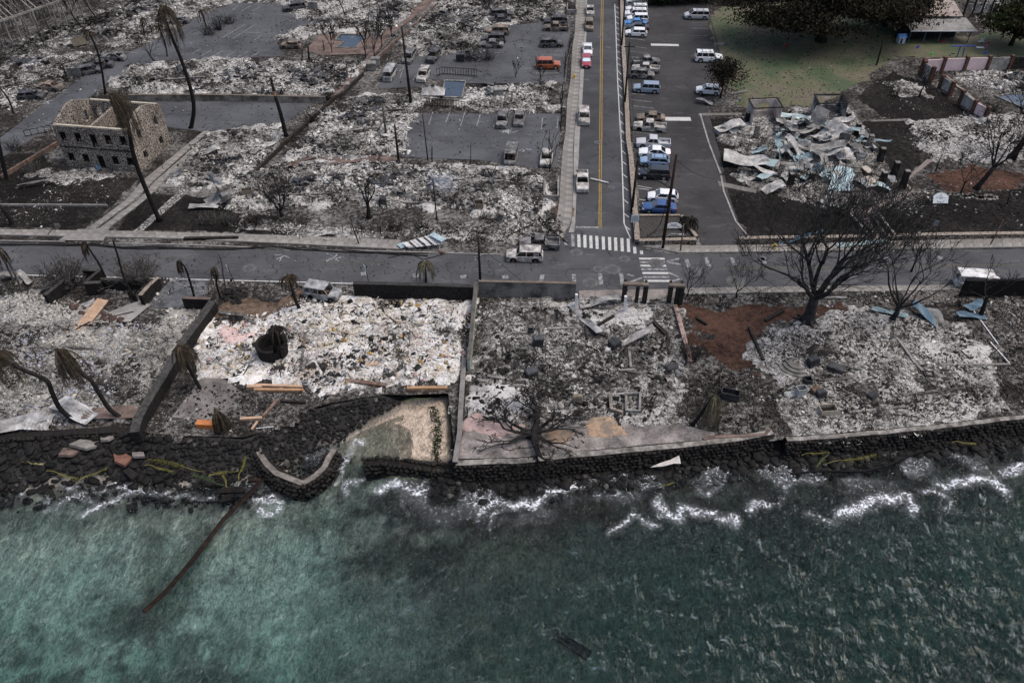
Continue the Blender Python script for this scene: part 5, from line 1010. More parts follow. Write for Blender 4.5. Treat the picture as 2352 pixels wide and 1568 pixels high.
def bare_tree(base, h, spread, r0, label, seed, limbs=5, lev=4, trunk=.28, up=.5, mat=char, minr=.022, lean=(0, 0), roots=False, name='burnt_tree', group=None, kids=(2, 4)):
    r_ = random.Random(seed); root = tag(empty(name, base), label, 'tree', group); m = MB(); th = h * trunk
    top = Vector((lean[0] * th, lean[1] * th, th)); m.tube([(0, 0, -.2), top * .2 + Vector((r_.uniform(-.05, .05), 0, 0)), top * .55 + Vector((r_.uniform(-.1, .1), r_.uniform(-.1, .1), 0)), top], [r0 * 1.7, r0 * 1.1, r0 * .92, r0 * .85], 10)
    if roots:
        for k in range(7): a = k * .9 + r_.random() * .4; m.tube([(math.cos(a) * r0 * .6, math.sin(a) * r0 * .6, .7), (math.cos(a) * r0 * 1.6, math.sin(a) * r0 * 1.6, .2), (math.cos(a) * r0 * 3.2, math.sin(a) * r0 * 3.2, -.02)], [r0 * .45, r0 * .3, r0 * .08], 6)
    m.build('trunk', mat, root, smooth=True); m = MB()
    for k in range(limbs):
        a = 6.283 * k / limbs + r_.uniform(-.35, .35); e = r_.uniform(.35, 1.0); d = Vector((math.cos(a) * spread * e, math.sin(a) * spread * e, 1)).normalized()
        limb(m, top * r_.uniform(.8, 1.0), d, h * (1 - trunk) * r_.uniform(.5, .72), r0 * r_.uniform(.36, .54), 1, r_, up, lev, 5, 7, minr, .22, None, kids, (.55, .78))
    m.build('branches', mat, root, smooth=True); return root
def bark(): return M_('grey_char_bark', (.012, .0115, .011), (.062, .060, .060), 1.6, .85, fine=6)
bare_tree(q('C4', 410, 830), 15.0, 1.25, .62, 'huge bare burnt tree with flared roots on the red soil', 5, 7, 6, .27, .45, bark(), .02, (-.02, .0), True, kids=(3, 4))
bare_tree(q('C4', 1170, 815), 9.5, 1.0, .32, 'bare burnt tree of middle size standing right of the huge tree', 8, 5, 5, .22, .5, bark(), .02, (.05, .0))
bare_tree(q('C4', 1960, 780), 6.5, 1.3, .24, 'charred tree with long drooping limbs in front of the high black wall', 12, 4, 4, .45, -.25, char, .025, (-.1, .0))
bare_tree(q('C3', 1610, 600), 4.2, 1.1, .09, 'small bare street tree left of the other one by the sidewalk', 14, 6, 4, .22, .6, charw, .014); bare_tree(q('C3', 2050, 610), 4.4, .9, .09, 'small bare street tree right of the other one by the sidewalk', 15, 6, 4, .25, .7, charw, .014)
bare_tree(q('C4', 1340, 380), 4.5, .7, .12, 'thin bare tree behind the middle sized burnt tree', 16, 4, 4, .3, .7, char, .018)
bare_tree(q('B2', 1035, 850), 5.4, 1.0, .28, 'stout forked burnt tree in the central rubble, right of the pair', 21, 4, 4, .42, .5, char, .03); bare_tree(q('B2', 250, 835), 5.0, 1.7, .25, 'low spreading burnt tree in the central rubble, left of the pair', 22, 6, 4, .2, .6, char, .03)
bare_tree(q('B4', 1920, 595), 9.5, .9, .34, 'leaning bare tree in the red soil garden at the right', 25, 4, 5, .38, .5, charw, .022, (.35, .0)); bare_tree(q('B4', 2235, 320), 11.0, .8, .45, 'thick black tree cut by the right picture edge', 26, 5, 5, .5, .5, char, .025, (.25, 0))
bare_tree(q('B4', 1780, 640), 5.5, .8, .11, 'slim bare tree above the stepping stones', 27, 4, 4, .35, .7, char, .018); bare_tree(q('B4', 1560, 430), 4.5, .7, .08, 'thin burnt stem with cross twigs near the church path', 28, 3, 3, .5, .7, char, .018)
bare_tree(q('A1', 1400, 565), 5.5, 1.2, .16, 'leaning bare tree at the edge of the car park lane', 31, 4, 4, .3, .5, charw, .025, (-.5, 0)); bare_tree(q('A4', 1410, 870), 5.0, 1.2, .13, 'bare tree with a flat crown by the pink panelled wall', 32, 5, 4, .5, .3, char, .025, (.1, 0))
for i, (x, y, h_) in enumerate(((700, 470, 5.0), (1005, 520, 5.2), (1085, 520, 7.5), (1150, 420, 6.0), (1235, 330, 4.5))):
    bare_tree(q('A2', x, y), h_, .45, .10, ('pollarded bare tree at the left corner of the upper pool', 'pollarded bare tree in front of the upper pool, right corner', 'tall bare stems right of the upper pool', 'bare tree by the bench right of the upper pool', 'burnt shrub tree above the bench near the upper pool')[i], 40 + i, 6, 3, .2, .9, char, .035)
bare_tree(q('A1', 745, 265), 6.5, .5, .14, 'burnt tree leaning against the steel frame ruin, left of two', 51, 3, 3, .5, .6, char, .035, (-.4, 0)); bare_tree(q('A1', 885, 190), 6.0, .5, .12, 'burnt tree leaning against the steel frame ruin, right of two', 52, 3, 3, .6, .6, char, .035, (-.4, 0))
bare_tree(q('A2', 825, 150), 4.5, .5, .12, 'burnt leaning stem above the upper pool shed', 53, 2, 3, .6, .5, char, .035, (-.3, 0)); bare_tree(q('B3', 375, 440), 6.0, .55, .10, 'cluster of thin burnt stems beside the pale sedan', 54, 7, 2, .08, 1.0, char, .03)
bare_tree(q('A3', 295, 720), 4.0, .5, .07, 'fan of thin burnt stems in front of the orange car', 55, 6, 2, .08, 1.0, char, .03); bare_tree(q('A3', 70, 700), 4.2, .6, .07, 'fan of thin burnt stems left of the orange car', 56, 5, 2, .08, 1.0, char, .03)
bare_tree(q('D4', 90, -40), 2.0, 1.0, .05, 'low burnt shrub on the ash at the foot of the red soil', 57, 5, 3, .1, .5, char, .02)
# the wide black tree hanging over the patio (seen from above)
bare_tree(q('D3', 215, 735), 6.4, 5.5, .66, 'wide black gnarled tree hanging over the seafront patio', 63, 8, 5, .36, -.06, char, .035, (.05, -.15), kids=(2, 4)).scale = (1.3, 1.0, .45)
for i, (x, y, s_) in enumerate(((620, 560, 1.0), (1240, 560, 1.0))):
    r_ = random.Random(70 + i); base = q('C1', x, y - 60); root = tag(empty('dry_bush', base), ('left', 'right')[i] + ' dense dry bush of bare twigs growing in the black walled court', 'bush', 'dry bushes in the walled court'); m = MB()
    for k in range(64):
        a = r_.random() * 6.283; d = Vector((math.cos(a) * 1.1, math.sin(a) * .8, r_.uniform(.5, 1.5))).normalized(); limb(m, Vector((r_.uniform(-.4, .4), r_.uniform(-.3, .3), 0)), d, r_.uniform(1.6, 2.4), .05, 1, r_, .5, 4, 3, 5, .024, .3, None, (2, 3), (.45, .65))
    m.build('twigs', ashw, root)
def bush(base, r_x, h, n, label, seed, mat=char, lf=.0, name='burnt_bush', spread=.8, group=None, rad=.02):
    r_ = random.Random(seed); root = tag(empty(name, base), label, 'bush', group); m = MB()
    for k in range(n):
        a = r_.random() * 6.283; d = Vector((math.cos(a) * spread, math.sin(a) * spread, r_.uniform(.5, 1.4))).normalized(); limb(m, Vector((r_.uniform(-r_x, r_x) * .6, r_.uniform(-r_x, r_x) * .4, 0)), d, h * r_.uniform(.5, .9), rad, 3, r_, .5, 4, 3, 6, rad * .6, .3, None, (1, 3), (.4, .6))
    m.build('twigs', mat, root); return root
for i, (p_, x, y, rx, h_, n_, lab) in enumerate((('A1', 1880, 315, 1.5, 1.8, 60, 'black bush on the red kerbed island, left'), ('A1', 1960, 270, 1.2, 2.4, 60, 'black bush on the red kerbed island, middle'), ('A1', 2050, 215, 1.5, 1.8, 60, 'black bush on the red kerbed island, right'), ('B1', 130, 240, 1.6, 1.5, 50, 'black bush at the lane by the stone house'),
     ('A2', 1960, 540, 2.5, 3.0, 90, 'burnt hedge on the island in the upper bay, left part'), ('A2', 2100, 540, 1.5, 2.4, 50, 'burnt hedge on the island in the upper bay, right part'), ('B2', 1240, 960, 1.2, 1.3, 45, 'black bush left of the fallen roof piece'), ('B2', 1520, 950, 1.5, 1.0, 45, 'low black bush above the fallen roof piece'),
     ('B4', 1110, 830, .9, 1.4, 45, 'burnt yucca bush beside the church planter'), ('B4', 2050, 1000, .0, .1, 3, ''), ('D3', 1240, 490, .6, 1.1, 30, 'small spiky black plant by the barbecue'), ('C4', 60, 640, 1.5, 1.2, 40, 'charred low shrubs left of the huge tree'), ('B2', 2070, 860, 1.2, 1.1, 40, 'thin burnt shrub at the right of the central rubble'), ('A2', 520, 1100, 1.4, 1.8, 60, 'black shrubs along the charred boundary wall'),
     ('A2', 650, 900, 1.2, 1.6, 50, 'black shrubs at the end of the tan retaining wall'), ('A2', 1250, 110, 1.5, 2.0, 50, 'burnt shrub near the top of the terracotta wall'), ('C3', 310, 780, .5, 1.2, 16, 'spiky black plant on the house plan, left'), ('C3', 475, 800, .5, 1.2, 16, 'spiky black plant on the house plan, right'), ('A4', 1180, 870, 1.3, 1.4, 45, 'burnt shrub by the church lawn'), ('A4', 2060, 1010, 1.0, 1.8, 45, 'spiky burnt bush at the end of the pink panelled wall'),
     ('C3', 1640, 1180, .7, 3.0, 50, 'burnt hedge column at the end of the pinkish wall'), ('C3', 1700, 650, 1.4, 1.0, 40, 'black shrub heap at the top of the red soil'), ('C3', 1960, 690, 1.4, .9, 40, 'low black shrub heap below the small street tree'))):
    if lab: bush(q(p_, x, y), rx, h_, n_, lab, 200 + i, char if i % 3 else charw, rad=.03)
for i, (x, y) in enumerate(((1870, 880), (2060, 880), (2250, 900))): bush(q('B1', x, y + 20), 1.6, 1.4, 70, ('left', 'middle', 'right')[i] + ' clump of scorched upright stalks above the sidewalk', 240 + i, ashw if i < 2 else charw, spread=.25, rad=.035, name='scorched_stalks')
for i, (x, y) in enumerate(((240, 450), (320, 440), (405, 330))): bush(q('B1', x, y), 1.0, 1.5, 30, ('left', 'middle', 'right')[i] + ' tuft of dry stalks on the stone house lawn', 250 + i, ashw, spread=.2, rad=.03, name='scorched_stalks')
def leafy(base, rx, ry, h, label, seed, nleaf, size, cols, trunk_r=.5, z0=.3, nbr=16, gap=.5, name='scorched_tree'):
    r_ = random.Random(seed); root = tag(empty(name, base), label, 'tree'); m = MB(); g = []
    m.tube([(0, 0, -.2), (.1, 0, h * .2), (0, .1, h * .42)], [trunk_r * 1.4, trunk_r, trunk_r * .8], 9)
    m.build('trunk', charw, root, smooth=True); m = MB()
    for k in range(nbr):
        a = 6.283 * k / nbr + r_.uniform(-.2, .2); e = r_.uniform(.3, 1); d = Vector((math.cos(a) * rx / h * 1.4 * e, math.sin(a) * ry / h * 1.4 * e, .9)).normalized(); limb(m, Vector((0, 0, h * r_.uniform(.25, .42))), d, h * .36, trunk_r * .35, 1, r_, .3, 3, 4, 6, .03, .25, g, (2, 4), (.5, .75))
    m.build('branches', charw, root)
    rg = np.random.default_rng(seed); nc = max(40, nleaf // 60); cen = []
    while len(cen) < nc:
        u, v_, w_ = rg.uniform(-1, 1, 3)
        if u * u + v_ * v_ + w_ * w_ < 1 and u * u + v_ * v_ + w_ * w_ > .12 and vnoise(np.array([u * 2.2 + 9]), np.array([v_ * 2.2 + w_ * 2]), seed)[0] > gap * .75: cen.append((u * rx, v_ * ry, h * (z0 + (1 - z0) * (w_ * .5 + .5))))
    cen = np.array(cen + [tuple(p) for p in g[::3]]); ci = rg.integers(0, len(cen), nleaf); c = cen[ci] + rg.normal(0, 1, (nleaf, 3)) * np.array([.09 * rx + .35, .09 * ry + .35, .35])
    s_ = size * rg.uniform(.6, 1.3, nleaf); a = rg.normal(0, 1, (nleaf, 3)); a /= np.linalg.norm(a, axis=1)[:, None]; b = np.cross(a, rg.normal(0, 1, (nleaf, 3))); b /= np.linalg.norm(b, axis=1)[:, None] + 1e-9
    V = np.stack([c - a * s_[:, None], c + b * s_[:, None] * .45, c + a * s_[:, None], c - b * s_[:, None] * .45], 1).reshape(-1, 3); F = np.arange(nleaf * 4).reshape(-1, 4)
    pal = np.array(cols); cc = pal[(rg.random(len(cen)) * len(pal)).astype(int)][ci] * rg.uniform(.6, 1.4, (nleaf, 1)); o = link('crown', npmesh('crown', V, F, debrisM, np.repeat(cc, 4, 0)), None, root); return root
DL = [(.018, .016, .011), (.030, .026, .017), (.024, .026, .014), (.05, .042, .028), (.012, .011, .009)]
b_ = P(1885, 95); leafy(b_, 19, 11, 13, 'huge dark scorched shade tree filling the top right of the lawn', 301, 60000, .30, DL, .9, .22, 22, .62)
leafy(P(2030, 60), 6.0, 6, 9, 'dark scorched tree overhanging the shed roof', 302, 16000, .32, DL, .5, .25, 12, .45)
leafy(q('A3', 1905, 880), 3.4, 3.0, 7.0, 'small half burnt tree with brown leaves over the white car', 303, 3600, .20, [(.020, .016, .013), (.035, .026, .02), (.012, .011, .010)], .14, .2, 16, .2)
leafy(q('A4', 2230, 410), 7, 6, 8, 'dark green and brown tree at the top right edge', 304, 12000, .3, [(.022, .030, .014), (.030, .024, .014), (.04, .045, .018)], .35, .3, 10, .45); leafy(q('A3', 1350, 25), 7, 2.5, 3.5, 'dark hedge at the far end of the car park', 305, 9000, .28, [(.014, .02, .011), (.02, .026, .013), (.02, .016, .012)], .2, .1, 8, .2, 'dark_hedge')
leafy(q('A3', 1660, 15), 8, 3, 4, 'dark undergrowth above the silver minivan', 306, 8000, .28, DL, .2, .1, 8, .3, 'dark_hedge')

def palm(pts, r0, r1, label, fr=10, fl=2.2, droop=2.4, mat=char, fm=None, seed=0, name='burnt_palm', bias=None, width=.34, lf=True):
    """pts: world points of the trunk from foot to head"""
    r_ = random.Random(seed); P0 = pts[0]; root = tag(empty(name, P0), label, 'palm', 'burnt palms'); L_ = [p - P0 for p in pts]; L_[0].z -= .15
    sm = []
    for i in range(len(L_) - 1):
        a, b, c, d = L_[max(i - 1, 0)], L_[i], L_[i + 1], L_[min(i + 2, len(L_) - 1)]
        for k in range(5): t = k / 5; sm.append(.5 * ((2 * b) + (c - a) * t + (2 * a - 5 * b + 4 * c - d) * t * t + (3 * b - a - 3 * c + d) * t ** 3))
    sm.append(L_[-1]); n = len(sm); rad = [r0 * 1.35 if i == 0 else r0 + (r1 - r0) * i / (n - 1) for i in range(n)]
    MB().tube(sm, rad, 9).build('trunk', mat, root, smooth=True); hd = sm[-1]
    fr = int(fr * 1.5)
    for k in range(fr):
        a = 6.283 * k / max(1, fr) + r_.uniform(-.3, .3); out = Vector((math.cos(a), math.sin(a), 0)); 
        if bias: out = (out * .45 + Vector(bias)).normalized()
        ln = fl * r_.uniform(.7, 1.15); pp = []; dd = (out * r_.uniform(.5, .9) + Vector((0, 0, r_.uniform(.2, .7)))).normalized(); c = hd.copy()
        for j in range(8): pp.append(c.copy()); dd = (dd + Vector((0, 0, -droop * .17 * (1 + j * .18))) + Vector((r_.uniform(-.1, .1),) * 3)).normalized(); c = c + dd * ln / 7
        m = MB(); m.tube(pp, [.05 - .005 * j for j in range(8)], 4)
        if lf:
            for j in range(1, 8):
                for h_ in range(4):
                    for s_ in (-1, 1):
                        b = pp[j - 1].lerp(pp[j], h_ / 4); t_ = (pp[j] - pp[j - 1]).normalized(); sd = t_.cross(Vector((0, 0, 1))); sd = sd.normalized() if sd.length > .01 else Vector((1, 0, 0)); ll = width * ln * .75 * r_.uniform(.6, 1.2)
                        e = b + (sd * s_ * .35 + t_ * .5 + Vector((0, 0, -.8))).normalized() * ll; wv_ = t_ * .06; m.add([b - wv_, b + wv_, e], [(0, 1, 2)])
        m.build('frond', fm or frondM, root)
    return root
def pp_(p_, pts, dy=None):
    """trunk through picture points: foot on the ground, the rest near the foot's upright plane, leaning by dy metres in depth"""
    f = q(p_, *pts[0]); out = [f]; n = len(pts) - 1
    for i, a in enumerate(pts[1:]): out.append(qy(p_, a[0], a[1], f.y + (dy or 0) * (i + 1) / n))
    return out
palm(pp_('A1', [(1710, 1150), (1738, 930), (1650, 600), (1540, 330), (1440, 60)]), .34, .17, 'tallest palm, curved, with dead fronds hanging along its trunk behind the stone house', 16, 6.0, 3.4, seed=1, width=.3, bias=(.35, 0, -.25))
palm(pp_('A1', [(945, 840), (900, 560), (850, 400), (795, 290)]), .2, .13, 'slim palm stem with a few short fronds behind the stone house', 7, 1.8, 2.0, seed=2)
palm([q('B1', 1435, 880)] + [qy('B1', x, y, q('B1', 1435, 880).y - d) for x, y, d in ((1270, 500, .3), (1190, 250, .6), (1150, 20, .9))] + [qy('A1', 1060, 890, q('B1', 1435, 880).y - 1.2), qy('A1', 980, 845, q('B1', 1435, 880).y - 1.4)], .33, .16, 'curved palm in front of the stone house with fronds hanging down', 16, 6.4, 3.6, seed=3, width=.28, bias=(.5, 0, -.4))
palm(pp_('A2', [(290, 1220), (240, 1020), (190, 860)]), .36, .24, 'thick palm trunk snapped at its raw orange break', 0, seed=4); m = MB(); pA = qy('A2', 190, 860, q('A2', 290, 1220).y); pB = qy('A2', 150, 700, q('A2', 290, 1220).y)
o = bpy.data.objects['burnt_palm.003']; m.tube([pA - o.location, pA.lerp(pB, .3) - o.location], [.2, .14], 7); m.build('raw_break', woodO, o); MB().tube([pA.lerp(pB, .28) - o.location, pB - o.location], [.26, .16], 7).build('broken_top', charw, o)
palm(pp_('A1', [(1500, 510), (1480, 380), (1420, 235)]), .13, .1, 'thin palm stem left of the tallest palm', 6, 1.6, 2.4, seed=5); palm(pp_('A1', [(1292, 320), (1280, 230), (1270, 160)]), .13, .1, 'thin palm stem above the leaning bare tree', 6, 2.2, 3.2, seed=6, bias=(0, 0, -.3)); palm(pp_('A1', [(1852, 265), (1840, 200), (1798, 90)]), .14, .1, 'palm with a bent head on the red kerbed island', 6, 2.4, 3.0, seed=7, bias=(.1, 0, -.4))
palm(pp_('D1', [(1085, 580), (960, 500), (870, 370), (790, 240), (720, 190), (600, 70), (490, -30)], 1.0), .24, .17, 'curved palm leaning left over the fallen tiles with hanging fronds', 16, 4.4, 3.6, seed=8, width=.42, bias=(.4, -.2, -.5))
palm(pp_('D1', [(730, 605), (600, 560), (510, 470), (450, 340), (400, 240), (200, 150), (-60, 20)], .5), .26, .19, 'strongly bent palm leaning out of the left picture edge', 14, 4.4, 3.6, seed=9, width=.42)
palm(pp_('C1', [(1225, 640), (1120, 450), (1060, 250), (1015, 100)]), .13, .1, 'bare palm stem without fronds between the dry bushes', 0, seed=10); palm(pp_('C1', [(975, 500), (900, 330), (830, 220), (760, 110)]), .15, .1, 'palm with a folded head hanging over the road, left court', 8, 2.6, 4, seed=11, bias=(-.5, 0, -.6), width=.4)
palm(pp_('C1', [(1742, 600), (1700, 450), (1660, 340), (1605, 282)]), .14, .1, 'palm with a folded head right of the courtyard', 8, 2.2, 4, seed=12, bias=(-.3, 0, -.8), width=.4); palm(pp_('C1', [(1978, 612), (1945, 500), (1940, 400), (1916, 338)]), .14, .1, 'palm with a folded head above the stone heap', 7, 2.1, 4, seed=13, bias=(-.3, 0, -.8), width=.4)
palm(pp_('C1', [(2025, 532), (2000, 390), (1990, 300), (1966, 212)]), .11, .09, 'bare bent palm stem beside the road sign', 0, mat=ashw, seed=14)
palm(pp_('C1', [(95, 592), (40, 520), (-20, 440)]), .14, .1, 'pale palm stem leaning out at the left edge, lowest of three', 0, mat=ashw, seed=15); palm(pp_('C1', [(138, 492), (70, 340), (-10, 180)]), .13, .1, 'pale palm stem at the left edge, uppermost of three', 6, 2.4, 3.6, mat=ashw, seed=16); palm(pp_('C1', [(205, 580), (140, 420), (70, 270), (5, 185)]), .14, .1, 'pale palm stem at the left edge, rightmost of three', 6, 2.6, 3.6, mat=ashw, seed=17, bias=(-.4, 0, -.5))
palm(pp_('C2', [(415, 722), (365, 610), (335, 500), (310, 420)]), .22, .16, 'shaggy palm left of the burnt silver boxy car', 14, 1.9, 2.8, seed=18, width=.4); palm(pp_('C2', [(1545, 490), (1540, 400), (1530, 300)]), .16, .12, 'drooping olive palm behind the long basalt wall', 12, 2.6, 3.0, fm=frondG, seed=19, width=.3)
palm(pp_('C2', [(190, 1130), (185, 1000), (180, 880)]), .22, .16, 'black palm standing in the round basalt planter', 16, 2.6, 3.0, fm=M_('black_frond', (.012, .011, .010), (.035, .03, .025), 3), seed=20, width=.3)
palm(pp_('D3', [(1590, 640), (1660, 560), (1740, 450), (1800, 370)], 0), .2, .14, 'leaning palm with a skirt of olive fronds by the sea wall', 16, 4.2, 3.6, fm=frondG, seed=21, width=.26, bias=(.05, -.1, -.7))
palm(pp_('D1', [(1930, 640), (1910, 590), (1880, 510)], -.3), .18, .14, 'short palm with hanging fronds in front of the orange chest', 18, 2.8, 3.6, seed=22, width=.45, bias=(.3, -.2, -.5)); palm(pp_('D1', [(1745, 320), (1680, 200), (1600, 60), (1560, -60)], .2), .2, .15, 'palm with hanging fronds over the slanting stone wall', 18, 3.2, 3.4, seed=23, width=.45, bias=(.1, 0, -.4))
palm(pp_('B1', [(60, 515), (35, 400), (0, 240), (-30, 100)]), .3, .24, 'thick palm trunk at the left edge beside the lane wall', 0, seed=24); palm(pp_('B1', [(110, 915), (70, 830), (0, 750), (-80, 690)]), .3, .24, 'bent palm trunk at the left edge above the sidewalk', 0, seed=25)
palm([q('B3', 1615, 960), q('B3', 1615, 960) + Vector((0, 0, .7)), q('B3', 1615, 960) + Vector((0, .1, 1.7))], .2, .15, 'bushy black palm in the corner planting bed', 22, 2.3, 2.2, fm=MATS['black_frond'], seed=26, width=.3)
palm(pp_('A1', [(120, 1020), (80, 900), (0, 790)]), .15, .1, 'thin palm stem on the kerbed island at the left edge', 0, seed=27)
# ============================================================ BUILDINGS AND RUINS
def wallcells(m, a, b, t, z0, z1, ops=(), inward=True):
    """upright wall from a to b (x, y) with real openings (u0, u1, v0, v1); the reveals are built"""
    a, b = Vector((a[0], a[1])), Vector((b[0], b[1])); d = b - a; Ln = d.length; d.normalize(); n = Vector((-d.y, d.x)) * t
    us = sorted(set([0, Ln] + [k for o in ops for k in o[:2]])); vs = sorted(set([z0, z1] + [k for o in ops for k in o[2:4]]))
    def full(i, j):
        if not (0 <= i < len(us) - 1 and 0 <= j < len(vs) - 1): return False
        u, v_ = (us[i] + us[i + 1]) / 2, (vs[j] + vs[j + 1]) / 2
        return not any(o[0] < u < o[1] and o[2] < v_ < o[3] for o in ops)
    def pt(u, v_, k): p = a + d * u + n * k; return (p.x, p.y, v_)
    for i in range(len(us) - 1):
        for j in range(len(vs) - 1):
            if not full(i, j): continue
            u0, u1, v0, v1 = us[i], us[i + 1], vs[j], vs[j + 1]
            m.add([pt(u0, v0, 0), pt(u1, v0, 0), pt(u1, v1, 0), pt(u0, v1, 0), pt(u0, v0, 1), pt(u1, v0, 1), pt(u1, v1, 1), pt(u0, v1, 1)],
                  [(0, 1, 2, 3), (7, 6, 5, 4)] + ([(3, 2, 6, 7)] if not full(i, j + 1) else []) + ([(1, 0, 4, 5)] if not full(i, j - 1) else []) + ([(0, 3, 7, 4)] if not full(i - 1, j) else []) + ([(2, 1, 5, 6)] if not full(i + 1, j) else []))
    return m
def h_at(base, px, py):                # height at which the upright line over base meets picture row py
    lo, hi = 0.0, 40.0
    for _ in range(40):
        md = (lo + hi) / 2; dy, dz = base.y, md - CAM_H; depth = dy * CP - dz * SP; yy = 784 - FPX * (dy * SP + dz * CP) / depth
        if yy > py: lo = md
        else: hi = md
    return lo
# ---- stone house
FR, FL, BR = P(323.9, 394.6), P(156, 381), P(394.6, 329.4); BLf = FL + BR - FR
sh = tag(empty('stone_house', FL), 'roofless two storey lava stone house with burnt out windows', 'house')
o2 = FL; e_ = h_at(FL, *[ (100 + 175 / 6.918) * .9408, (220 + 600 / 6.918) * .9408 ]); e_ = min(max(e_, 6.2), 7.6)
lf = (FR - FL).length; ls = (BR - FR).length; st2 = e_ * .52
def loc2(v): return ((v - FL).x, (v - FL).y)
def wins(L_, n, z0, h_, w_, off=0.0): return [(L_ * (i + .5) / n - w_ / 2 + off, L_ * (i + .5) / n + w_ / 2 + off, z0, z0 + h_) for i in range(n)]
fo = wins(lf, 5, .9, 1.35, .95); fo[2] = (fo[2][0], fo[2][1], .02, 2.2); fo2 = wins(lf, 5, st2 + .75, 1.5, .95); fo2[2] = (fo2[2][0], fo2[2][1], st2 + .1, st2 + 2.2)
m = MB(); wallcells(m, loc2(FL), loc2(FR), .72, 0, e_, fo + fo2); m.build('front_wall', lavast, sh)
m = MB(); wallcells(m, loc2(FR), loc2(BR), .5, 0, e_, wins(ls, 2, 1.0, 1.3, .9) + wins(ls, 2, st2 + .8, 1.3, .9)); m.build('side_wall', lavast, sh)
m = MB(); wallcells(m, loc2(BR), loc2(BLf), .5, 0, e_, wins(lf, 4, .9, 1.35, .95) + wins(lf, 4, st2 + .75, 1.4, .95)); m.build('rear_wall', lavast, sh)
m = MB(); wallcells(m, loc2(BLf), loc2(FL), .5, 0, e_, wins(ls, 2, st2 + .7, 1.6, .85) + wins(ls, 2, 1.0, 1.3, .9)); m.build('side_wall', lavast, sh)
for a, b in ((FR, BR), (BLf, FL)):      # gables
    A2, B2 = Vector(loc2(a)), Vector(loc2(b)); d = (B2 - A2); nn = Vector((-d.y, d.x)).normalized() * .5; Md = (A2 + B2) / 2; m = MB(); ap = e_ + 1.5
    vs = [(*A2, e_), (*B2, e_), (*(Md + d * .10), ap), (*(Md - d * .10), ap)]; vs += [(x + nn.x, y + nn.y, z) for x, y, z in vs]
    m.add(vs, [(0, 1, 2, 3), (7, 6, 5, 4), (1, 5, 6, 2), (2, 6, 7, 3), (3, 7, 4, 0)]); m.build('gable', lavast, sh)
for a, b in ((FL, FR), (BR, BLf)):
    A2, B2 = Vector(loc2(a)), Vector(loc2(b)); d = (B2 - A2).normalized(); nn = Vector((-d.y, d.x)) * .25; MB().beam((*(A2 + nn + d * .5), e_ + .09), (*(B2 + nn - d * .5), e_ + .09), .35, .16).build('wall_plate', M_('pale_plate', (.40, .36, .28), (.55, .50, .40), 1, fine=4), sh)
for op in fo + fo2:                     # dressed window surrounds: each sill a piece
    d = Vector(loc2(FR)).normalized(); c = d * ((op[0] + op[1]) / 2); nn = Vector((-d.y, d.x)); c2 = c - nn * .03
    MB().box((c2.x, c2.y, op[2] - .07), (1.25, .22, .12), math.atan2(d.y, d.x)).build('sill', capst2, sh); ci = c + nn * .2; w2 = (op[1] - op[0]) / 2; mw = MB()
    for sg in (-1, 1): e2 = ci + d * sg * (w2 - .07); mw.box((e2.x, e2.y, (op[2] + op[3]) / 2), (.14, .34, op[3] - op[2]), math.atan2(d.y, d.x))
    mw.box((ci.x, ci.y, op[3] - .08), (w2 * 2, .36, .16), math.atan2(d.y, d.x)).box((ci.x, ci.y, (op[2] + op[3]) / 2), (.08, .1, op[3] - op[2]), math.atan2(d.y, d.x)); e2 = c + nn * .66; mw.box((e2.x, e2.y, (op[2] + op[3]) / 2 + .1), (w2 * 2, .06, (op[3] - op[2]) * .75), math.atan2(d.y, d.x)); mw.build('window_frame_dark_back', char, sh)  # charred frame, and behind it a black board imitating a shaded opening
m = MB(); d = Vector(loc2(FR)).normalized(); nn = Vector((-d.y, d.x)); c = d * (lf / 2) - nn * .05; m.box((c.x, c.y, st2 - .1), (lf, .14, .16), math.atan2(d.y, d.x)); m.build('string_course', charw, sh)
m = MB(); n3 = Vector((-d.y, d.x)); c = d * (lf * .4) + n3 * ls * .5; m.box((c.x, c.y, e_ * .45), (.4, ls - 1.1, e_ * .9), math.atan2(d.y, d.x)); m.build('inner_wall', lavast, sh)
m = MB(); cc = (Vector(loc2(FL)) + Vector(loc2(BR))) / 2; m.box((cc.x, cc.y, .12), (lf - 1.05, ls - 1.05, .2), math.atan2(d.y, d.x)); m.build('floor', ashD, sh); MB().box((cc.x, cc.y, st2 - .25), (lf - 1.5, ls - 1.1, .18), math.atan2(d.y, d.x)).build('added_shade_slab', charw, sh)  # mid-height slab is added to keep light out of the ground-floor windows
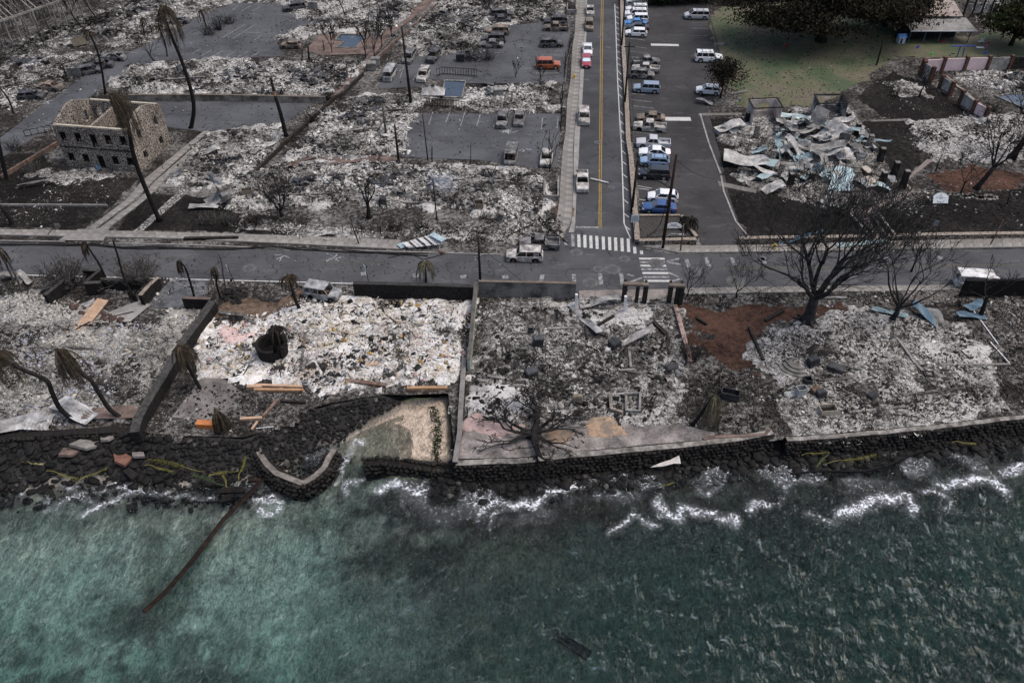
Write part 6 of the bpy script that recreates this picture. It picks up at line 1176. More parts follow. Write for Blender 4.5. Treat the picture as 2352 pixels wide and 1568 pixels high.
# ---- steel frame ruin
def frame_ruin(px0, px1, depth, n, h, label, seed, mat, rise=2.6):
    r_ = random.Random(seed); a, b = P(*px0), P(*px1); root = tag(empty('frame_ruin', a), label, 'ruin'); d = (b - a); Ln = d.length; d.normalize(); nn = Vector((-d.y, d.x, 0)) * depth
    rows = [Vector((0, 0, 0)), nn * .5, nn]
    for k, rw in enumerate(rows):
        hh = h + (rise if k == 1 else 0)
        for i in range(n + 1): p = rw + d * (Ln * i / n); MB().beam(p, p + Vector((r_.uniform(-.2, .2), r_.uniform(-.2, .2), hh)), .24).build('post', mat if r_.random() < .5 else ashw, root)
        MB().beam(rw + Vector((0, 0, hh)), rw + d * Ln + Vector((0, 0, hh)), .3, .34).build('beam', mat, root)
    for i in range(n * 2 + 1):
        p = d * (Ln * i / (n * 2))
        for s0, s1 in ((0, 1), (2, 1)):
            if r_.random() < .2: continue
            MB().beam(rows[s0] + p + Vector((0, 0, h + .2)), rows[s1] + p + Vector((0, 0, h + rise + .2)), .18, .2).build('rafter', mat if r_.random() < .6 else ashw, root)
    for k in (0, 2):
        MB().beam(rows[k] + Vector((0, 0, h * .5)), rows[k] + d * Ln + Vector((0, 0, h * .5)), .16, .2).build('beam', ashw, root)
    return root
fmat = M_('fire_bleached_frame', (.13, .125, .11), (.34, .325, .30), .8, .8, fine=4)
frame_ruin(Z('A1', 30, 430), Z('A1', 830, 140), 10, 10, 4.6, 'pale skeleton frame of a burnt building nearest in the top left corner', 1, fmat)
frame_ruin(Z('A1', -250, 230), Z('A1', 420, 20), 11, 12, 5.0, 'dark skeleton frame of a burnt building behind the pale one, top left', 2, charw)
frame_ruin(Z('A1', 430, 40), Z('A1', 800, -90), 10, 6, 5.0, 'skeleton frame at the upper picture edge right of the dark frame', 3, fmat)
# ---- church ruin
def room(p_, fl, fr, br, h, label, inner, seed, ops):
    F0, F1, B1 = q(p_, *fl), q(p_, *fr), q(p_, *br); B0 = F0 + B1 - F1; root = tag(empty('roofless_room', F0), label, 'ruin')
    L = lambda v: ((v - F0).x, (v - F0).y)
    for nm, a, b, op in (('side_wall', F1, B1, ops[0]), ('rear_wall', B1, B0, ops[1]), ('side_wall', B0, F0, ops[2])):
        m = MB(); wallcells(m, L(a), L(b), .22, 0, h, [(o[0] * (b - a).length, o[1] * (b - a).length, o[2] * h, o[3] * h) for o in op]); m.build(nm, inner, root)
        MB().beam((*L(a), h + .05), (*L(b), h + .05), .26, .1).build('top_plate', char, root)
    MB().beam((*L(F0), h + .05), (*L(F1), h + .05), .2, .12).build('lintel', char, root); return root
pw1 = M_('scorched_plaster_pink', (.34, .29, .26), (.58, .52, .49), .6, .85, lo=.35, hi=.55, fine=3); pw2 = M_('scorched_plaster_grey', (.05, .05, .05), (.42, .42, .41), .55, .85, lo=.42, hi=.62, fine=3)
S5 = lambda x, y: ((1760 + x / 4.9) * .9408, (220 + y / 4.9) * .9408)
def q5(x, y, z=0.0): return P(*S5(x, y), z)
PAN['S5'] = (1760, 220, 4.9)
room('S5', (350, 440), (690, 425), (625, 310), 3.1, 'roofless pink plastered room at the left rear of the church ruin', pw1, 1, ([], [(.25, .65, .35, .8)], []))
room('S5', (1115, 395), (1460, 390), (1400, 280), 3.3, 'roofless grey plastered room at the right rear of the church ruin', pw2, 2, ([], [(.1, .9, .5, .97)], []))
pil = [(310, 395, 270, 'the left room'), (410, 590, 430, ''), (490, 720, 560, ''), (600, 880, 725, ''), (700, 1050, 885, ''), (820, 1150, 1000, ''), (1500, 400, 275, ''), (1610, 560, 405, ''), (1760, 700, 545, ''), (1890, 870, 700, ''), (2060, 1030, 865, ''), (2165, 1170, 970, ''), (1920, 1130, 985, ''), (1070, 1100, 1000, '')]
names = ['in front of the pink room', 'second from the pink room on the left side', 'third on the left side of the church ruin', 'fourth on the left side of the church ruin', 'fifth on the left side, above the big bare tree', 'at the front left corner behind the big bare tree', 'beside the grey room', 'second from the grey room on the right side', 'third on the right side, in front of a blue sheet', 'fourth on the right side of the church ruin', 'fifth on the right side of the church ruin', 'at the front right corner near the pink path', 'right of the church steps', 'left of the church steps']
for i, (x, yb, yt, _) in enumerate(pil):
    b = q5(x, yb); h = max(1.5, min(3.2, h_at(b, 0, S5(x, yt)[1]))); root = tag(empty('stone_pillar', b), 'freestanding dark stone pillar ' + names[i], 'pillar', 'pillars of the church ruin')
    m = MB(); m.hexa([(-.42, -.42, -.1), (.42, -.42, -.1), (.42, .42, -.1), (-.42, .42, -.1)], [(-.32, -.32, h), (.32, -.32, h), (.32, .32, h), (-.32, .32, h)]); m.build('shaft', lavast if i in (1, 2, 3, 4, 8) else basalt, root); MB().box((0, 0, h + .06), (.66, .66, .12)).build('cap', capst2, root)
sr = tag(empty('church_steps', q5(1700, 1380)), 'dark flight of steps in front of the church ruin', 'steps')
for i in range(9):
    y0, y1 = 1385 - i * 44, 1385 - (i + 1) * 44; a, b = q5(1460 - i * 6, y0), q5(1830 - i * 24, y0); c, d = q5(1830 - (i + 1) * 24, y1), q5(1460 - (i + 1) * 6, y1)
    m = MB(); z = .16 * (i + 1); m.hexa([(*p.xy, 0) for p in (a, b, c, d)], [(*p.xy, z) for p in (a, b, c, d)]); m.build('tread', M_('sooty_step', (.07, .066, .06), (.2, .19, .175), 1, fine=5), sr, sr.location)
for i, (x, y, lab) in enumerate(((1365, 1090, 'brick pier with pale slab left of the church steps'), (1720, 1050, 'brick pier with pale slab right of the church steps, upper'), (1755, 1170, 'brick pier with pale slab right of the church steps, lower'))):
    b = q5(x, y); root = tag(empty('step_pier', b), lab, 'pier'); MB().box((0, 0, .65), (.9, 1.7, 1.3), .25).build('brickwork', M_('burnt_brick', (.07, .04, .032), (.15, .085, .065), 2, fine=7), root); MB().box((0, 0, 1.36), (1.05, 1.85, .14), .25).build('slab', M_('cream_slab', (.40, .35, .29), (.55, .49, .42), 1, fine=4), root)
# ---- bent metal sheets
def metal_sheet(base, L_, W, yaw, mat, label, seed, group=None, pitch=0.0, bend=.8, lift=.15, name='bent_roof_sheet', waves=7):
    r_ = random.Random(seed); nu, nv = 12, waves * 4; vs = []; x, z, a = 0.0, 0.0, pitch; prof = []
    k1, k2 = r_.uniform(-bend, bend), r_.uniform(-bend, bend); tw = r_.uniform(-.4, .4) * bend
    for i in range(nu + 1):
        prof.append((x, z)); t = i / nu; a += (k1 * math.sin(t * 5 + seed) + k2 * math.sin(t * 9 + seed * 2)) * .35; x += math.cos(a) * L_ / nu; z += math.sin(a) * L_ / nu
    cx = prof[-1][0] / 2; zmin = min(p[1] for p in prof)
    for i, (x, z) in enumerate(prof):
        for j in range(nv + 1):
            s_ = j / nv - .5; zz = z - zmin + .035 * math.sin(j * math.pi / 2) + tw * s_ * (i / nu - .5) * W * 1.2 + .06 * math.sin(i * .9 + s_ * 4 + seed); vs.append((x - cx, s_ * W * (1 - .08 * math.sin(i + seed)), zz))
    zm = min(v_[2] for v_ in vs); m = MB(); m.add([(a_, b_, c_ - zm + .03) for a_, b_, c_ in vs], [(i * (nv + 1) + j, (i + 1) * (nv + 1) + j, (i + 1) * (nv + 1) + j + 1, i * (nv + 1) + j + 1) for i in range(nu) for j in range(nv)])
    o = m.build(name, mat); so = o.modifiers.new('thickness', 'SOLIDIFY'); so.thickness = .012
    o.location = base + Vector((0, 0, lift)); o.rotation_euler = (r_.uniform(-.12, .12), r_.uniform(-.12, .12), R(yaw)); tag(o, label, 'roof sheet', group); return o
r_ = random.Random(77); GP = 'crumpled roof sheets on the church ruin'
for i, (x, y, L_, W, yw, mt, lab) in enumerate(((90, 500, 4.5, 2.0, 15, sheetW, 'silvery crumpled sheet lying left of the church ruin'), (900, 355, 6, 1.6, -8, sheetB, 'teal stained curved sheet between the two roofless rooms'), (880, 440, 6.5, 1.3, -2, sheetW, 'long white sheet below the teal stained one'), (990, 470, 7, 1.3, 38, sheetB, 'pale blue straight sheet lying across the middle of the heap'),
     (940, 580, 5.5, 1.6, 20, sheetG, 'grey sheet left of the tall crumple'), (1110, 520, 4, 2.4, 60, sheetG, 'upright grey crumple in the middle of the heap'), (1230, 500, 4, 2.0, 100, sheetG, 'folded grey sheet behind the tall drape'), (1400, 430, 4.0, 1.6, 10, sheetW, 'pale sheet in front of the grey room'), (1260, 650, 5, 3.2, 25, sheetW, 'broad draped pale sheet over the highest crumple'), (1450, 590, 4.5, 1.2, -25, sheetB, 'pale blue sheet right of the highest crumple'),
     (1440, 690, 3.5, 1.6, 80, sheetG, 'dark grey sheet standing on edge right of the drape'), (1150, 790, 7, 2.2, -10, sheetG, 'long grey wavy sheet below the drape'), (850, 750, 5, 1.5, -15, sheetG, 'narrow grey sheet curling at the left of the heap'), (920, 840, 6, 1.4, -48, sheetW, 'pale ribbon sheet sliding down the heap'), (1010, 900, 5, 1.6, -55, sheetG, 'grey ribbon sheet beside the pale ribbon'), (1270, 850, 6, 1.5, -8, sheetW, 'pale sheet running below the wavy sheet'), (1465, 850, 3.2, 2.6, 85, sheetW, 'upright white ribbed panel at the right of the heap'),
     (1130, 920, 4, 1.4, -60, sheetG, 'curled dark sheet in front of the wavy sheet'), (320, 890, 7.5, 3.0, -12, sheetW, 'large pale ribbed sheet at the left front of the church ruin'), (430, 1010, 6, 1.4, -10, sheetW, 'white sheet edge in front of the large ribbed sheet'), (610, 930, 3.5, 1.4, 60, sheetB, 'teal sheet scrap under the fourth left pillar'), (440, 770, 2.5, 1.0, 10, sheetB, 'small pale blue scrap left of the heap'), (520, 1060, 3, 1.3, 40, sheetB, 'teal scrap near the front left of the church ruin'),
     (800, 960, 4, 2.2, -10, sheetG, 'flat grey sheet by the fifth left pillar'), (1430, 1150, 5.5, 3.0, 70, sheetB, 'broad pale teal sheet draped on the left of the steps'), (1590, 1130, 6, 1.8, -60, sheetW, 'white sheet sliding down the church steps'), (1850, 1190, 4, 1.5, -10, sheetB, 'teal striped sheet at the foot of the right pier'), (2010, 1130, 3.5, .9, 85, sheetW, 'narrow pale sheet between the two front right pillars'), (1700, 590, 4.5, 1.0, -55, sheetW, 'pale sheet leaning on the third right pillar'), (1840, 690, 4.2, 1.2, -40, sheetB, 'pale blue sheet on the lawn right of the third right pillar'),
     (1300, 1400, 3.5, 1.2, -50, sheetW, 'white strip sheet below the big bare tree crown'), (760, 500, 3, 1.6, -20, sheetG, 'grey sheet at the upper left of the heap'), (1240, 560, 3.4, 1.8, 70, sheetG, 'small folded sheet on top of the heap'), (1570, 760, 3.4, 1.8, 95, sheetG, 'dark curl of sheet at the right end of the heap'), (250, 470, 2.0, .8, 50, sheetW, 'white board leaning on the rubble left of the church'), (620, 1210, 3.4, 1.6, 20, sheetW, 'white scrap behind the upper twigs of the big tree'))):
    zz = max(0, 1.5 - ((x - 1180) / 480) ** 2 * 1.2 - ((y - 680) / 300) ** 2 * 1.0); metal_sheet(q5(x, y), L_, W, yw, mt, lab, 400 + i, GP, r_.uniform(-.15, .2), r_.uniform(.35, .85), .35 + zz * .6)
scr = [metal_sheet(q5(1100, 700), rng.uniform(1.0, 2.2), rng.uniform(.5, 1.0), rng.random() * 360, (sheetW, sheetW, sheetG, sheetB)[i % 4], 'small torn scrap of roof sheet in the church heap', 450 + i, 'small torn roof scraps in the church heap', .1, .9, .5, 'roof_scrap', 4) for i in range(8)]
for i in range(110):
    o = scr[i % 8] if i < 8 else scr[i % 8].copy()
    if i >= 8: COL.objects.link(o)
    a_, r2 = rng.random() * 6.283, math.sqrt(rng.random()); x, y = 1130 + math.cos(a_) * r2 * 700, 760 + math.sin(a_) * r2 * 400
    zz = max(0, 1.5 - ((x - 1180) / 480) ** 2 * 1.2 - ((y - 680) / 300) ** 2); o.location = q5(x, y) + Vector((0, 0, .35 + zz * rng.uniform(.3, .9))); o.rotation_euler = (rng.uniform(-.6, .6), rng.uniform(-.6, .6), rng.random() * 6.28)
for i, (p_, x, y, L_, W, yw, mt, bd, lab) in enumerate((('D1', 670, 540, 5.0, 2.0, -25, sheetW, .35, 'white corrugated sheet lying against the foot of the bent palm'), ('D1', 150, 650, 6.0, 1.8, 25, sheetW, .5, 'long white curved sheet on the left sea wall'), ('D1', 345, 640, 2.0, 2.6, 95, sheetW, .3, 'short ribbed sheet standing right of the long curved one'),
     ('C4', 1460, 800, 4.2, 1.3, -50, sheetN, .3, 'blue sheet with a white end lying in the ash at the right'), ('C4', 1580, 830, 4.0, 1.6, 95, sheetG, .3, 'grey sheet folded against the blue one'), ('C4', 1900, 700, 2.4, 1.1, 25, sheetN, .3, 'upper blue sheet by the charred drooping tree'), ('C4', 1870, 800, 3.4, 1.0, 0, sheetN, .4, 'lower folded blue sheet by the charred drooping tree'), ('C4', 1140, 760, 4.0, .8, -30, sheetB, .2, 'pale blue board behind the middle sized burnt tree'),
     ('C4', 900, 140, 7.0, .9, 6, sheetB, .4, 'long pale blue gutter sheet on the sidewalk by the church path'), ('C4', 330, 135, 6.0, .7, -2, sheetN, .3, 'blue strip lying on the sidewalk behind the huge tree'), ('B1', 1900, 280, 3.0, 1.6, 20, sheetW, .9, 'white crumpled sheet in the rubble by the twin driveway'), ('B1', 1570, 480, 4.0, 1.6, 10, sheetG, 1.2, 'dark crumpled sheets at the cobbled path'), ('B1', 1900, 720, 6.0, 2.0, 35, sheetG, 1.3, 'large heap sheet right of the cobbled path'), ('B1', 2050, 740, 4.0, 1.6, -50, sheetG, 1.0, 'folded sheet leaning on the large heap sheet'),
     ('B1', 1830, 770, 4.0, 1.0, 5, sheetW, .6, 'pale strip sheet in front of the large heap sheet'), ('B1', 2100, 340, 5.0, 1.4, 25, sheetG, 1.0, 'brown curled sheet in the pale rubble by the driveway'), ('B1', 1920, 530, 3.5, .6, -30, sheetW, .2, 'pale plank sheet at the end of the cobbled path'), ('B1', 340, 570, 5.0, .5, 18, sheetG, .4, 'grey strip lying on the stone house lawn'), ('B1', 880, 400, 3.0, .7, -55, sheetN, .3, 'bluish sheet leaning on the stone house front'), ('B1', 800, 370, 2.4, .9, 20, rustm, .7, 'rusty curled sheet at the stone house door'),
     ('C1', 740, 700, 3.2, .9, 22, sheetW, .3, 'white ribbed strip among the brown stones in the court'), ('C1', 60, 450, 3.0, .8, 20, sheetG, .5, 'grey bent strip at the left edge by the road'), ('C1', 240, 470, 2.6, .7, -40, sheetW, .5, 'pale bent strip beside the red scrap at the left edge'), ('C1', 200, 470, 1.8, .8, 80, sheetG, .6, 'short grey scrap at the left edge by the road'), ('B2', 150, 210, 3.0, 1.2, 40, sheetW, .9, 'pale sheet by the foot of the broken palm'), ('B2', 40, 270, 3.0, .9, 65, sheetG, .6, 'grey sheet below the broken palm'), ('A2', 210, 1150, 2.2, 1.2, 70, sheetW, .3, 'white board left of the broken palm'),
     ('C3', 690, 830, 6.5, .9, -62, sheetW, .2, 'long pale board sliding into the house plan by the driveway'), ('C3', 1150, 1010, 4.5, 1.0, 18, sheetW, .3, 'white board stack lying on the black rubble'), ('C3', 820, 690, 5.0, .9, 12, sheetW, .5, 'ribbed white strip below the driveway edge'), ('A3', 1960, 1180, 3.4, 1.6, -30, sheetW, .8, 'silver leaf-shaped sheet heap on the dark lawn by the car park'), ('A3', 1760, 935, 3.0, .8, -18, sheetW, .4, 'pale board under the scorched small tree'),
     ('A4', 1990, 1105, 3.0, 1.4, 10, sheetW, .7, 'white sheet scrap below the pink panelled wall'), ('A4', 2010, 750, 4.5, 1.6, -30, steel, .2, 'fallen grey window frame sheet inside the pink panelled wall'))):
    metal_sheet(q(p_, x, y), L_, W, yw, mt, lab, 500 + i, 'loose roof sheets', .05, bd, .12 if p_ != 'D1' else .35)
# ---- fallen piece of roof on the sidewalk
fr_ = tag(empty('roof_wreck', q('C2', 1480, 160)), 'fallen pale piece of roof with blue ridge lying on the sidewalk', 'roof')
def lw(p_, x, y, z): return q(p_, x, y, z) - fr_.location
rows_ = [((1330, 120), (1590, 45)), ((1350, 140), (1640, 70)), ((1365, 155), (1690, 95)), ((1385, 165), (1700, 130))]
for i in range(3):
    for j in range(6):
        def pt(k, t): (a, b) = rows_[k]; return lw('C2', a[0] + (b[0] - a[0]) * t, a[1] + (b[1] - a[1]) * t, .45 + .45 * t + .12 * (2 - k) + .05 * math.sin(j * 2.1 + k))
        c = [pt(i, j / 6 + .01), pt(i, (j + 1) / 6 - .01), pt(i + 1, (j + 1) / 6 - .01), pt(i + 1, j / 6 + .01)]; m = MB(); m.hexa([v_ - Vector((0, 0, .05)) for v_ in c][::-1], c[::-1]); m.build('roof_panel', M_('white_roof_board', (.50, .50, .49), (.76, .76, .75), 1.2, .7, fine=4), fr_)
for t in (.22, .5, .72): MB().beam(lw('C2', 1330 + 260 * t, 118 - 75 * t, .75 + .4 * t), lw('C2', 1385 + 320 * t, 170 - 38 * t, .5 + .4 * t), .12).build('batten', charw, fr_)
MB().beam(lw('C2', 1590, 40, 1.25), lw('C2', 1705, 100, 1.2), .9, .12).build('ridge_sheet', sheetB, fr_); MB().beam(lw('C2', 1310, 125, .3), lw('C2', 1350, 160, .3), 1.0, .1).build('edge_sheet', sheetB, fr_); MB().beam(lw('C2', 1665, 100, 1.0), lw('C2', 1668, 190, .05), .09).build('post', sheetW, fr_)
m = MB(); m.tube([lw('C2', 1660, 192, .2), lw('C2', 1710, 215, .2)], .22, 10); m.build('pipe', rustm, fr_)
# ---- shed with lean-to roof, playground
c0, c1 = q('A4', 1310, 385), q('A4', 1840, 385); sx = (c1 - c0).length
sd = tag(empty('shed', c0), 'open sided shed with rusty main roof and grey lean-to roof', 'shed')
def lsd(x, y, z): return Vector((x, y, z))
dpt = 11.0
for i in range(5): MB().beam((sx * i / 4, 0, 0), (sx * i / 4, 0, 2.5), .14).build('post', M_('blue_grey_post', (.06, .09, .11), (.10, .14, .16), 2), sd)
MB().box((sx * .46, 6.2, 1.4), (sx * .86, 6.5, 2.8)).build('wall', M_('dark_shed_wall', (.012, .014, .018), (.028, .032, .038), 1), sd)
def slab4(a, b, c, d, t=.08): m = MB(); m.hexa([Vector(v_) - Vector((0, 0, t)) for v_ in (a, b, c, d)], [Vector(v_) for v_ in (a, b, c, d)]); return m
nP = 9
for i in range(nP):
    x0, x1 = -.4 + (sx + 1.2) * i / nP + .01, -.4 + (sx + 1.2) * (i + 1) / nP - .01; slab4((x0, -.7, 2.55), (x1, -.7, 2.55), (x1 - .5, 4.0, 3.3), (x0 - .5, 4.0, 3.3)).build('roof_panel', M_('grey_roof_sheet', (.20, .195, .185), (.34, .335, .32), .6, .7, fine=3, rnd=.12), sd)
for i in range(nP):
    x0, x1 = -.6 + sx * i / nP + .01, -.6 + sx * (i + 1) / nP - .01; slab4((x0, 3.6, 3.75), (x1, 3.6, 3.75), (x1, 10.5, 5.2), (x0, 10.5, 5.2)).build('roof_panel', M_('rusty_roof_sheet', (.25, .205, .175), (.40, .345, .31), .35, .75, lo=.35, hi=.6, fine=3, rnd=.08), sd)
MB().beam((-.5, -.75, 2.5), (sx + .9, -.75, 2.5), .08, .16).build('fascia', plateM, sd)
ph = tag(empty('playhouse', q('A4', 1240, 385)), 'small pale toy house with a bright blue roof on the lawn', 'playhouse'); m = MB(); wallcells(m, (-.7, -.6), (.7, -.6), .08, 0, 1.2, [(.35, .8, .1, 1.0)]); wallcells(m, (.7, -.6), (.7, .6), .08, 0, 1.2, [(.35, .85, .5, 1.0)]); wallcells(m, (.7, .6), (-.7, .6), .08, 0, 1.2); wallcells(m, (-.7, .6), (-.7, -.6), .08, 0, 1.2)
m.build('wall', M_('pale_blue_plastic', (.42, .50, .55), (.55, .62, .66), 2), ph); m = MB(); m.add([(-.85, -.75, 1.2), (.85, -.75, 1.2), (.85, 0, 1.75), (-.85, 0, 1.75), (-.85, .75, 1.2), (.85, .75, 1.2)], [(0, 1, 2, 3), (3, 2, 5, 4), (0, 3, 4), (1, 5, 2)]); m.build('roof', M_('blue_plastic', (.03, .15, .42), (.05, .2, .5), 2, .4), ph)
sw_ = tag(empty('swing_frame', q('A4', 1775, 515)), 'blue metal play frame with a long top bar on the lawn', 'play frame'); bm_ = M_('blue_paint_steel', (.02, .05, .26), (.03, .07, .32), 2, .4); t0 = qy('A4', 1700, 415, sw_.location.y) - sw_.location; t1 = qy('A4', 1915, 412, sw_.location.y) - sw_.location
MB().beam(t0, t1, .16).build('top_bar', bm_, sw_); MB().beam((-.55, 0, 0), qy('A4', 1782, 418, sw_.location.y) - sw_.location, .14).build('leg', bm_, sw_); MB().beam((.45, 0, 0), qy('A4', 1820, 430, sw_.location.y) - sw_.location, .14).build('leg', bm_, sw_)
for i, (x, y, c, lab, nm) in enumerate(((1520, 495, (.05, .5, .08), 'small green toy on the lawn below the shed', 'toy'), (1395, 435, (.03, .07, .35), 'small dark blue toy on the lawn', 'toy'), (2000, 488, (.03, .08, .4), 'blue toy at the right of the play frame', 'toy'), (2030, 395, (.35, .02, .03), 'red toy beside the white fallen chair', 'toy'), (1620, 380, (.4, .03, .05), 'red toy chair under the shed roof', 'toy'), (2010, 425, (.45, .12, .2), 'pink toy on the lawn at the top right', 'toy'), (200, 418, (.4, .02, .02), 'tiny red toy on the big lawn', 'toy'))):
    b = q('A4', x, y); m = MB(); m.cyl((0, 0, 0), .28, .25, 9, .22); m.box((.1, 0, .38), (.3, .25, .25), .4); tag(m.build(nm, M_('toy_%d' % i, c, c, 2, .4)), lab, 'toy').location = b
m = MB(); m.box((0, 0, .25), (1.1, .5, .06), .2); m.box((.2, .2, .55), (1.0, .06, .5), .4); [m.beam((sx_, sy_, 0), (sx_ * .8, sy_ * .8, .25), .06) for sx_ in (-.4, .4) for sy_ in (-.2, .2)]; tag(m.build('garden_chair', plateM), 'white tipped garden chair on the lawn at the top right', 'chair').location = q('A4', 1965, 385)
m = MB(); m.box((0, 0, .2), (1.4, .7, .08)); [m.beam((sx_, sy_, 0), (sx_, sy_, .2), .06) for sx_ in (-.6, .6) for sy_ in (-.3, .3)]; tag(m.build('low_table', plateM), 'low white table on the lawn near the white chair', 'table').location = q('A4', 1955, 437)
# ---- panelled wall with brick pillars
brick = M_('burnt_brick', (.07, .04, .032), (.15, .085, .065), 2, fine=7); pinkP = M_('pink_panel', (.54, .40, .40), (.70, .55, .55), .4, .8, lo=.3, hi=.6); creamP = M_('cream_panel', (.24, .225, .205), (.46, .44, .41), .7, .8, lo=.4, hi=.6, fine=3)
def panel_wall(p_, pts, h, lab, mats, zp=None):
    W = [q(p_, x, y) for x, y in pts]; root = tag(empty('panelled_wall', W[0]), lab, 'wall')
    for i, a in enumerate(W): MB().box((a - W[0]) + Vector((0, 0, (h + .35) / 2)), (.6, .6, h + .35), .2).build('brick_pillar', brick, root)
    for i, (a, b) in enumerate(zip(W[:-1], W[1:])):
        if mats[i % len(mats)] is None: continue
        d = (b - a).normalized() * .32; m = MB(); m.beam(a + d - W[0] + Vector((0, 0, .4 + (h - .4) / 2)), b - d - W[0] + Vector((0, 0, .4 + (h - .4) / 2)), .14, h - .4); m.build('panel', mats[i % len(mats)], root); MB().beam(a + d - W[0] + Vector((0, 0, .2)), b - d - W[0] + Vector((0, 0, .2)), .3, .4).build('stone_footing', lowst, root)
    return root
panel_wall('A4', [(1420, 670), (1600, 655), (1800, 650), (2000, 645), (2200, 640), (2420, 635)], 2.6, 'pink panelled wall with brick pillars below the shed lawn', [pinkP, pinkP, pinkP, creamP, charw]); panel_wall('A4', [(1425, 690), (1500, 745)], 2.6, 'single cream panel between two brick pillars at the corner of the pink wall', [creamP])
panel_wall('A4', [(1590, 800), (1680, 860), (1770, 940), (1880, 1030), (1990, 1090)], 2.2, 'ruined cream panels with dark pillars running down toward the path', [creamP, None, creamP, pinkP])
wall('garden_wall', D('A4', (1650, 670), (1850, 830), (2050, 990), (2150, 1050)), .5, .4, capst, 'pale rubble topped wall inside the ruined cream panels', 'wall', None, None, .3, seed=50)
far = tag(empty('far_ruin', q('A4', 1800, 165)), 'row of dark posts with pale panels behind the shed at the top edge', 'ruin')
for i in range(9):
    b = q('A4', 1800 + i * 78, 150 - (i % 2) * 4) - far.location; MB().beam(b, b + Vector((0, 0, 4.0)), .28).build('post', charw, far)
    if i < 8: c = q('A4', 1800 + (i + 1) * 78, 150) - far.location; d = (c - b).normalized() * .4; MB().beam(b + d + Vector((0, 0, 1.7)), c - d + Vector((0, 0, 1.7)), .12, 1.8).build('panel', (creamP, sheetW, creamP, charw)[i % 4], far)
MB().beam(Vector((0, 0, 4.1)), q('A4', 2420, 150) - far.location + Vector((0, 0, 4.1)), .3, .4).build('beam', charw, far)
# ---- pools
def pool(p_, pts, rim, label, wz=-.5, w=.35, seed=0, wm=None):
    W = [q(p_, x, y) for x, y in pts]; c = sum(W, Vector()) / len(W); root = tag(empty('swimming_pool', c), label, 'pool'); root['kind'] = ''
    del root['kind']; m = MB(); n = len(W); inn = [p + (c - p).normalized() * w for p in W]
    for i in range(n):
        j = (i + 1) % n; m.hexa([(*(k - c).xy, .0) for k in (W[i], W[j], inn[j], inn[i])], [(*(k - c).xy, .2) for k in (W[i], W[j], inn[j], inn[i])])
    m.build('coping', rim, root); m = MB(); m.add([(*(k - c).xy, .10) for k in inn], [tuple(range(n))] if sum((inn[i].x * inn[(i + 1) % n].y - inn[(i + 1) % n].x * inn[i].y) for i in range(n)) > 0 else [tuple(range(n))[::-1]]); m.build('water', wm or M_('pool_water', (.022, .032, .045), (.035, .048, .065), .5, .04, spec=.8), root); return root
pool('A2', [(735, 435), (860, 440), (920, 438), (1030, 320), (770, 310), (722, 365), (800, 378)], M_('pool_rim', (.10, .12, .09), (.30, .22, .19), .6, .8, fine=4), 'upper swimming pool with dark blue water and a step corner'); pool('A2', [(1690, 880), (1870, 885), (1905, 730), (1705, 725)], capst2, 'small swimming pool with dark water and a white rubble edge')
pool('A4', [(2090, 870), (2400, 1000), (2700, 1000), (2700, 845), (2200, 845)], capst2, 'dark pool cut by the right picture edge')
gz = tag(empty('garden_canopy', q('A2', 1610, 850)), 'collapsed white pyramid canopy beside the small pool', 'canopy'); m = MB(); m.add([(-2, -1.4, .5), (2, -1.4, .5), (2, 1.4, .5), (-2, 1.4, .5), (0, 0, 1.7)], [(0, 1, 4), (1, 2, 4), (2, 3, 4), (3, 0, 4)]); m.build('cover', sheetW, gz); MB().cyl((0, 0, 1.6), .35, .3, 8, .1).build('finial', charw, gz)
for sx_ in (-1.7, 1.7):
    for sy_ in (-1.1, 1.1): MB().beam((sx_, sy_, 0), (sx_, sy_, .6), .12).build('leg', charw, gz)
def fence(p_, pts, h, label, step=.45, mat=char, lean=.0, name='metal_fence', rail=True):
    W = [q(p_, x, y) for x, y in pts]; root = tag(empty(name, W[0]), label, 'fence'); r_ = random.Random(len(pts) + int(W[0].x * 10))
    for a, b in zip(W[:-1], W[1:]):
        n = max(2, int((b - a).length / step))
        for i in range(n + 1):
            p = a.lerp(b, i / n) - W[0]; MB().beam(p, p + Vector((r_.uniform(-lean, lean), r_.uniform(-lean, lean), h * r_.uniform(.92, 1))), .07).build('bar', mat, root)
        if rail:
            for z in (.2, h * .92): MB().beam(a - W[0] + Vector((0, 0, z)), b - W[0] + Vector((0, 0, z)), .08).build('rail', mat, root)
    return root
fence('A2', [(1640, 690), (1690, 670), (2000, 690)], 1.5, 'black metal fence behind the small pool'); fence('A2', [(1530, 950), (1720, 965), (1890, 985)], 1.5, 'black metal fence in front of the small pool')
fence('A1', [(1100, 880), (1180, 830), (1290, 830)], 1.3, 'thin burnt fence posts by the tan retaining wall', 1.4, char, .2, 'burnt_fence', False); fence('B2', [(800, 1000), (970, 1000), (1140, 1005), (1300, 1010)], 1.6, 'four thin black posts above the sidewalk', 2.4, char, .15, 'burnt_fence', False); fence('A2', [(780, 760), (880, 660), (960, 610)], 1.6, 'thin burnt posts along the slanting boundary wall', 1.6, char, .2, 'burnt_fence', False)
fence('A3', [(490, 820), (480, 960), (470, 1180)], 1.7, 'charred hedge posts along the side street', .7, char, .35, 'burnt_fence', False); fence('A3', [(560, 400), (520, 560), (500, 720)], 1.6, 'charred hedge stems beside the upper parking bay', .6, char, .3, 'burnt_fence', False); fence('A1', [(60, 420), (400, 420), (900, 190)], 2.4, 'thin burnt stakes in front of the steel frame ruin', 2.2, char, .5, 'burnt_fence', False); fence('B1', [(230, 130), (470, 80)], 1.2, 'thin wire fence left of the stone house', .8, char, .1, 'burnt_fence')
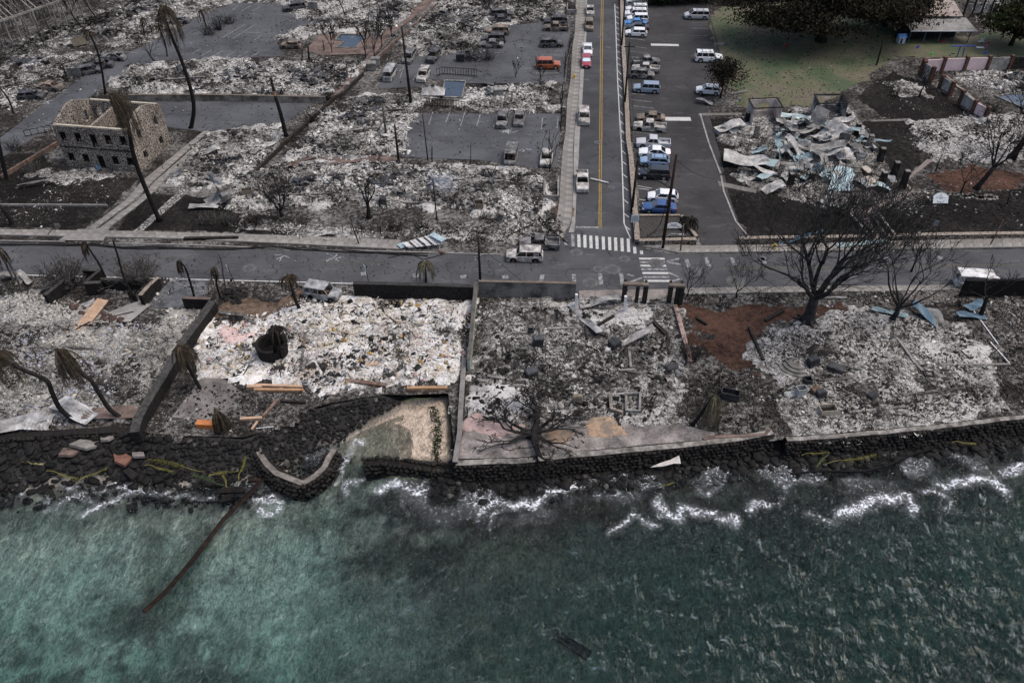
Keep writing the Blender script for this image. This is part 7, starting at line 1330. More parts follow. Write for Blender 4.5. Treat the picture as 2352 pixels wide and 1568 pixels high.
# ---- poles, wires, signs, street furniture
def pole(p_, foot, top, r0, r1, label, name='utility_pole', arm=None, mat=None, dy=0.0, group='charred poles'):
    f = q(p_, *foot); t = qy(p_, *top, f.y + dy); root = tag(empty(name, f), label, 'pole', group); MB().tube([(0, 0, -.2), (t - f) * .5, t - f], [r0, (r0 + r1) / 2, r1], 9).build('shaft', mat or charw, root, smooth=True)
    if arm: MB().beam((t - f) * .94 + Vector((-arm, 0, 0)), (t - f) * .94 + Vector((arm, 0, 0)), .12, .14).build('crossarm', charw, root)
    return root, t
brownp = M_('dark_brown_pole', (.022, .014, .011), (.05, .03, .024), 2, .8, fine=8)
_, tu1 = pole('C2', (2030, 462), (2012, 65), .16, .13, 'black utility pole standing at the junction of the green and the block wall')
big, tu2 = pole('B3', (1385, 1128), (1512, 285), .24, .15, 'big dark brown leaning utility pole at the corner planting bed', mat=brownp); f2 = big.location
MB().tube([(-.25, -.1, 0), (.05, -.1, 3.2)], .07, 6).build('conduit', plateM, big); m = MB(); m.tube([(.1, -.1, 1.9), (.9, -.1, 2.4), (1.9, -.1, 2.3)], .05, 6); m.box((2.15, -.1, 2.25), (.65, .28, .14)); m.build('lamp_arm', MATS['alloy_rim'], big)
_, tu3 = pole('B3', (1110, 797), (1166, 330), .2, .16, 'short charred utility pole by the low street wall near the black car'); _, tu4 = pole('A3', (1046, 950), (1092, 385), .18, .13, 'charred utility pole by the low street wall near the grey blue car', arm=.9); _, tu5 = pole('A3', (1018, 440), (1062, -120), .18, .13, 'charred utility pole at the top of the low street wall', arm=.9)
pole('B3', (1548, 1152), (1577, 905), .1, .07, 'thin rusty lamp post on the corner sidewalk', 'lamp_post', mat=rustm); pole('A3', (2085, 775), (2118, 582), .07, .05, 'thin lamp post with pale footing on the lawn', 'lamp_post', mat=M_('olive_post', (.03, .035, .03), (.06, .065, .055), 2)); pole('A4', (1027, 590), (1102, 320), .15, .12, 'dark pole beside the diagonal path', mat=char)
pole('A2', (1410, 935), (1325, 240), .27, .14, 'tallest charred pole left of the small pool'); pole('B2', (1300, 355), (1262, 20), .2, .14, 'charred trunk pole left of the parking bay with melt', 'charred_pole'); pole('A2', (1186, 1212), (1152, 930), .2, .15, 'grey charred trunk pole in the rubble left of the bay', 'charred_pole', mat=ashw); pole('B2', (1562, 347), (1512, -80), .1, .07, 'thin black pole at the lower edge of the parking bay', 'charred_pole'); pole('B2', (1640, 860), (1606, 520), .1, .07, 'thin black pole in the central rubble by the smoke', 'charred_pole')
pole('B2', (1596, 352), (1598, 220), .1, .09, 'short black stump pole at the parking bay edge', 'charred_pole'); pole('A1', (600, 700), (562, 590), .16, .13, 'short black post on the kerb of the diagonal lane', 'charred_pole'); pole('A2', (630, 460), (618, 360), .1, .08, 'short stem post left of the upper pool', 'charred_pole'); pole('A2', (775, 270), (750, 180), .12, .08, 'short stem above the upper pool', 'charred_pole'); pole('B2', (1945, 350), (1946, 175), .06, .05, 'slim black post in front of the parking bay', 'charred_pole'); pole('B2', (945, 1090), (875, 905), .09, .07, 'leaning black post on the sidewalk', 'charred_pole'); pole('A2', (495, 540), (485, 420), .2, .16, 'stubby burnt trunk on the path below the upper pool', 'charred_pole'); pole('A2', (430, 540), (436, 440), .12, .1, 'second stubby burnt trunk on the path below the upper pool', 'charred_pole'); pole('B4', (2045, 1100), (2165, 870), .09, .07, 'leaning rusty post on the right sidewalk', 'charred_pole', mat=rustm); pole('B4', (2200, 735), (2235, 600), .08, .07, 'black lamp stump by the terracotta court at the right', 'charred_pole'); pole('B4', (930, 760), (870, 440), .05, .05, 'blue-black handrail of the church steps', 'hand_rail')
def cable(pts, r, label, mat=char, name='fallen_cable', group='fallen and slack cables', sag=0.0, cat='cable'):
    P0 = pts[0]; m = MB(); sm = []
    for a, b in zip(pts[:-1], pts[1:]):
        for k in range(8): t = k / 8; p = a.lerp(b, t); p.z -= sag * 4 * t * (1 - t); sm.append(p - P0)
    sm.append(pts[-1] - P0); m.tube(sm, r, 5); o = m.build(name, mat); o.location = P0; tag(o, label, cat, group); return o
rc = random.Random(5)
for k, lab in enumerate(('thick black cable bundle fallen along the far side of the main road, upper strand', 'middle strand of the black cables fallen along the main road', 'lower strand of the black cables fallen along the main road')):
    cable([q('C1', -150 + i * 250, 128 + k * 6 + rc.uniform(-7, 7) + (i * 5 if i > 4 else 0), .12) for i in range(10)] + [q('C2', i * 260, 150 + 12 * i + k * 7 + rc.uniform(-8, 10), .12) for i in range(7)], .07, lab)
cable([tu2 - Vector((0, 0, 3.2)), tu3], .05, 'black cable slung between the big brown pole and the short pole, upper', sag=.5); cable([tu2 - Vector((0, 0, 4.6)), tu3 - Vector((0, 0, .3))], .06, 'black cable slung between the big brown pole and the short pole, lower', sag=.4); cable([tu2 - Vector((.1, 0, 4.4)), q('B3', 1370, 900, 1.2), q('B3', 1260, 1010, .4), q('B3', 1190, 950, .35)], .05, 'thick slack cable hanging from the big brown pole into the bed', sag=.3)
cable([tu2 - Vector((0, 0, .6)), q('B3', 1850, 500, .1)], .025, 'thin wire from the big brown pole across the car park', sag=.6); cable([tu3, tu4], .03, 'thin wire along the street wall, lower span', sag=1.2); cable([tu4, tu5], .03, 'thin wire along the street wall, upper span', sag=1.0); cable([tu1 - Vector((0, 0, 1.2)), q('C3', 120, 460, .1)], .025, 'thin guy wire right of the black utility pole'); cable([q('C2', 1200, 255, .1), q('C2', 1400, 215, .12), q('C2', 1520, 270, .1), q('C2', 1690, 225, .12)], .04, 'tangled thin cables below the fallen roof piece'); cable([q('B3', 250, 800, .6), q('B3', 380, 950, .5), q('B3', 540, 1080, .1)], .09, 'thick charred timber leaning over the burnt pickup at the crossing', charw, 'charred_beam', None, cat='beam'); cable([q('B3', 300, 860, .6), q('B3', 440, 1000, .5), q('B3', 520, 1060, .1)], .07, 'second charred timber over the burnt pickup at the crossing', charw, 'charred_beam', None, cat='beam'); cable([q('B3', 0, 1010, .3), q('B3', 230, 905, .4)], .08, 'charred timber lying left behind the burnt pickup', charw, 'charred_beam', None, cat='beam')
cable([q('D4', x, y, -1.35) for x, y in ((250, 1055), (500, 1030), (880, 1035), (1080, 990), (1300, 890), (1500, 830))], .13, 'long black pipe lying along the waterline below the right sea wall', M_('black_pipe', (.006, .006, .007), (.014, .014, .015), 2, .9, spec=.1), 'drain_pipe', None, cat='pipe')
cable([q('D2', -40, 1110, -.9), q('D1', 2281, 1110, -1.1), q('D1', 2100, 1300, -1.55), q('D1', 1950, 1450, -1.72), P(440, 1290, -1.76), P(380, 1360, -1.8), P(330, 1405, -1.88)], .23, 'long rusty brown palm log lying out into the clear water', M_('wet_log', (.008, .006, .005), (.034, .021, .016), 2, .8, fine=9), 'floating_log', None, cat='log')
def sign(p_, foot, top, w_, h_, mat, label, lines=0, face=(0, -1), post=charw):
    f = q(p_, *foot); t = qy(p_, *top, f.y); root = tag(empty('road_sign', f), label, 'sign'); MB().tube([(0, 0, -.1), t - f], .045, 6).build('post', post, root); fx = Vector((face[0], face[1], 0)).normalized(); a = math.atan2(fx.y, fx.x) + math.pi / 2
    c = (t - f) - Vector((0, 0, h_ / 2)) + fx * .06; MB().box(c, (w_, .03, h_), a).build('plate', mat, root); M3 = Matrix.Rotation(a, 3, 'Z')
    for i in range(lines): MB().box(c + fx * .02 + M3 @ Vector((0, 0, h_ * (.32 - .64 * i / max(1, lines - 1)))), (w_ * (.5 if i == 0 else .78), .012, h_ * .055), a).build('faded_line', M_('faded_print', (.13, .16, .22), (.2, .23, .28), 4), root)
sgM = M_('sign_white', (.5, .54, .56), (.66, .69, .70), 2, .5)
sign('B3', (1128, 1000), (1145, 822), 1.0, 1.15, sgM, 'square pale blue sign with faded lines of print at the car park corner', 6); sign('C1', (2115, 497), (2035, 322), .55, .75, sgM, 'white road sign on a leaning post beside the bare palm stem', 0, (-.6, -.4)); sign('C2', (1030, 470), (993, 318), .5, .9, sgM, 'narrow white road sign above the basalt wall', 0, (-.7, -.5)); sign('B1', (415, 1012), (505, 900), .75, .55, M_('brown_sign', (.17, .155, .13), (.24, .22, .19), 2), 'small brown sign on a leaning post by the left sidewalk', 0); sign('B4', (1508, 1022), (1572, 872), .65, .85, M_('grey_sign', (.16, .17, .175), (.22, .23, .235), 2), 'grey sign seen from behind on a leaning post at the right sidewalk', 0, (-.3, -1))
cs = tag(empty('church_sign', q('B4', 1600, 745)), 'white house-shaped church sign with faded print on the dark lawn', 'sign'); m = MB(); pl = [(-1.05, 0), (1.05, 0), (1.05, 1.0), (.45, 1.42), (-.45, 1.42), (-1.05, 1.0)]; m.add([(x, 0, z + .35) for x, z in pl] + [(x, .1, z + .35) for x, z in pl], [tuple(range(6)), tuple(range(6, 12))[::-1]] + [(i, i + 6, (i + 1) % 6 + 6, (i + 1) % 6) for i in range(6)]); m.build('board', sgM, cs)
for z, w_ in ((1.16, .55), (1.0, 1.45), (.86, .5)): MB().box((0, -.012, z + .12), (w_, .012, .05)).build('faded_line', MATS['faded_print'], cs)
m = MB(); m.beam((0, -.012, 1.36), (0, -.012, 1.62), .035); m.beam((-.07, -.012, 1.54), (.07, -.012, 1.54), .035); m.build('cross_mark', trimM, cs); m = MB()
for k in range(8): a0, a1 = math.pi * (1.2 + .6 * k / 8), math.pi * (1.2 + .6 * (k + 1) / 8); m.beam((math.cos(a0) * .6, -.012, .98 + math.sin(a0) * .5), (math.cos(a1) * .6, -.012, .98 + math.sin(a1) * .5), .05)
m.build('arc_mark', trimM, cs); cs.rotation_euler = (-.55, 0, 0); MB().box((-1.3, .3, .4), (.5, .4, .8)).build('pier', basalt, cs); MB().box((1.3, .3, .4), (.5, .4, .8)).build('pier', basalt, cs)
ag = tag(empty('arched_sign', q('B3', 1483, 985)), 'white arched park sign with faded print and an orange arc in the corner bed', 'sign'); m = MB(); arc = [(math.cos(math.pi * k / 10) * 1.15, .75 + math.sin(math.pi * k / 10) * .62) for k in range(11)]; pl = arc + [(-1.05, .62), (1.05, .62)]; n = len(pl); m.add([(x, 0, z) for x, z in pl] + [(x, .08, z) for x, z in pl], [tuple(range(n))[::-1], tuple(range(n, 2 * n))] + [(i, (i + 1) % n, (i + 1) % n + n, i + n) for i in range(n)]); m.build('board', sgM, ag)
for s_ in (-1, 1): MB().box((s_ * 1.15, .04, .45), (.16, .16, .95)).build('leg', sgM, ag)
for z, w_ in ((1.18, 1.1), (1.04, .8)): MB().box((0, -.012, z), (w_, .012, .06)).build('faded_line', MATS['faded_print'], ag)
m = MB()
for k in range(10): a0, a1 = math.pi * (.12 + .76 * k / 10), math.pi * (.12 + .76 * (k + 1) / 10); m.beam((math.cos(a0) * .85, -.012, .66 + math.sin(a0) * .3), (math.cos(a1) * .85, -.012, .66 + math.sin(a1) * .3), .05)
m.build('orange_arc', woodO, ag); ag.rotation_euler = (-.35, 0, 0)
for p_, x, y, lab in (('A3', 595, 705, 'yellow fire hydrant on the side street sidewalk'), ('C4', 108, 172, 'yellow fire hydrant on the sidewalk behind the huge tree')):
    hy = tag(empty('fire_hydrant', q(p_, x, y, .14)), lab, 'hydrant'); ym = M_('hydrant_yellow', (.48, .32, .03), (.58, .40, .05), 2, .5); MB().cyl((0, 0, 0), .22, .08, 10).cyl((0, 0, .08), .15, .6, 10).build('barrel', ym, hy); MB().cyl((0, 0, .68), .19, .16, 10, .06).build('bonnet', ym, hy); m = MB(); m.tube([(-.28, 0, .5), (.28, 0, .5)], .08, 8); m.build('nozzle', ym, hy)
# ============================================================ SMALLER THINGS
# round planter
pc = q('C2', 180, 1130); rp = tag(empty('round_planter', pc), 'round black basalt planter with an open notch in the white rubble', 'planter'); m = MB(); N_ = 26
for k in range(N_):
    a0, a1 = 6.2832 * k / N_, 6.2832 * (k + 1) / N_
    if 4.9 < a0 < 5.5: continue
    c0, s0, c1_, s1 = math.cos(a0), math.sin(a0), math.cos(a1), math.sin(a1); ro, ri, rt = 1.6, 1.25, 1.75
    m.hexa([(c0 * ro, s0 * ro, -.05), (c1_ * ro, s1 * ro, -.05), (c1_ * ri, s1 * ri, -.05), (c0 * ri, s0 * ri, -.05)], [(c0 * rt, s0 * rt, 1.9), (c1_ * rt, s1 * rt, 1.9), (c1_ * 1.38, s1 * 1.38, 1.9), (c0 * 1.38, s0 * 1.38, 1.9)])
m.build('wall', basalt, rp); MB().cyl((0, 0, 0), 1.27, .5, 20).build('soil', char, rp)
# plank gate leaning in the court
a, b = q('C1', 700, 910, .1), qy('C1', 965, 575, q('C1', 880, 640).y); dd = (b - a); pg = tag(empty('plank_gate', a), 'long pale plank gate with a black grille end leaning over the brown stones', 'gate'); nx = Vector((dd.y, -dd.x, 0)).normalized()
for i in range(3):
    for j in range(5): o_ = nx * (i - 1) * .52; MB().beam(o_ + dd * (.02 + .165 * j), o_ + dd * (.02 + .165 * j + .16), .5, .06).build('board', woodL, pg)
for i in range(7): o_ = nx * (i - 3) * .24; MB().beam(o_ + dd * .86, o_ + dd * 1.02, .05).build('bar', char, pg)
MB().beam(nx * -.78 + dd * 1.02, nx * .78 + dd * 1.02, .07).build('rail', char, pg)
fence('C1', [(1160, 610), (1240, 660)], 1.2, 'black bent gate grille right of the plank gate', .22, char, .1)
bs = M_('brown_stone', (.06, .04, .033), (.15, .10, .085), 2, .8, rnd=.5); bst = [rock_mesh(90 + i) for i in range(3)]
for me in bst: me.materials.append(bs)
rr_ = random.Random(9)
for i in range(46):
    t = rr_.random(); x, y = (640 + 500 * t, 690 + 150 * t + rr_.uniform(-30, 30)); o = link('garden_stone', bst[i % 3]); o.location = q('C1', x, y, .3); s_ = rr_.uniform(.2, .34); o.scale = (s_,) * 3; o.rotation_euler = (0, 0, rr_.random() * 6); tag(o, 'round brown stone of the garden edging under the plank gate', 'stone', 'brown edging stones in the court')
for i in range(40):
    o = link('garden_stone', rocks[i % 7]); o.location = q('C1', 2060 + rr_.uniform(-70, 110), 570 + rr_.uniform(-40, 90), .15); s_ = rr_.uniform(.16, .34); o.scale = (s_,) * 3; o.rotation_euler = (0, 0, rr_.random() * 6); tag(o, 'dark round stone in the heap beside the folded palm', 'stone', 'dark stone heap by the folded palm')
patch('fine_ash', [(560, 715), (640, 695), (660, 715), (600, 740)], MATS['brown_soil'], .6, .05, .5, .4, 48)
# chest, timbers, boards
ch = tag(empty('orange_chest', q('D1', 1800, 650)), 'bright orange wooden chest on the patio edge behind the short palm', 'chest'); MB().box((0, 0, .3), (1.8, .6, .55), -.08).build('box', M_('orange_wood', (.36, .115, .03), (.44, .15, .04), 2, .6), ch); MB().box((0, .05, .62), (1.9, .68, .06), -.08).build('lid', M_('orange_lid', (.40, .14, .045), (.5, .19, .06), 2, .6), ch)
def timber(p_, a, b, w_, mat, label, z=.2, h=None, name='timber', group='loose timbers', z2=None):
    A_, B_ = q(p_, *a, z), q(p_, *b, z if z2 is None else z2); o = MB().beam(Vector((0, 0, 0)), B_ - A_, w_, h or w_).build(name, mat); o.location = A_; tag(o, label, 'timber', group); return o
for i, (p_, a, b, w_, mt, lab) in enumerate((('D1', (2150, 300), (2281, 300), .35, woodL, 'left part of the pale burnt beam on the patio'), ('D2', (0, 285), (420, 300), .3, woodL, 'pale beam with a charred end lying on the patio, upper'), ('D2', (0, 325), (430, 330), .3, woodO, 'orange beam lying on the patio, lower'), ('D2', (1330, 312), (1680, 310), .35, woodO, 'reddish beam at the head of the sand beach'), ('D2', (230, 420), (450, 435), .25, charw, 'charred beam above the boulder slope'), ('D2', (80, 560), (210, 410), .3, rustm, 'brown round timber leaning toward the boulder slope'), ('D1', (2090, 580), (2281, 570), .3, woodL, 'pale log by the orange chest'), ('D1', (2190, 670), (2240, 600), .18, woodL, 'short pale stick by the orange chest'), ('D2', (20, 660), (170, 645), .06, plateM, 'thin white rod on the boulder slope'),
     ('C3', (790, 870), (950, 775), .3, charw, 'charred beam on the pale floor of the house plan'), ('C3', (1310, 835), (1420, 945), .45, charw, 'thick charred beam near the pinkish wall'), ('C3', (1690, 790), (1785, 850), .25, charw, 'charred stick on the red soil'), ('C3', (2165, 880), (2290, 1170), .3, charw, 'black trench board on the red soil'), ('C4', (30, 820), (190, 730), .4, charw, 'black log left of the flared roots'), ('C3', (690, 870), (710, 980), .2, charw, 'upright charred stick in the house plan'), ('C2', (1150, 980), (1095, 1220), .3, woodL, 'pale plank lying in the white rubble'), ('C2', (1005, 1218), (1100, 1215), .25, woodL, 'short pale plank at the foot of the longer one'), ('C2', (1000, 1080), (985, 1215), .15, charw, 'thin dark plank left of the pale ones'), ('D2', (780, 250), (1150, 290), .45, rustm, 'dark brown sill wall at the lower edge of the white rubble'),
     ('C4', (1900, 730), (2120, 1030), .1, plateM, 'thin white pole lying on the scorched plot, upper part'), ('C4', (2050, 1010), (2230, 1210), .1, plateM, 'thin white pole lying on the scorched plot, lower part'), ('C4', (1600, 1215), (2230, 1212), .25, conc, 'pale kerb beam at the corner of the ash plot'), ('B2', (430, 360), (700, 265), .2, charw, 'charred beam lying over the terracotta walkway'), ('B2', (1110, 340), (1185, 190), .2, charw, 'bent charred beam left of the trunk pole'), ('B2', (980, 295), (990, 215), .45, rustm, 'reddish leaning board by the walkway'), ('B1', (1650, 1040), (2140, 1030), .4, charw, 'long black log lying on the verge of the main road'), ('A2', (880, 910), (1010, 865), .4, ashw, 'grey log in the rubble below the camper bus'), ('C1', (920, 940), (1070, 890), .18, charw, 'charred branch at the foot of the plank gate'), ('C1', (680, 860), (1200, 740), .15, charw, 'long charred branch across the plank gate'), ('C1', (960, 880), (1110, 800), .22, charw, 'charred post lying right of the plank gate'), ('C1', (1970, 750), (2190, 780), .5, ashw, 'thick grey fallen trunk beside the slanting wall'), ('C1', (2190, 780), (2290, 860), .42, ashw, 'bent end of the thick grey fallen trunk'), ('B3', (740, 500), (900, 540), .2, sheetW, 'white strip lying on the side street by the burnt pickup'), ('A3', (2030, 840), (2150, 818), .25, conc, 'pale beam lying on the lawn by the lamp post'), ('A3', (1850, 398), (1960, 398), .35, capst2, 'pale low trough on the lawn edge'), ('A3', (2165, 175), (2240, 178), .5, woodL, 'pale bench slab on the lawn by the huge dark tree'))):
    timber(p_, a, b, w_, mt, lab, .3 if p_ in ('C2', 'C3') else .2)
# doorways and posts left of the house by the road
def post(p_, foot, top, w_, mat, label): f = q(p_, *foot); t = qy(p_, *top, f.y); o = MB().beam(Vector((0, 0, -.1)), t - f, w_).build('white_post' if mat is plateM else 'charred_post', mat); o.location = f; tag(o, label, 'post'); return o
post('C3', (612, 718), (616, 582), .3, plateM, 'white post at the left side of the burnt entrance'); post('C3', (1046, 742), (1058, 598), .3, plateM, 'white post at the right side of the burnt entrance')
for fl, fr, tp, lab in (((1035, 655), (1220, 665), 492, 'charred doorway frame standing by the driveway'), ((1440, 665), (1540, 670), 505, 'charred gate pier pair at the head of the pinkish wall')):
    f0, f1 = q('C3', *fl), q('C3', *fr); h = h_at(f0, 0, Z('C3', 0, tp)[1]); root = tag(empty('doorway_frame', f0), lab, 'doorway'); d = f1 - f0
    for t in (0, .62, 1): MB().beam(d * t, d * t + Vector((0, 0, h)), .5 if t != .62 else .35, .5).build('pier', charw, root)
    MB().beam(Vector((-.25, 0, h + .1)), d + Vector((.25, 0, h + .1)), .55, .25).build('lintel', MATS['brown_coping'], root); d2 = Vector((.1, .9, 0)); MB().beam(d2, d2 + Vector((0, 0, h)), .3).build('pier', charw, root); MB().beam(d + d2, d + d2 + Vector((0, 0, h)), .3).build('pier', charw, root)
# house plan: wall stubs, barbecue, tubs
stub = M_('wall_stub', (.08, .076, .07), (.34, .33, .31), .8, .9, fine=4)
for i, (p_, pts, h_, lab) in enumerate((('C3', [(290, 880), (600, 870)], .5, 'upper wall stub of the black room'), ('C3', [(300, 890), (290, 1010)], .6, 'left wall stub of the black room'), ('C3', [(600, 880), (580, 1010)], .5, 'right wall stub of the black room'), ('C3', [(580, 1010), (760, 1000)], .5, 'short wall stub beside the ladder'), ('C3', [(-30, 940), (-40, 1180)], .4, 'stub along the pale corridor left of the plan'), ('D3', [(0, 280), (240, 285), (245, 430)], .5, 'pale low wall round the grey terrace'), ('D3', [(905, 150), (1105, 140), (1110, 300), (905, 310), (905, 150)], .35, 'low kerb round the white square ash bed'), ('D3', [(1115, 150), (1200, 160), (1230, 240), (1200, 300), (1110, 305)], .3, 'curved kerb right of the white square bed'), ('D3', [(900, 350), (895, 480), (960, 490)], .7, 'left side of the stone barbecue'), ('D3', [(1030, 350), (1150, 345), (1145, 490), (1030, 490), (1030, 350)], .7, 'square stone barbecue basin'), ('C3', [(1090, 1080), (1105, 1230)], .45, 'thin stub beside the pale slab'), ('A3', [(535, 20), (530, 80), (615, 80), (615, 10)], 1.2, 'tan square tank wall at the top of the side street'), ('B3', [(330, 480), (325, 640), (450, 650), (455, 480)], .9, 'tan meter bay by the side street'), ('C4', [(550, 600), (770, 605)], .3, 'thin pale kerb at the top of the huge tree plot'), ('A2', [(300, 350), (450, 240), (520, 200)], .5, 'pink plinth left of the upper pool'), ('A2', [(640, 820), (760, 815)], .4, 'short plinth at the end of the tan retaining wall'))):
    wall('wall_stub', [Z(p_, *a) for a in pts], h_, .26, stub, lab, 'wall', None, .3, .3, 'low wall stubs', seed=80 + i)
for i, (pts, lab) in enumerate((([(640, 445), (760, 440)], 'left in the central rubble'), ([(860, 455), (1010, 462)], 'in the middle of the central rubble'), ([(1060, 420), (1050, 470)], 'right of the middle of the central rubble'), ([(1110, 410), (1230, 415)], 'at the upper right of the central rubble'), ([(700, 400), (790, 395), (785, 420)], 'at the upper left of the central rubble'), ([(760, 300), (860, 290)], 'in the rubble left of the parking bay'), ([(840, 250), (930, 250)], 'below the camper bus rubble'), ([(360, 180), (470, 175)], 'in the left of the long rubble field'), ([(560, 160), (700, 165)], 'in the right of the long rubble field'), ([(1000, 50), (1080, 30)], 'above the upper bay'), ([(700, 760), (690, 850)], 'in the white rubble, near the planter'), ([(850, 740), (990, 745)], 'across the top of the white rubble'), ([(940, 760), (930, 860)], 'in the white rubble, right of the planks'), ([(1180, 760), (1300, 765)], 'at the top of the seafront house plan'), ([(1230, 870), (1390, 880)], 'across the black room of the seafront house'), ([(1320, 800), (1310, 860)], 'in the black room of the seafront house'), ([(1440, 850), (1540, 860)], 'right of the black room'), ([(1120, 860), (1210, 870), (1205, 920)], 'left of the black room'), ([(1880, 870), (2040, 855)], 'in the pale ash plot, left part'), ([(2050, 760), (2120, 850)], 'in the pale ash plot, upper part'), ([(2110, 900), (2240, 885)], 'in the pale ash plot, right part'), ([(1950, 940), (2080, 930)], 'in the pale ash plot, lower part'), ([(90, 790), (220, 800)], 'under the fallen grey tiles'), ([(30, 900), (140, 890)], 'under the fallen grey tiles near the sea'))):
    wall('foundation_wall', pts, .5 if pts[0][1] > 600 else .75, .3, stub if i % 2 else M_('sooty_stub', (.03, .028, .026), (.16, .15, .14), 1, fine=5), 'low broken foundation wall ' + lab, 'wall', None, None, .4, 'broken foundation walls', seed=120 + i)
def cabinet(p_, x, y, d, rz, mat, label, z=.1, lid=True, name='scorched_cabinet', tilt=0.0):
    root = tag(empty(name, q(p_, x, y, z), rz), label, 'cabinet'); root.rotation_euler = (tilt, tilt * .6, rz); m = MB(); t = .06
    for c, s_ in (((0, -d[1] / 2, d[2] / 2), (d[0], t, d[2])), ((0, d[1] / 2, d[2] / 2), (d[0], t, d[2])), ((-d[0] / 2, 0, d[2] / 2), (t, d[1] - t, d[2])), ((d[0] / 2, 0, d[2] / 2), (t, d[1] - t, d[2]))): m.box(c, s_)
    m.build('case', mat, root)
    if lid: MB().box((.06, .05, d[2] + .04), (d[0] * 1.02, d[1] * 1.02, .06), .05).build('lid', mat, root)
    else: MB().box((0, 0, d[2] * .3), (d[0] - .1, d[1] - .1, .05)).build('bottom', char, root)
    return root
cabinet('D4', 565, 520, (1.7, 1.0, .7), .1, M_('cream_tub', (.36, .31, .24), (.48, .43, .35), 1, fine=4), 'open cream stone tub on the ash right of the huge tree', lid=False, name='stone_tub'); cabinet('D4', 330, 370, (1.0, .7, 1.1), .2, M_('chipped_enamel', (.28, .29, .28), (.5, .51, .5), 1.5, fine=4), 'open white enamel cabinet beside the rusty drum', lid=False); cabinet('D4', 240, 370, (1.0, .6, .12), .1, MATS['chipped_enamel'], 'flat white cabinet door lying left of the enamel cabinet')
m = MB(); m.tube([(-.5, 0, .35), (.5, 0, .35)], .35, 14); m.tube([(-.3, 0, .35), (-.26, 0, .35)], .38, 14); m.tube([(.26, 0, .35), (.3, 0, .35)], .38, 14); o = m.build('rusty_drum', rustm, smooth=False); o.location = q('D4', 455, 345, .1); o.rotation_euler = (0, 0, .7); tag(o, 'rusty drum lying beside the white enamel cabinet', 'drum')
for i, (p_, x, y, d, rz, lab) in enumerate((('D4', 440, 110, (1.1, .8, .9), .3, 'black appliance with a flue on the ash, left of two'), ('D4', 640, 150, (1.6, .9, .5), -.5, 'black crumpled casing on the ash, right of two'), ('D4', 390, 265, (.8, .7, .7), .1, 'dark box behind the rusty drum'), ('D4', 510, 380, (.9, .7, .6), .2, 'dark box in front of the rusty drum'), ('D4', 960, 390, (1.0, .7, .4), .6, 'black bent casing in the middle of the pale ash'), ('D4', 1450, 200, (1.0, .8, .35), -.2, 'dark low casing near the right of the pale ash'), ('C3', 955, 1060, (1.1, 1.0, .9), .6, 'black box with a glass front beside the white boards'), ('C3', 265, 1040, (1.1, .7, 1.3), .1, 'black stove against the wall stub'), ('C3', 205, 930, (.6, .5, .6), .1, 'small brown box by the wall stub'), ('D3', 605, 430, (.9, .5, .8), .0, 'tan box standing in the ash above the patio'), ('D3', 200, 200, (1.2, .9, .7), .5, 'dark casing heap on the grey terrace'), ('D3', 1930, 390, (1.8, .9, .8), -.3, 'black planter box right of the olive palm'), ('D3', 1420, 140, (1.3, .7, .3), .4, 'grey flat casing near the pinkish wall'), ('B2', 1155, 720, (.9, .8, 1.0), .0, 'grey open appliance right of the forked tree'), ('B2', 2010, 770, (1.2, 1.0, 1.2), .2, 'tan open oven in the central rubble'), ('A2', 1055, 620, (1.6, 1.2, 1.2), .1, 'grey concrete tank left of the camper bus, front'), ('A2', 1090, 580, (1.6, 1.2, 1.2), .1, 'grey concrete tank left of the camper bus, rear'), ('A1', 720, 400, (2.4, 1.6, 1.2), .5, 'brown container box in the rubble by the lane'), ('A2', 1850, 540, (1.4, 1.2, 1.3), .0, 'dark container on the island in the upper bay'), ('A2', 2195, 850, (1.6, 1.2, 1.0), .1, 'white open appliance right of the small pool'), ('B1', 2220, 640, (1.4, 1.0, .8), .3, 'brown box by the stalks above the sidewalk'))):
    cabinet(p_, x, y, d, rz, darkbox if i not in (9, 14, 15, 16, 17, 19, 20) else (M_('tan_casing', (.16, .135, .10), (.28, .24, .19), 1.5, fine=5) if i in (9, 14, 17, 20) else sheetG), lab, .15, i % 3 != 2, 'scorched_appliance', rr_.uniform(-.15, .15))
m = MB(); m.cyl((0, 0, 0), .45, 1.3, 12); o = m.build('water_tank', sheetG); o.location = q('B2', 2200, 860, .1); o.rotation_euler = (.25, .3, 0); MB().cyl((0, 0, 1.3), .4, .1, 12, .2).build('dome', sheetG, o); tag(o, 'leaning brown water tank at the right of the central rubble', 'tank')
# dark metal panels heaped in the far lots
def panels(p_, x, y, n, sx_, sy_, label, seed, size=1.3):
    r_ = random.Random(seed)
    for i in range(n):
        c = q(p_, x + r_.uniform(-sx_, sx_), y + r_.uniform(-sy_, sy_), .45); m = MB(); w_, l_ = size * r_.uniform(.6, 1.2), size * r_.uniform(.5, 1.0); pts = []
        for a, b in ((-1, -1), (0, -1.1), (1, -1), (1, 1), (0, 1), (-1, 1)): pts.append(Vector((a * w_ / 2 + r_.uniform(-.1, .1), b * l_ / 2 + r_.uniform(-.1, .1), (.22 if a == 0 else 0) * r_.choice((-1, 1)))))
        m.add(pts + [p - Vector((0, 0, .05)) for p in pts], [(0, 1, 4, 5), (1, 2, 3, 4), (11, 10, 7, 6), (10, 9, 8, 7), (0, 6, 7, 1), (1, 7, 8, 2), (2, 8, 9, 3), (3, 9, 10, 4), (4, 10, 11, 5), (5, 11, 6, 0)])
        o = m.build('twisted_metal', steel if r_.random() < .3 else darkbox); o.location = c; o.rotation_euler = (r_.uniform(-.7, .7), r_.uniform(-.7, .7), r_.random() * 6.28); tag(o, 'bent dark metal ' + label, 'scrap metal', 'dark metal ' + label)
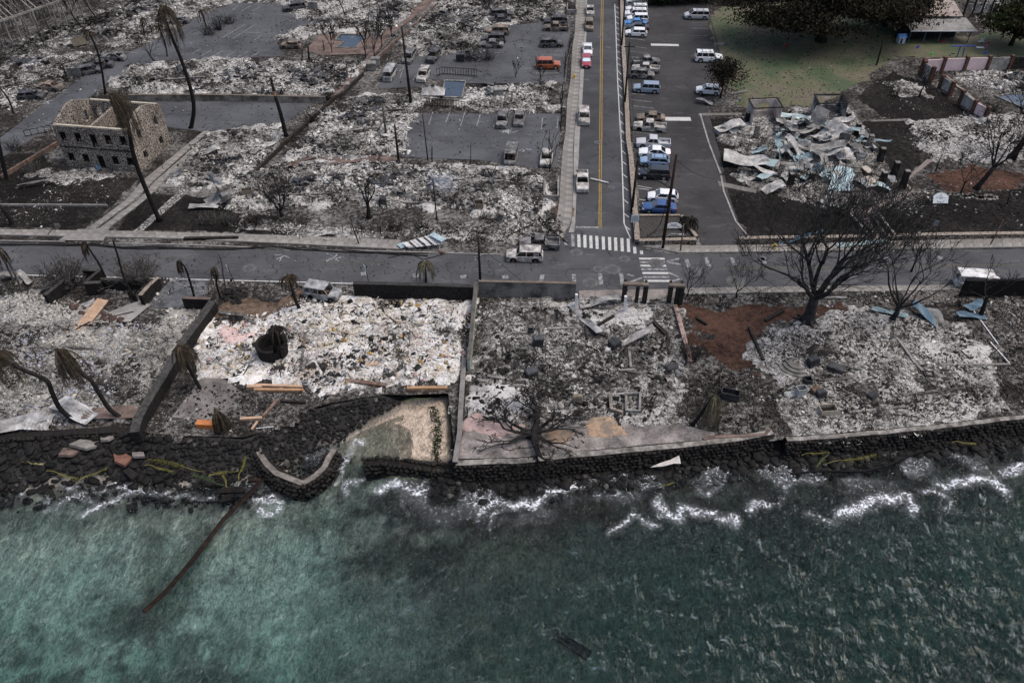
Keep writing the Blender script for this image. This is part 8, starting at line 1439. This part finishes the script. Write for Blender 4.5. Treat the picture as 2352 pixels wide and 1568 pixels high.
for i, (p_, x, y, n, sx_, sy_, lab) in enumerate((('B2', 1130, 530, 12, 110, 40, 'in the middle of the central rubble'), ('B2', 460, 540, 10, 80, 60, 'left in the central rubble'), ('B2', 740, 500, 6, 50, 40, 'between the two heaps of the central rubble'), ('B2', 1330, 620, 8, 80, 40, 'below the smoke in the central rubble'), ('B2', 1680, 530, 8, 90, 30, 'at the smoke in the central rubble'), ('B2', 2080, 545, 6, 80, 30, 'right in the central rubble'), ('A2', 500, 680, 16, 150, 50, 'in the rubble above the tan retaining wall, right part'), ('A1', 1650, 660, 10, 90, 60, 'in the rubble above the tan retaining wall, left part'), ('A1', 2150, 670, 12, 150, 50, 'in the rubble above the tan retaining wall, middle'), ('A2', 850, 1070, 14, 140, 50, 'in the rubble left of the melt cars'), ('A2', 1050, 930, 8, 120, 60, 'below the camper bus'), ('A1', 270, 570, 14, 170, 50, 'in the rubble left of the lane'), ('A1', 1000, 230, 14, 120, 60, 'by the upper lane end'), ('A1', 1290, 80, 10, 120, 30, 'at the top edge left of the car park'), ('A2', 1180, 140, 14, 120, 50, 'above the upper pool'), ('A2', 1800, 150, 12, 120, 50, 'above the upper bay'), ('A2', 1620, 270, 12, 120, 40, 'left of the upper bay'), ('A2', 1250, 40, 8, 120, 20, 'at the top edge above the pool'), ('A2', 2150, 790, 10, 120, 50, 'right of the small pool'), ('A4', 2270, 700, 8, 90, 40, 'inside the pink panelled wall'), ('B4', 740, 260, 6, 60, 60, 'at the right end of the church sheets'), ('A2', 480, 710, 6, 60, 30, 'at the left end of the long rubble field'))):
    panels(p_, x, y, n, sx_, sy_, lab, 600 + i)
cab2 = tag(empty('utility_cabinet', q('A2', 535, 95)), 'pale double door cabinet at the far corner of the big car park', 'cabinet'); MB().box((0, 0, .9), (2.0, .7, 1.8)).build('case', sheetG, cab2); [MB().box((s_ * .5, -.37, .9), (.95, .05, 1.6)).build('door', sheetG, cab2) for s_ in (-1, 1)]
for i, (x, y) in enumerate(((655, 690), (705, 690))): m = MB(); m.box((0, 0, .9), (1.2, .12, 1.9), 0); m.beam((-.5, .1, 0), (-.5, .6, .9), .08); o = m.build('standing_hoarding', sheetG); o.location = q('A1', x, y); o.rotation_euler = (.25, 0, .3); tag(o, ('left', 'right')[i] + ' pale panel standing at the kerb beside the burnt minivan', 'panel')
# curved garden steps
cst = tag(empty('curved_steps', q('D4', 250, 170)), 'curved stone garden steps in the ash right of the red soil', 'steps')
for i in range(4):
    m = MB(); ro = 2.5 - i * .45
    for k in range(10):
        a0, a1 = math.pi * (.98 + .62 * k / 10), math.pi * (.98 + .62 * (k + 1) / 10); z = .17 * (i + 1)
        m.hexa([(math.cos(a0) * ro, math.sin(a0) * ro, 0), (math.cos(a1) * ro, math.sin(a1) * ro, 0), (0, 0, 0), (0, 0, 0)], [(math.cos(a0) * ro, math.sin(a0) * ro, z), (math.cos(a1) * ro, math.sin(a1) * ro, z), (.01, 0, z), (0, 0.01, z)])
    m.build('tread', M_('grey_tread', (.12, .115, .105), (.26, .25, .23), 1, fine=5), cst)
cst.location = q('D4', 300, 120)
# ---- shore debris
for i, (p_, pts, mt, lab, z) in enumerate((('D1', [(525, 940), (600, 800), (690, 830), (710, 870), (640, 930)], pinkc, 'brown tilted concrete slab on the left rocks', -1.2), ('D1', [(1000, 905), (1070, 880), (1160, 930), (1100, 1020), (1010, 985)], M_('red_slab', (.15, .075, .055), (.22, .12, .09), 1, fine=5), 'reddish five sided concrete slab on the rocks', -1.6), ('D1', [(885, 740), (930, 725), (1005, 765), (960, 800), (890, 795)], paveD, 'grey slab at the top of the left rocks', -.5), ('D1', [(1080, 1060), (1130, 1020), (1215, 1080), (1160, 1140)], char, 'black slab below the reddish slab', -1.9), ('D1', [(620, 850), (760, 750), (900, 770), (880, 830), (760, 880)], conc, 'pale broken concrete sheet behind the brown slab', -.9), ('D1', [(1160, 895), (1260, 890), (1270, 930), (1165, 935)], paveD, 'small brown slab right of the reddish slab', -1.3), ('D1', [(1900, 1210), (2130, 1190), (2140, 1240), (1910, 1250)], seastone, 'pale block top of the broken landing in the water', -1.9), ('D1', [(1940, 1270), (2020, 1255), (2025, 1310), (1945, 1325)], seastone, 'square block of the broken landing in the water', -2.1))):
    z *= .7; W = [q(p_, x, y, z) for x, y in pts]; c = sum(W, Vector()) / len(W); m = MB(); tl = rr_.uniform(.1, .3); m.prism([tuple((k - c).xy) for k in W], -.14, .14); o = m.build('concrete_slab', mt); o.location = c + Vector((0, 0, .35)); o.rotation_euler = (-tl if i < 6 else 0, rr_.uniform(-.15, .15) if i < 6 else 0, 0); tag(o, lab, 'slab')
grF = M_('green_frond', (.07, .085, .02), (.22, .19, .05), 1.5, .7); grD = M_('dark_green_frond', (.03, .06, .015), (.07, .10, .025), 2, .6)
def frond(p_, a, b, label, mt, z, seed, wd=.3):
    z = z * .68 + .12; A_, B_ = q(p_, *a, z), q(p_, *b, z); d = B_ - A_; Ln = d.length; d.normalize(); s_ = Vector((-d.y, d.x, 0)); root = tag(empty('palm_frond', A_), label, 'palm frond', 'fresh palm fronds on the shore'); r_ = random.Random(seed); pts = [d * (Ln * k / 8) + s_ * .12 * math.sin(k) + Vector((0, 0, .1 + .1 * math.sin(k * .4))) for k in range(9)]
    MB().tube(pts, [.045 - .004 * k for k in range(9)], 5).build('stalk', grF if mt is not grD else grD, root); m = MB()
    for k in range(16):
        t = .35 + .65 * k / 16; c = d * Ln * t + Vector((0, 0, .14))
        for sg in (-1, 1): e = c + (d * .8 + s_ * sg * r_.uniform(.4, .9)).normalized() * wd * Ln * .5 * r_.uniform(.5, 1) - Vector((0, 0, .06)); m.add([c - d * .03, c + d * .03, e], [(0, 1, 2)])
    m.build('leaflets', mt, root)
for i, (p_, a, b, mt, z, lab) in enumerate((('D1', (1780, 1045), (1300, 925), grF, -1.4, 'long yellow green frond crossing the rocks left of the curved groyne'), ('D1', (1950, 1160), (1680, 1065), grD, -1.8, 'green frond below the long yellow one'), ('D1', (2075, 1035), (1820, 1070), grF, -1.5, 'yellow frond tip right of the long one'), ('D1', (1990, 1190), (1940, 1070), grF, -1.8, 'short yellow frond pointing to the water'), ('D1', (2080, 1115), (2140, 910), grF, -1.3, 'upright yellow frond on the grey stones'), ('D1', (410, 1035), (680, 1110), grF, -1.9, 'thin green frond bent between the left rocks'), ('D1', (680, 1125), (940, 1010), grF, -1.9, 'thin yellow frond rising right between the left rocks'), ('D1', (190, 960), (380, 980), M_('straw', (.36, .33, .17), (.5, .46, .28), 2), -1.5, 'pale straw coloured frond at the left end of the rocks'), ('D1', (1260, 985), (1510, 1045), grF, -1.5, 'thin yellow stalk right of the reddish slab'),
     ('D4', (555, 975), (1000, 900), grF, -2.0, 'long yellow green frond on the right rocks'), ('D4', (580, 875), (470, 1000), grD, -2.0, 'bushy green frond on the right rocks'), ('D4', (345, 900), (580, 870), grF, -1.9, 'yellow stalk left of the bushy green frond'), ('D4', (1650, 788), (1860, 800), grF, -1.9, 'short yellow stalk under the right sea wall'), ('D3', (1335, 1180), (1440, 1135), grF, -2.3, 'yellow leaf floating at the rocks'), ('D2', (1540, 400), (1300, 430), grD, -.9, 'dark green frond at the head of the sand beach'), ('D2', (1160, 1095), (1430, 1110), grD, -1.6, 'green frond on the low beach wall'))):
    frond(p_, a, b, lab, mt, z, 700 + i)
V_, F_, C_ = [], [], []
x = npr.normal(0, .3, 800); y = npr.uniform(0, 1, 800); lx = np.interp(y, [0, .25, .5, .75, 1], [1545, 1590, 1600, 1580, 1590]); ly = 470 + y * 500
pts = [q('D2', a + b * 70, c, -1.4) for a, b, c in zip(lx, x, ly)]; px_, py_ = np.array([p.x for p in pts]), np.array([p.y for p in pts]); bzz, _, _ = bedz(px_, py_); s_ = npr.uniform(.05, .15, 800)
V, F, C = chipmesh(px_, py_, bzz + .03, np.stack([s_ * 1.6, s_ * .45, s_ * .12], 1), npr.random(800) * 6.28, npr.normal(0, .3, 800), npr.normal(0, .3, 800), np.array([[.022, .030, .012]]) * npr.uniform(.4, 1.6, (800, 1)))
tag(link('seaweed', npmesh('seaweed', V, F, debrisM, C)), 'line of dark green seaweed drying along the sand beach', 'seaweed', kind='stuff')
m = MB(); cl = [(-2.0, -.55, .0), (-1.0, -.2, .25), (.0, .1, .35), (.9, .5, .55), (1.0, -.3, .25), (.3, -.25, .2), (-.7, -.5, .1)]; m.add(cl + [(x, y, z - .03) for x, y, z in cl], [(0, 1, 6), (1, 5, 6), (1, 2, 5), (2, 3, 4), (2, 4, 5), (7, 13, 8), (8, 13, 12), (8, 12, 9), (9, 11, 10), (9, 12, 11)]); o = m.build('torn_cloth', M_('white_cloth', (.40, .38, .35), (.58, .55, .52), 2)); o.location = q('D3', 1410, 960, -.9); tag(o, 'torn white sheet caught on the rocks below the patio', 'cloth')
m = MB(); m.box((0, 0, 0), (2.4, .8, .08)); m.box((0, .3, .06), (2.4, .08, .08)); o = m.build('dark_board', M_('navy_board', (.008, .009, .014), (.016, .017, .024), 2, .8, spec=.1)); o.location = q('D2', 262, 950, -1.75); o.rotation_euler = (.1, .1, 1.0); tag(o, 'dark board floating in the little pool inside the groyne', 'board')
m = MB(); m.box((0, 0, 0), (3.4, .9, .1)); m.box((0, 0, .08), (3.2, .1, .06)); o = m.build('sunken_board', M_('navy_board', (.008, .009, .014), (.016, .017, .024), 2, .8, spec=.1)); o.location = P(1315, 1480, -4.15); o.rotation_euler = (0, 0, -.6); tag(o, 'dark rectangular panel lying under the water at the bottom of the picture', 'panel')
m = MB(); 
for k in range(7): m.box((0, 1.4 - k * .55, -.35 - k * .36), (2.3, .6, .3))
o = m.build('sea_stairs', seastone); o.location = q('D3', 180, 1010, -1.0); tag(o, 'narrow stone stair going down the sea wall to the water', 'stairs')
for s_ in (-1,): MB().beam((-1.3, .6, -.4), (-1.3, -1.6, -1.8), .06).build('hand_rail', plateM, o)
# ash melt on asphalt and puddles of molten alloy
melt = M_('molten_alloy', (.40, .41, .42), (.62, .62, .62), 4, .4, .3)
for i, (p_, x, y, n) in enumerate((('A2', 2250, 1180, 9), ('A3', 20, 1180, 8), ('A1', 560, 828, 5), ('A1', 410, 910, 4), ('C2', 720, 250, 5), ('C2', 270, 240, 4), ('B3', 150, 235, 4), ('A2', 800, 565, 6))):
    r_ = random.Random(900 + i); m = MB(); c = q(p_, x, y, .06)
    for k in range(n):
        a = r_.random() * 6.28; pts = [Vector((r_.uniform(-.4, .4), r_.uniform(-.4, .4), 0))]
        for j in range(6): a += r_.uniform(-.7, .7); pts.append(pts[-1] + Vector((math.cos(a), math.sin(a), 0)) * .17)
        m.tube(pts, [r_.uniform(.015, .05) for _ in pts], 5)
    o = m.build('molten_metal', melt); o.scale = (1, 1, .25); o.location = c; tag(o, ('branching white streak of molten metal in front of the left melt car', 'branching white streak of molten metal in front of the right melt car', 'small white metal streak by the olive-brown wreck', 'small white metal streak by the nearest lane wreck', 'white metal streak on the main road, right one', 'white metal streak on the main road, left one', 'white metal streak beside the burnt grey van', 'white metal streak by the dark car near the tall pole')[i], 'metal streak')
# ash rings on the ground round the burnt cars in the streets, and loose ash on the asphalt
rubble('ash flakes and cinders scattered over the main road', wp([(0, 565), (900, 585), (1250, 590), (1250, 640), (820, 650), (0, 625)]), lambda x, y: .06 + 0 * x, 2200, .03, .16, [(.1, .1, .1), (.3, .3, .3), (.5, .5, .5)], 91, .3, .1, .1)
rubble('ash flakes scattered over the car parks and lanes', wp([(0, 320), (480, 20), (780, 20), (650, 130), (310, 150), (0, 360)]), lambda x, y: .06 + 0 * x, 1600, .05, .22, [(.06, .06, .06), (.25, .25, .25), (.5, .5, .5)], 92, .3, .1, .1)
rubble('ash flakes scattered over the parking bays', wp([(870, 200), (960, 128), (1310, 45), (1285, 380), (930, 360), (950, 265), (1270, 250), (1270, 195)]), lambda x, y: .06 + 0 * x, 800, .04, .2, [(.08, .08, .08), (.3, .3, .3), (.5, .5, .5)], 93, .3, .1, .1)
# thin smoke still rising from the rubble
def smoke(c, s_, dens, name):
    m = MB(); m.box((0, 0, s_[2] / 2), s_); o = m.build(name, None); mt, t, N, L, B = nodes(name); N.remove(B); out = [n for n in N if n.type == 'OUTPUT_MATERIAL'][0]; v = N.new('ShaderNodeTexCoord').outputs['Generated']
    pv = N.new('ShaderNodeVolumePrincipled'); pv.inputs['Color'].default_value = (.62, .70, .85, 1); gr = N.new('ShaderNodeTexGradient'); gr.gradient_type = 'SPHERICAL'; mp = N.new('ShaderNodeMapping'); mp.inputs['Location'].default_value = (-1, -1, -1); mp.inputs['Scale'].default_value = (2, 2, 2); L.new(v, mp.inputs[0]); L.new(mp.outputs[0], gr.inputs[0])
    f = noi(N, L, coords(N), .9, 4, .65, 1.2); f2 = ramp(N, L, f, [(.42, 0.0), (.72, 1.0)]); mu = N.new('ShaderNodeMath'); mu.operation = 'MULTIPLY'; L.new(gr.outputs['Fac'], mu.inputs[0]); L.new(f2, mu.inputs[1]); m2 = N.new('ShaderNodeMath'); m2.operation = 'MULTIPLY'; L.new(mu.outputs[0], m2.inputs[0]); m2.inputs[1].default_value = dens; L.new(m2.outputs[0], pv.inputs['Density']); L.new(pv.outputs[0], out.inputs['Volume'])
    o.data.materials.append(mt); o.location = c; o['kind'] = 'stuff'; return o
smoke(q('B2', 1700, 620, .1), (5.5, 5, 3.2), .8, 'smoke')
for o in COL.objects:
    if o.parent and 'category' in o: del o['category']
    if not o.parent and 'category' in o and 'kind' not in o: o['kind'] = 'thing'
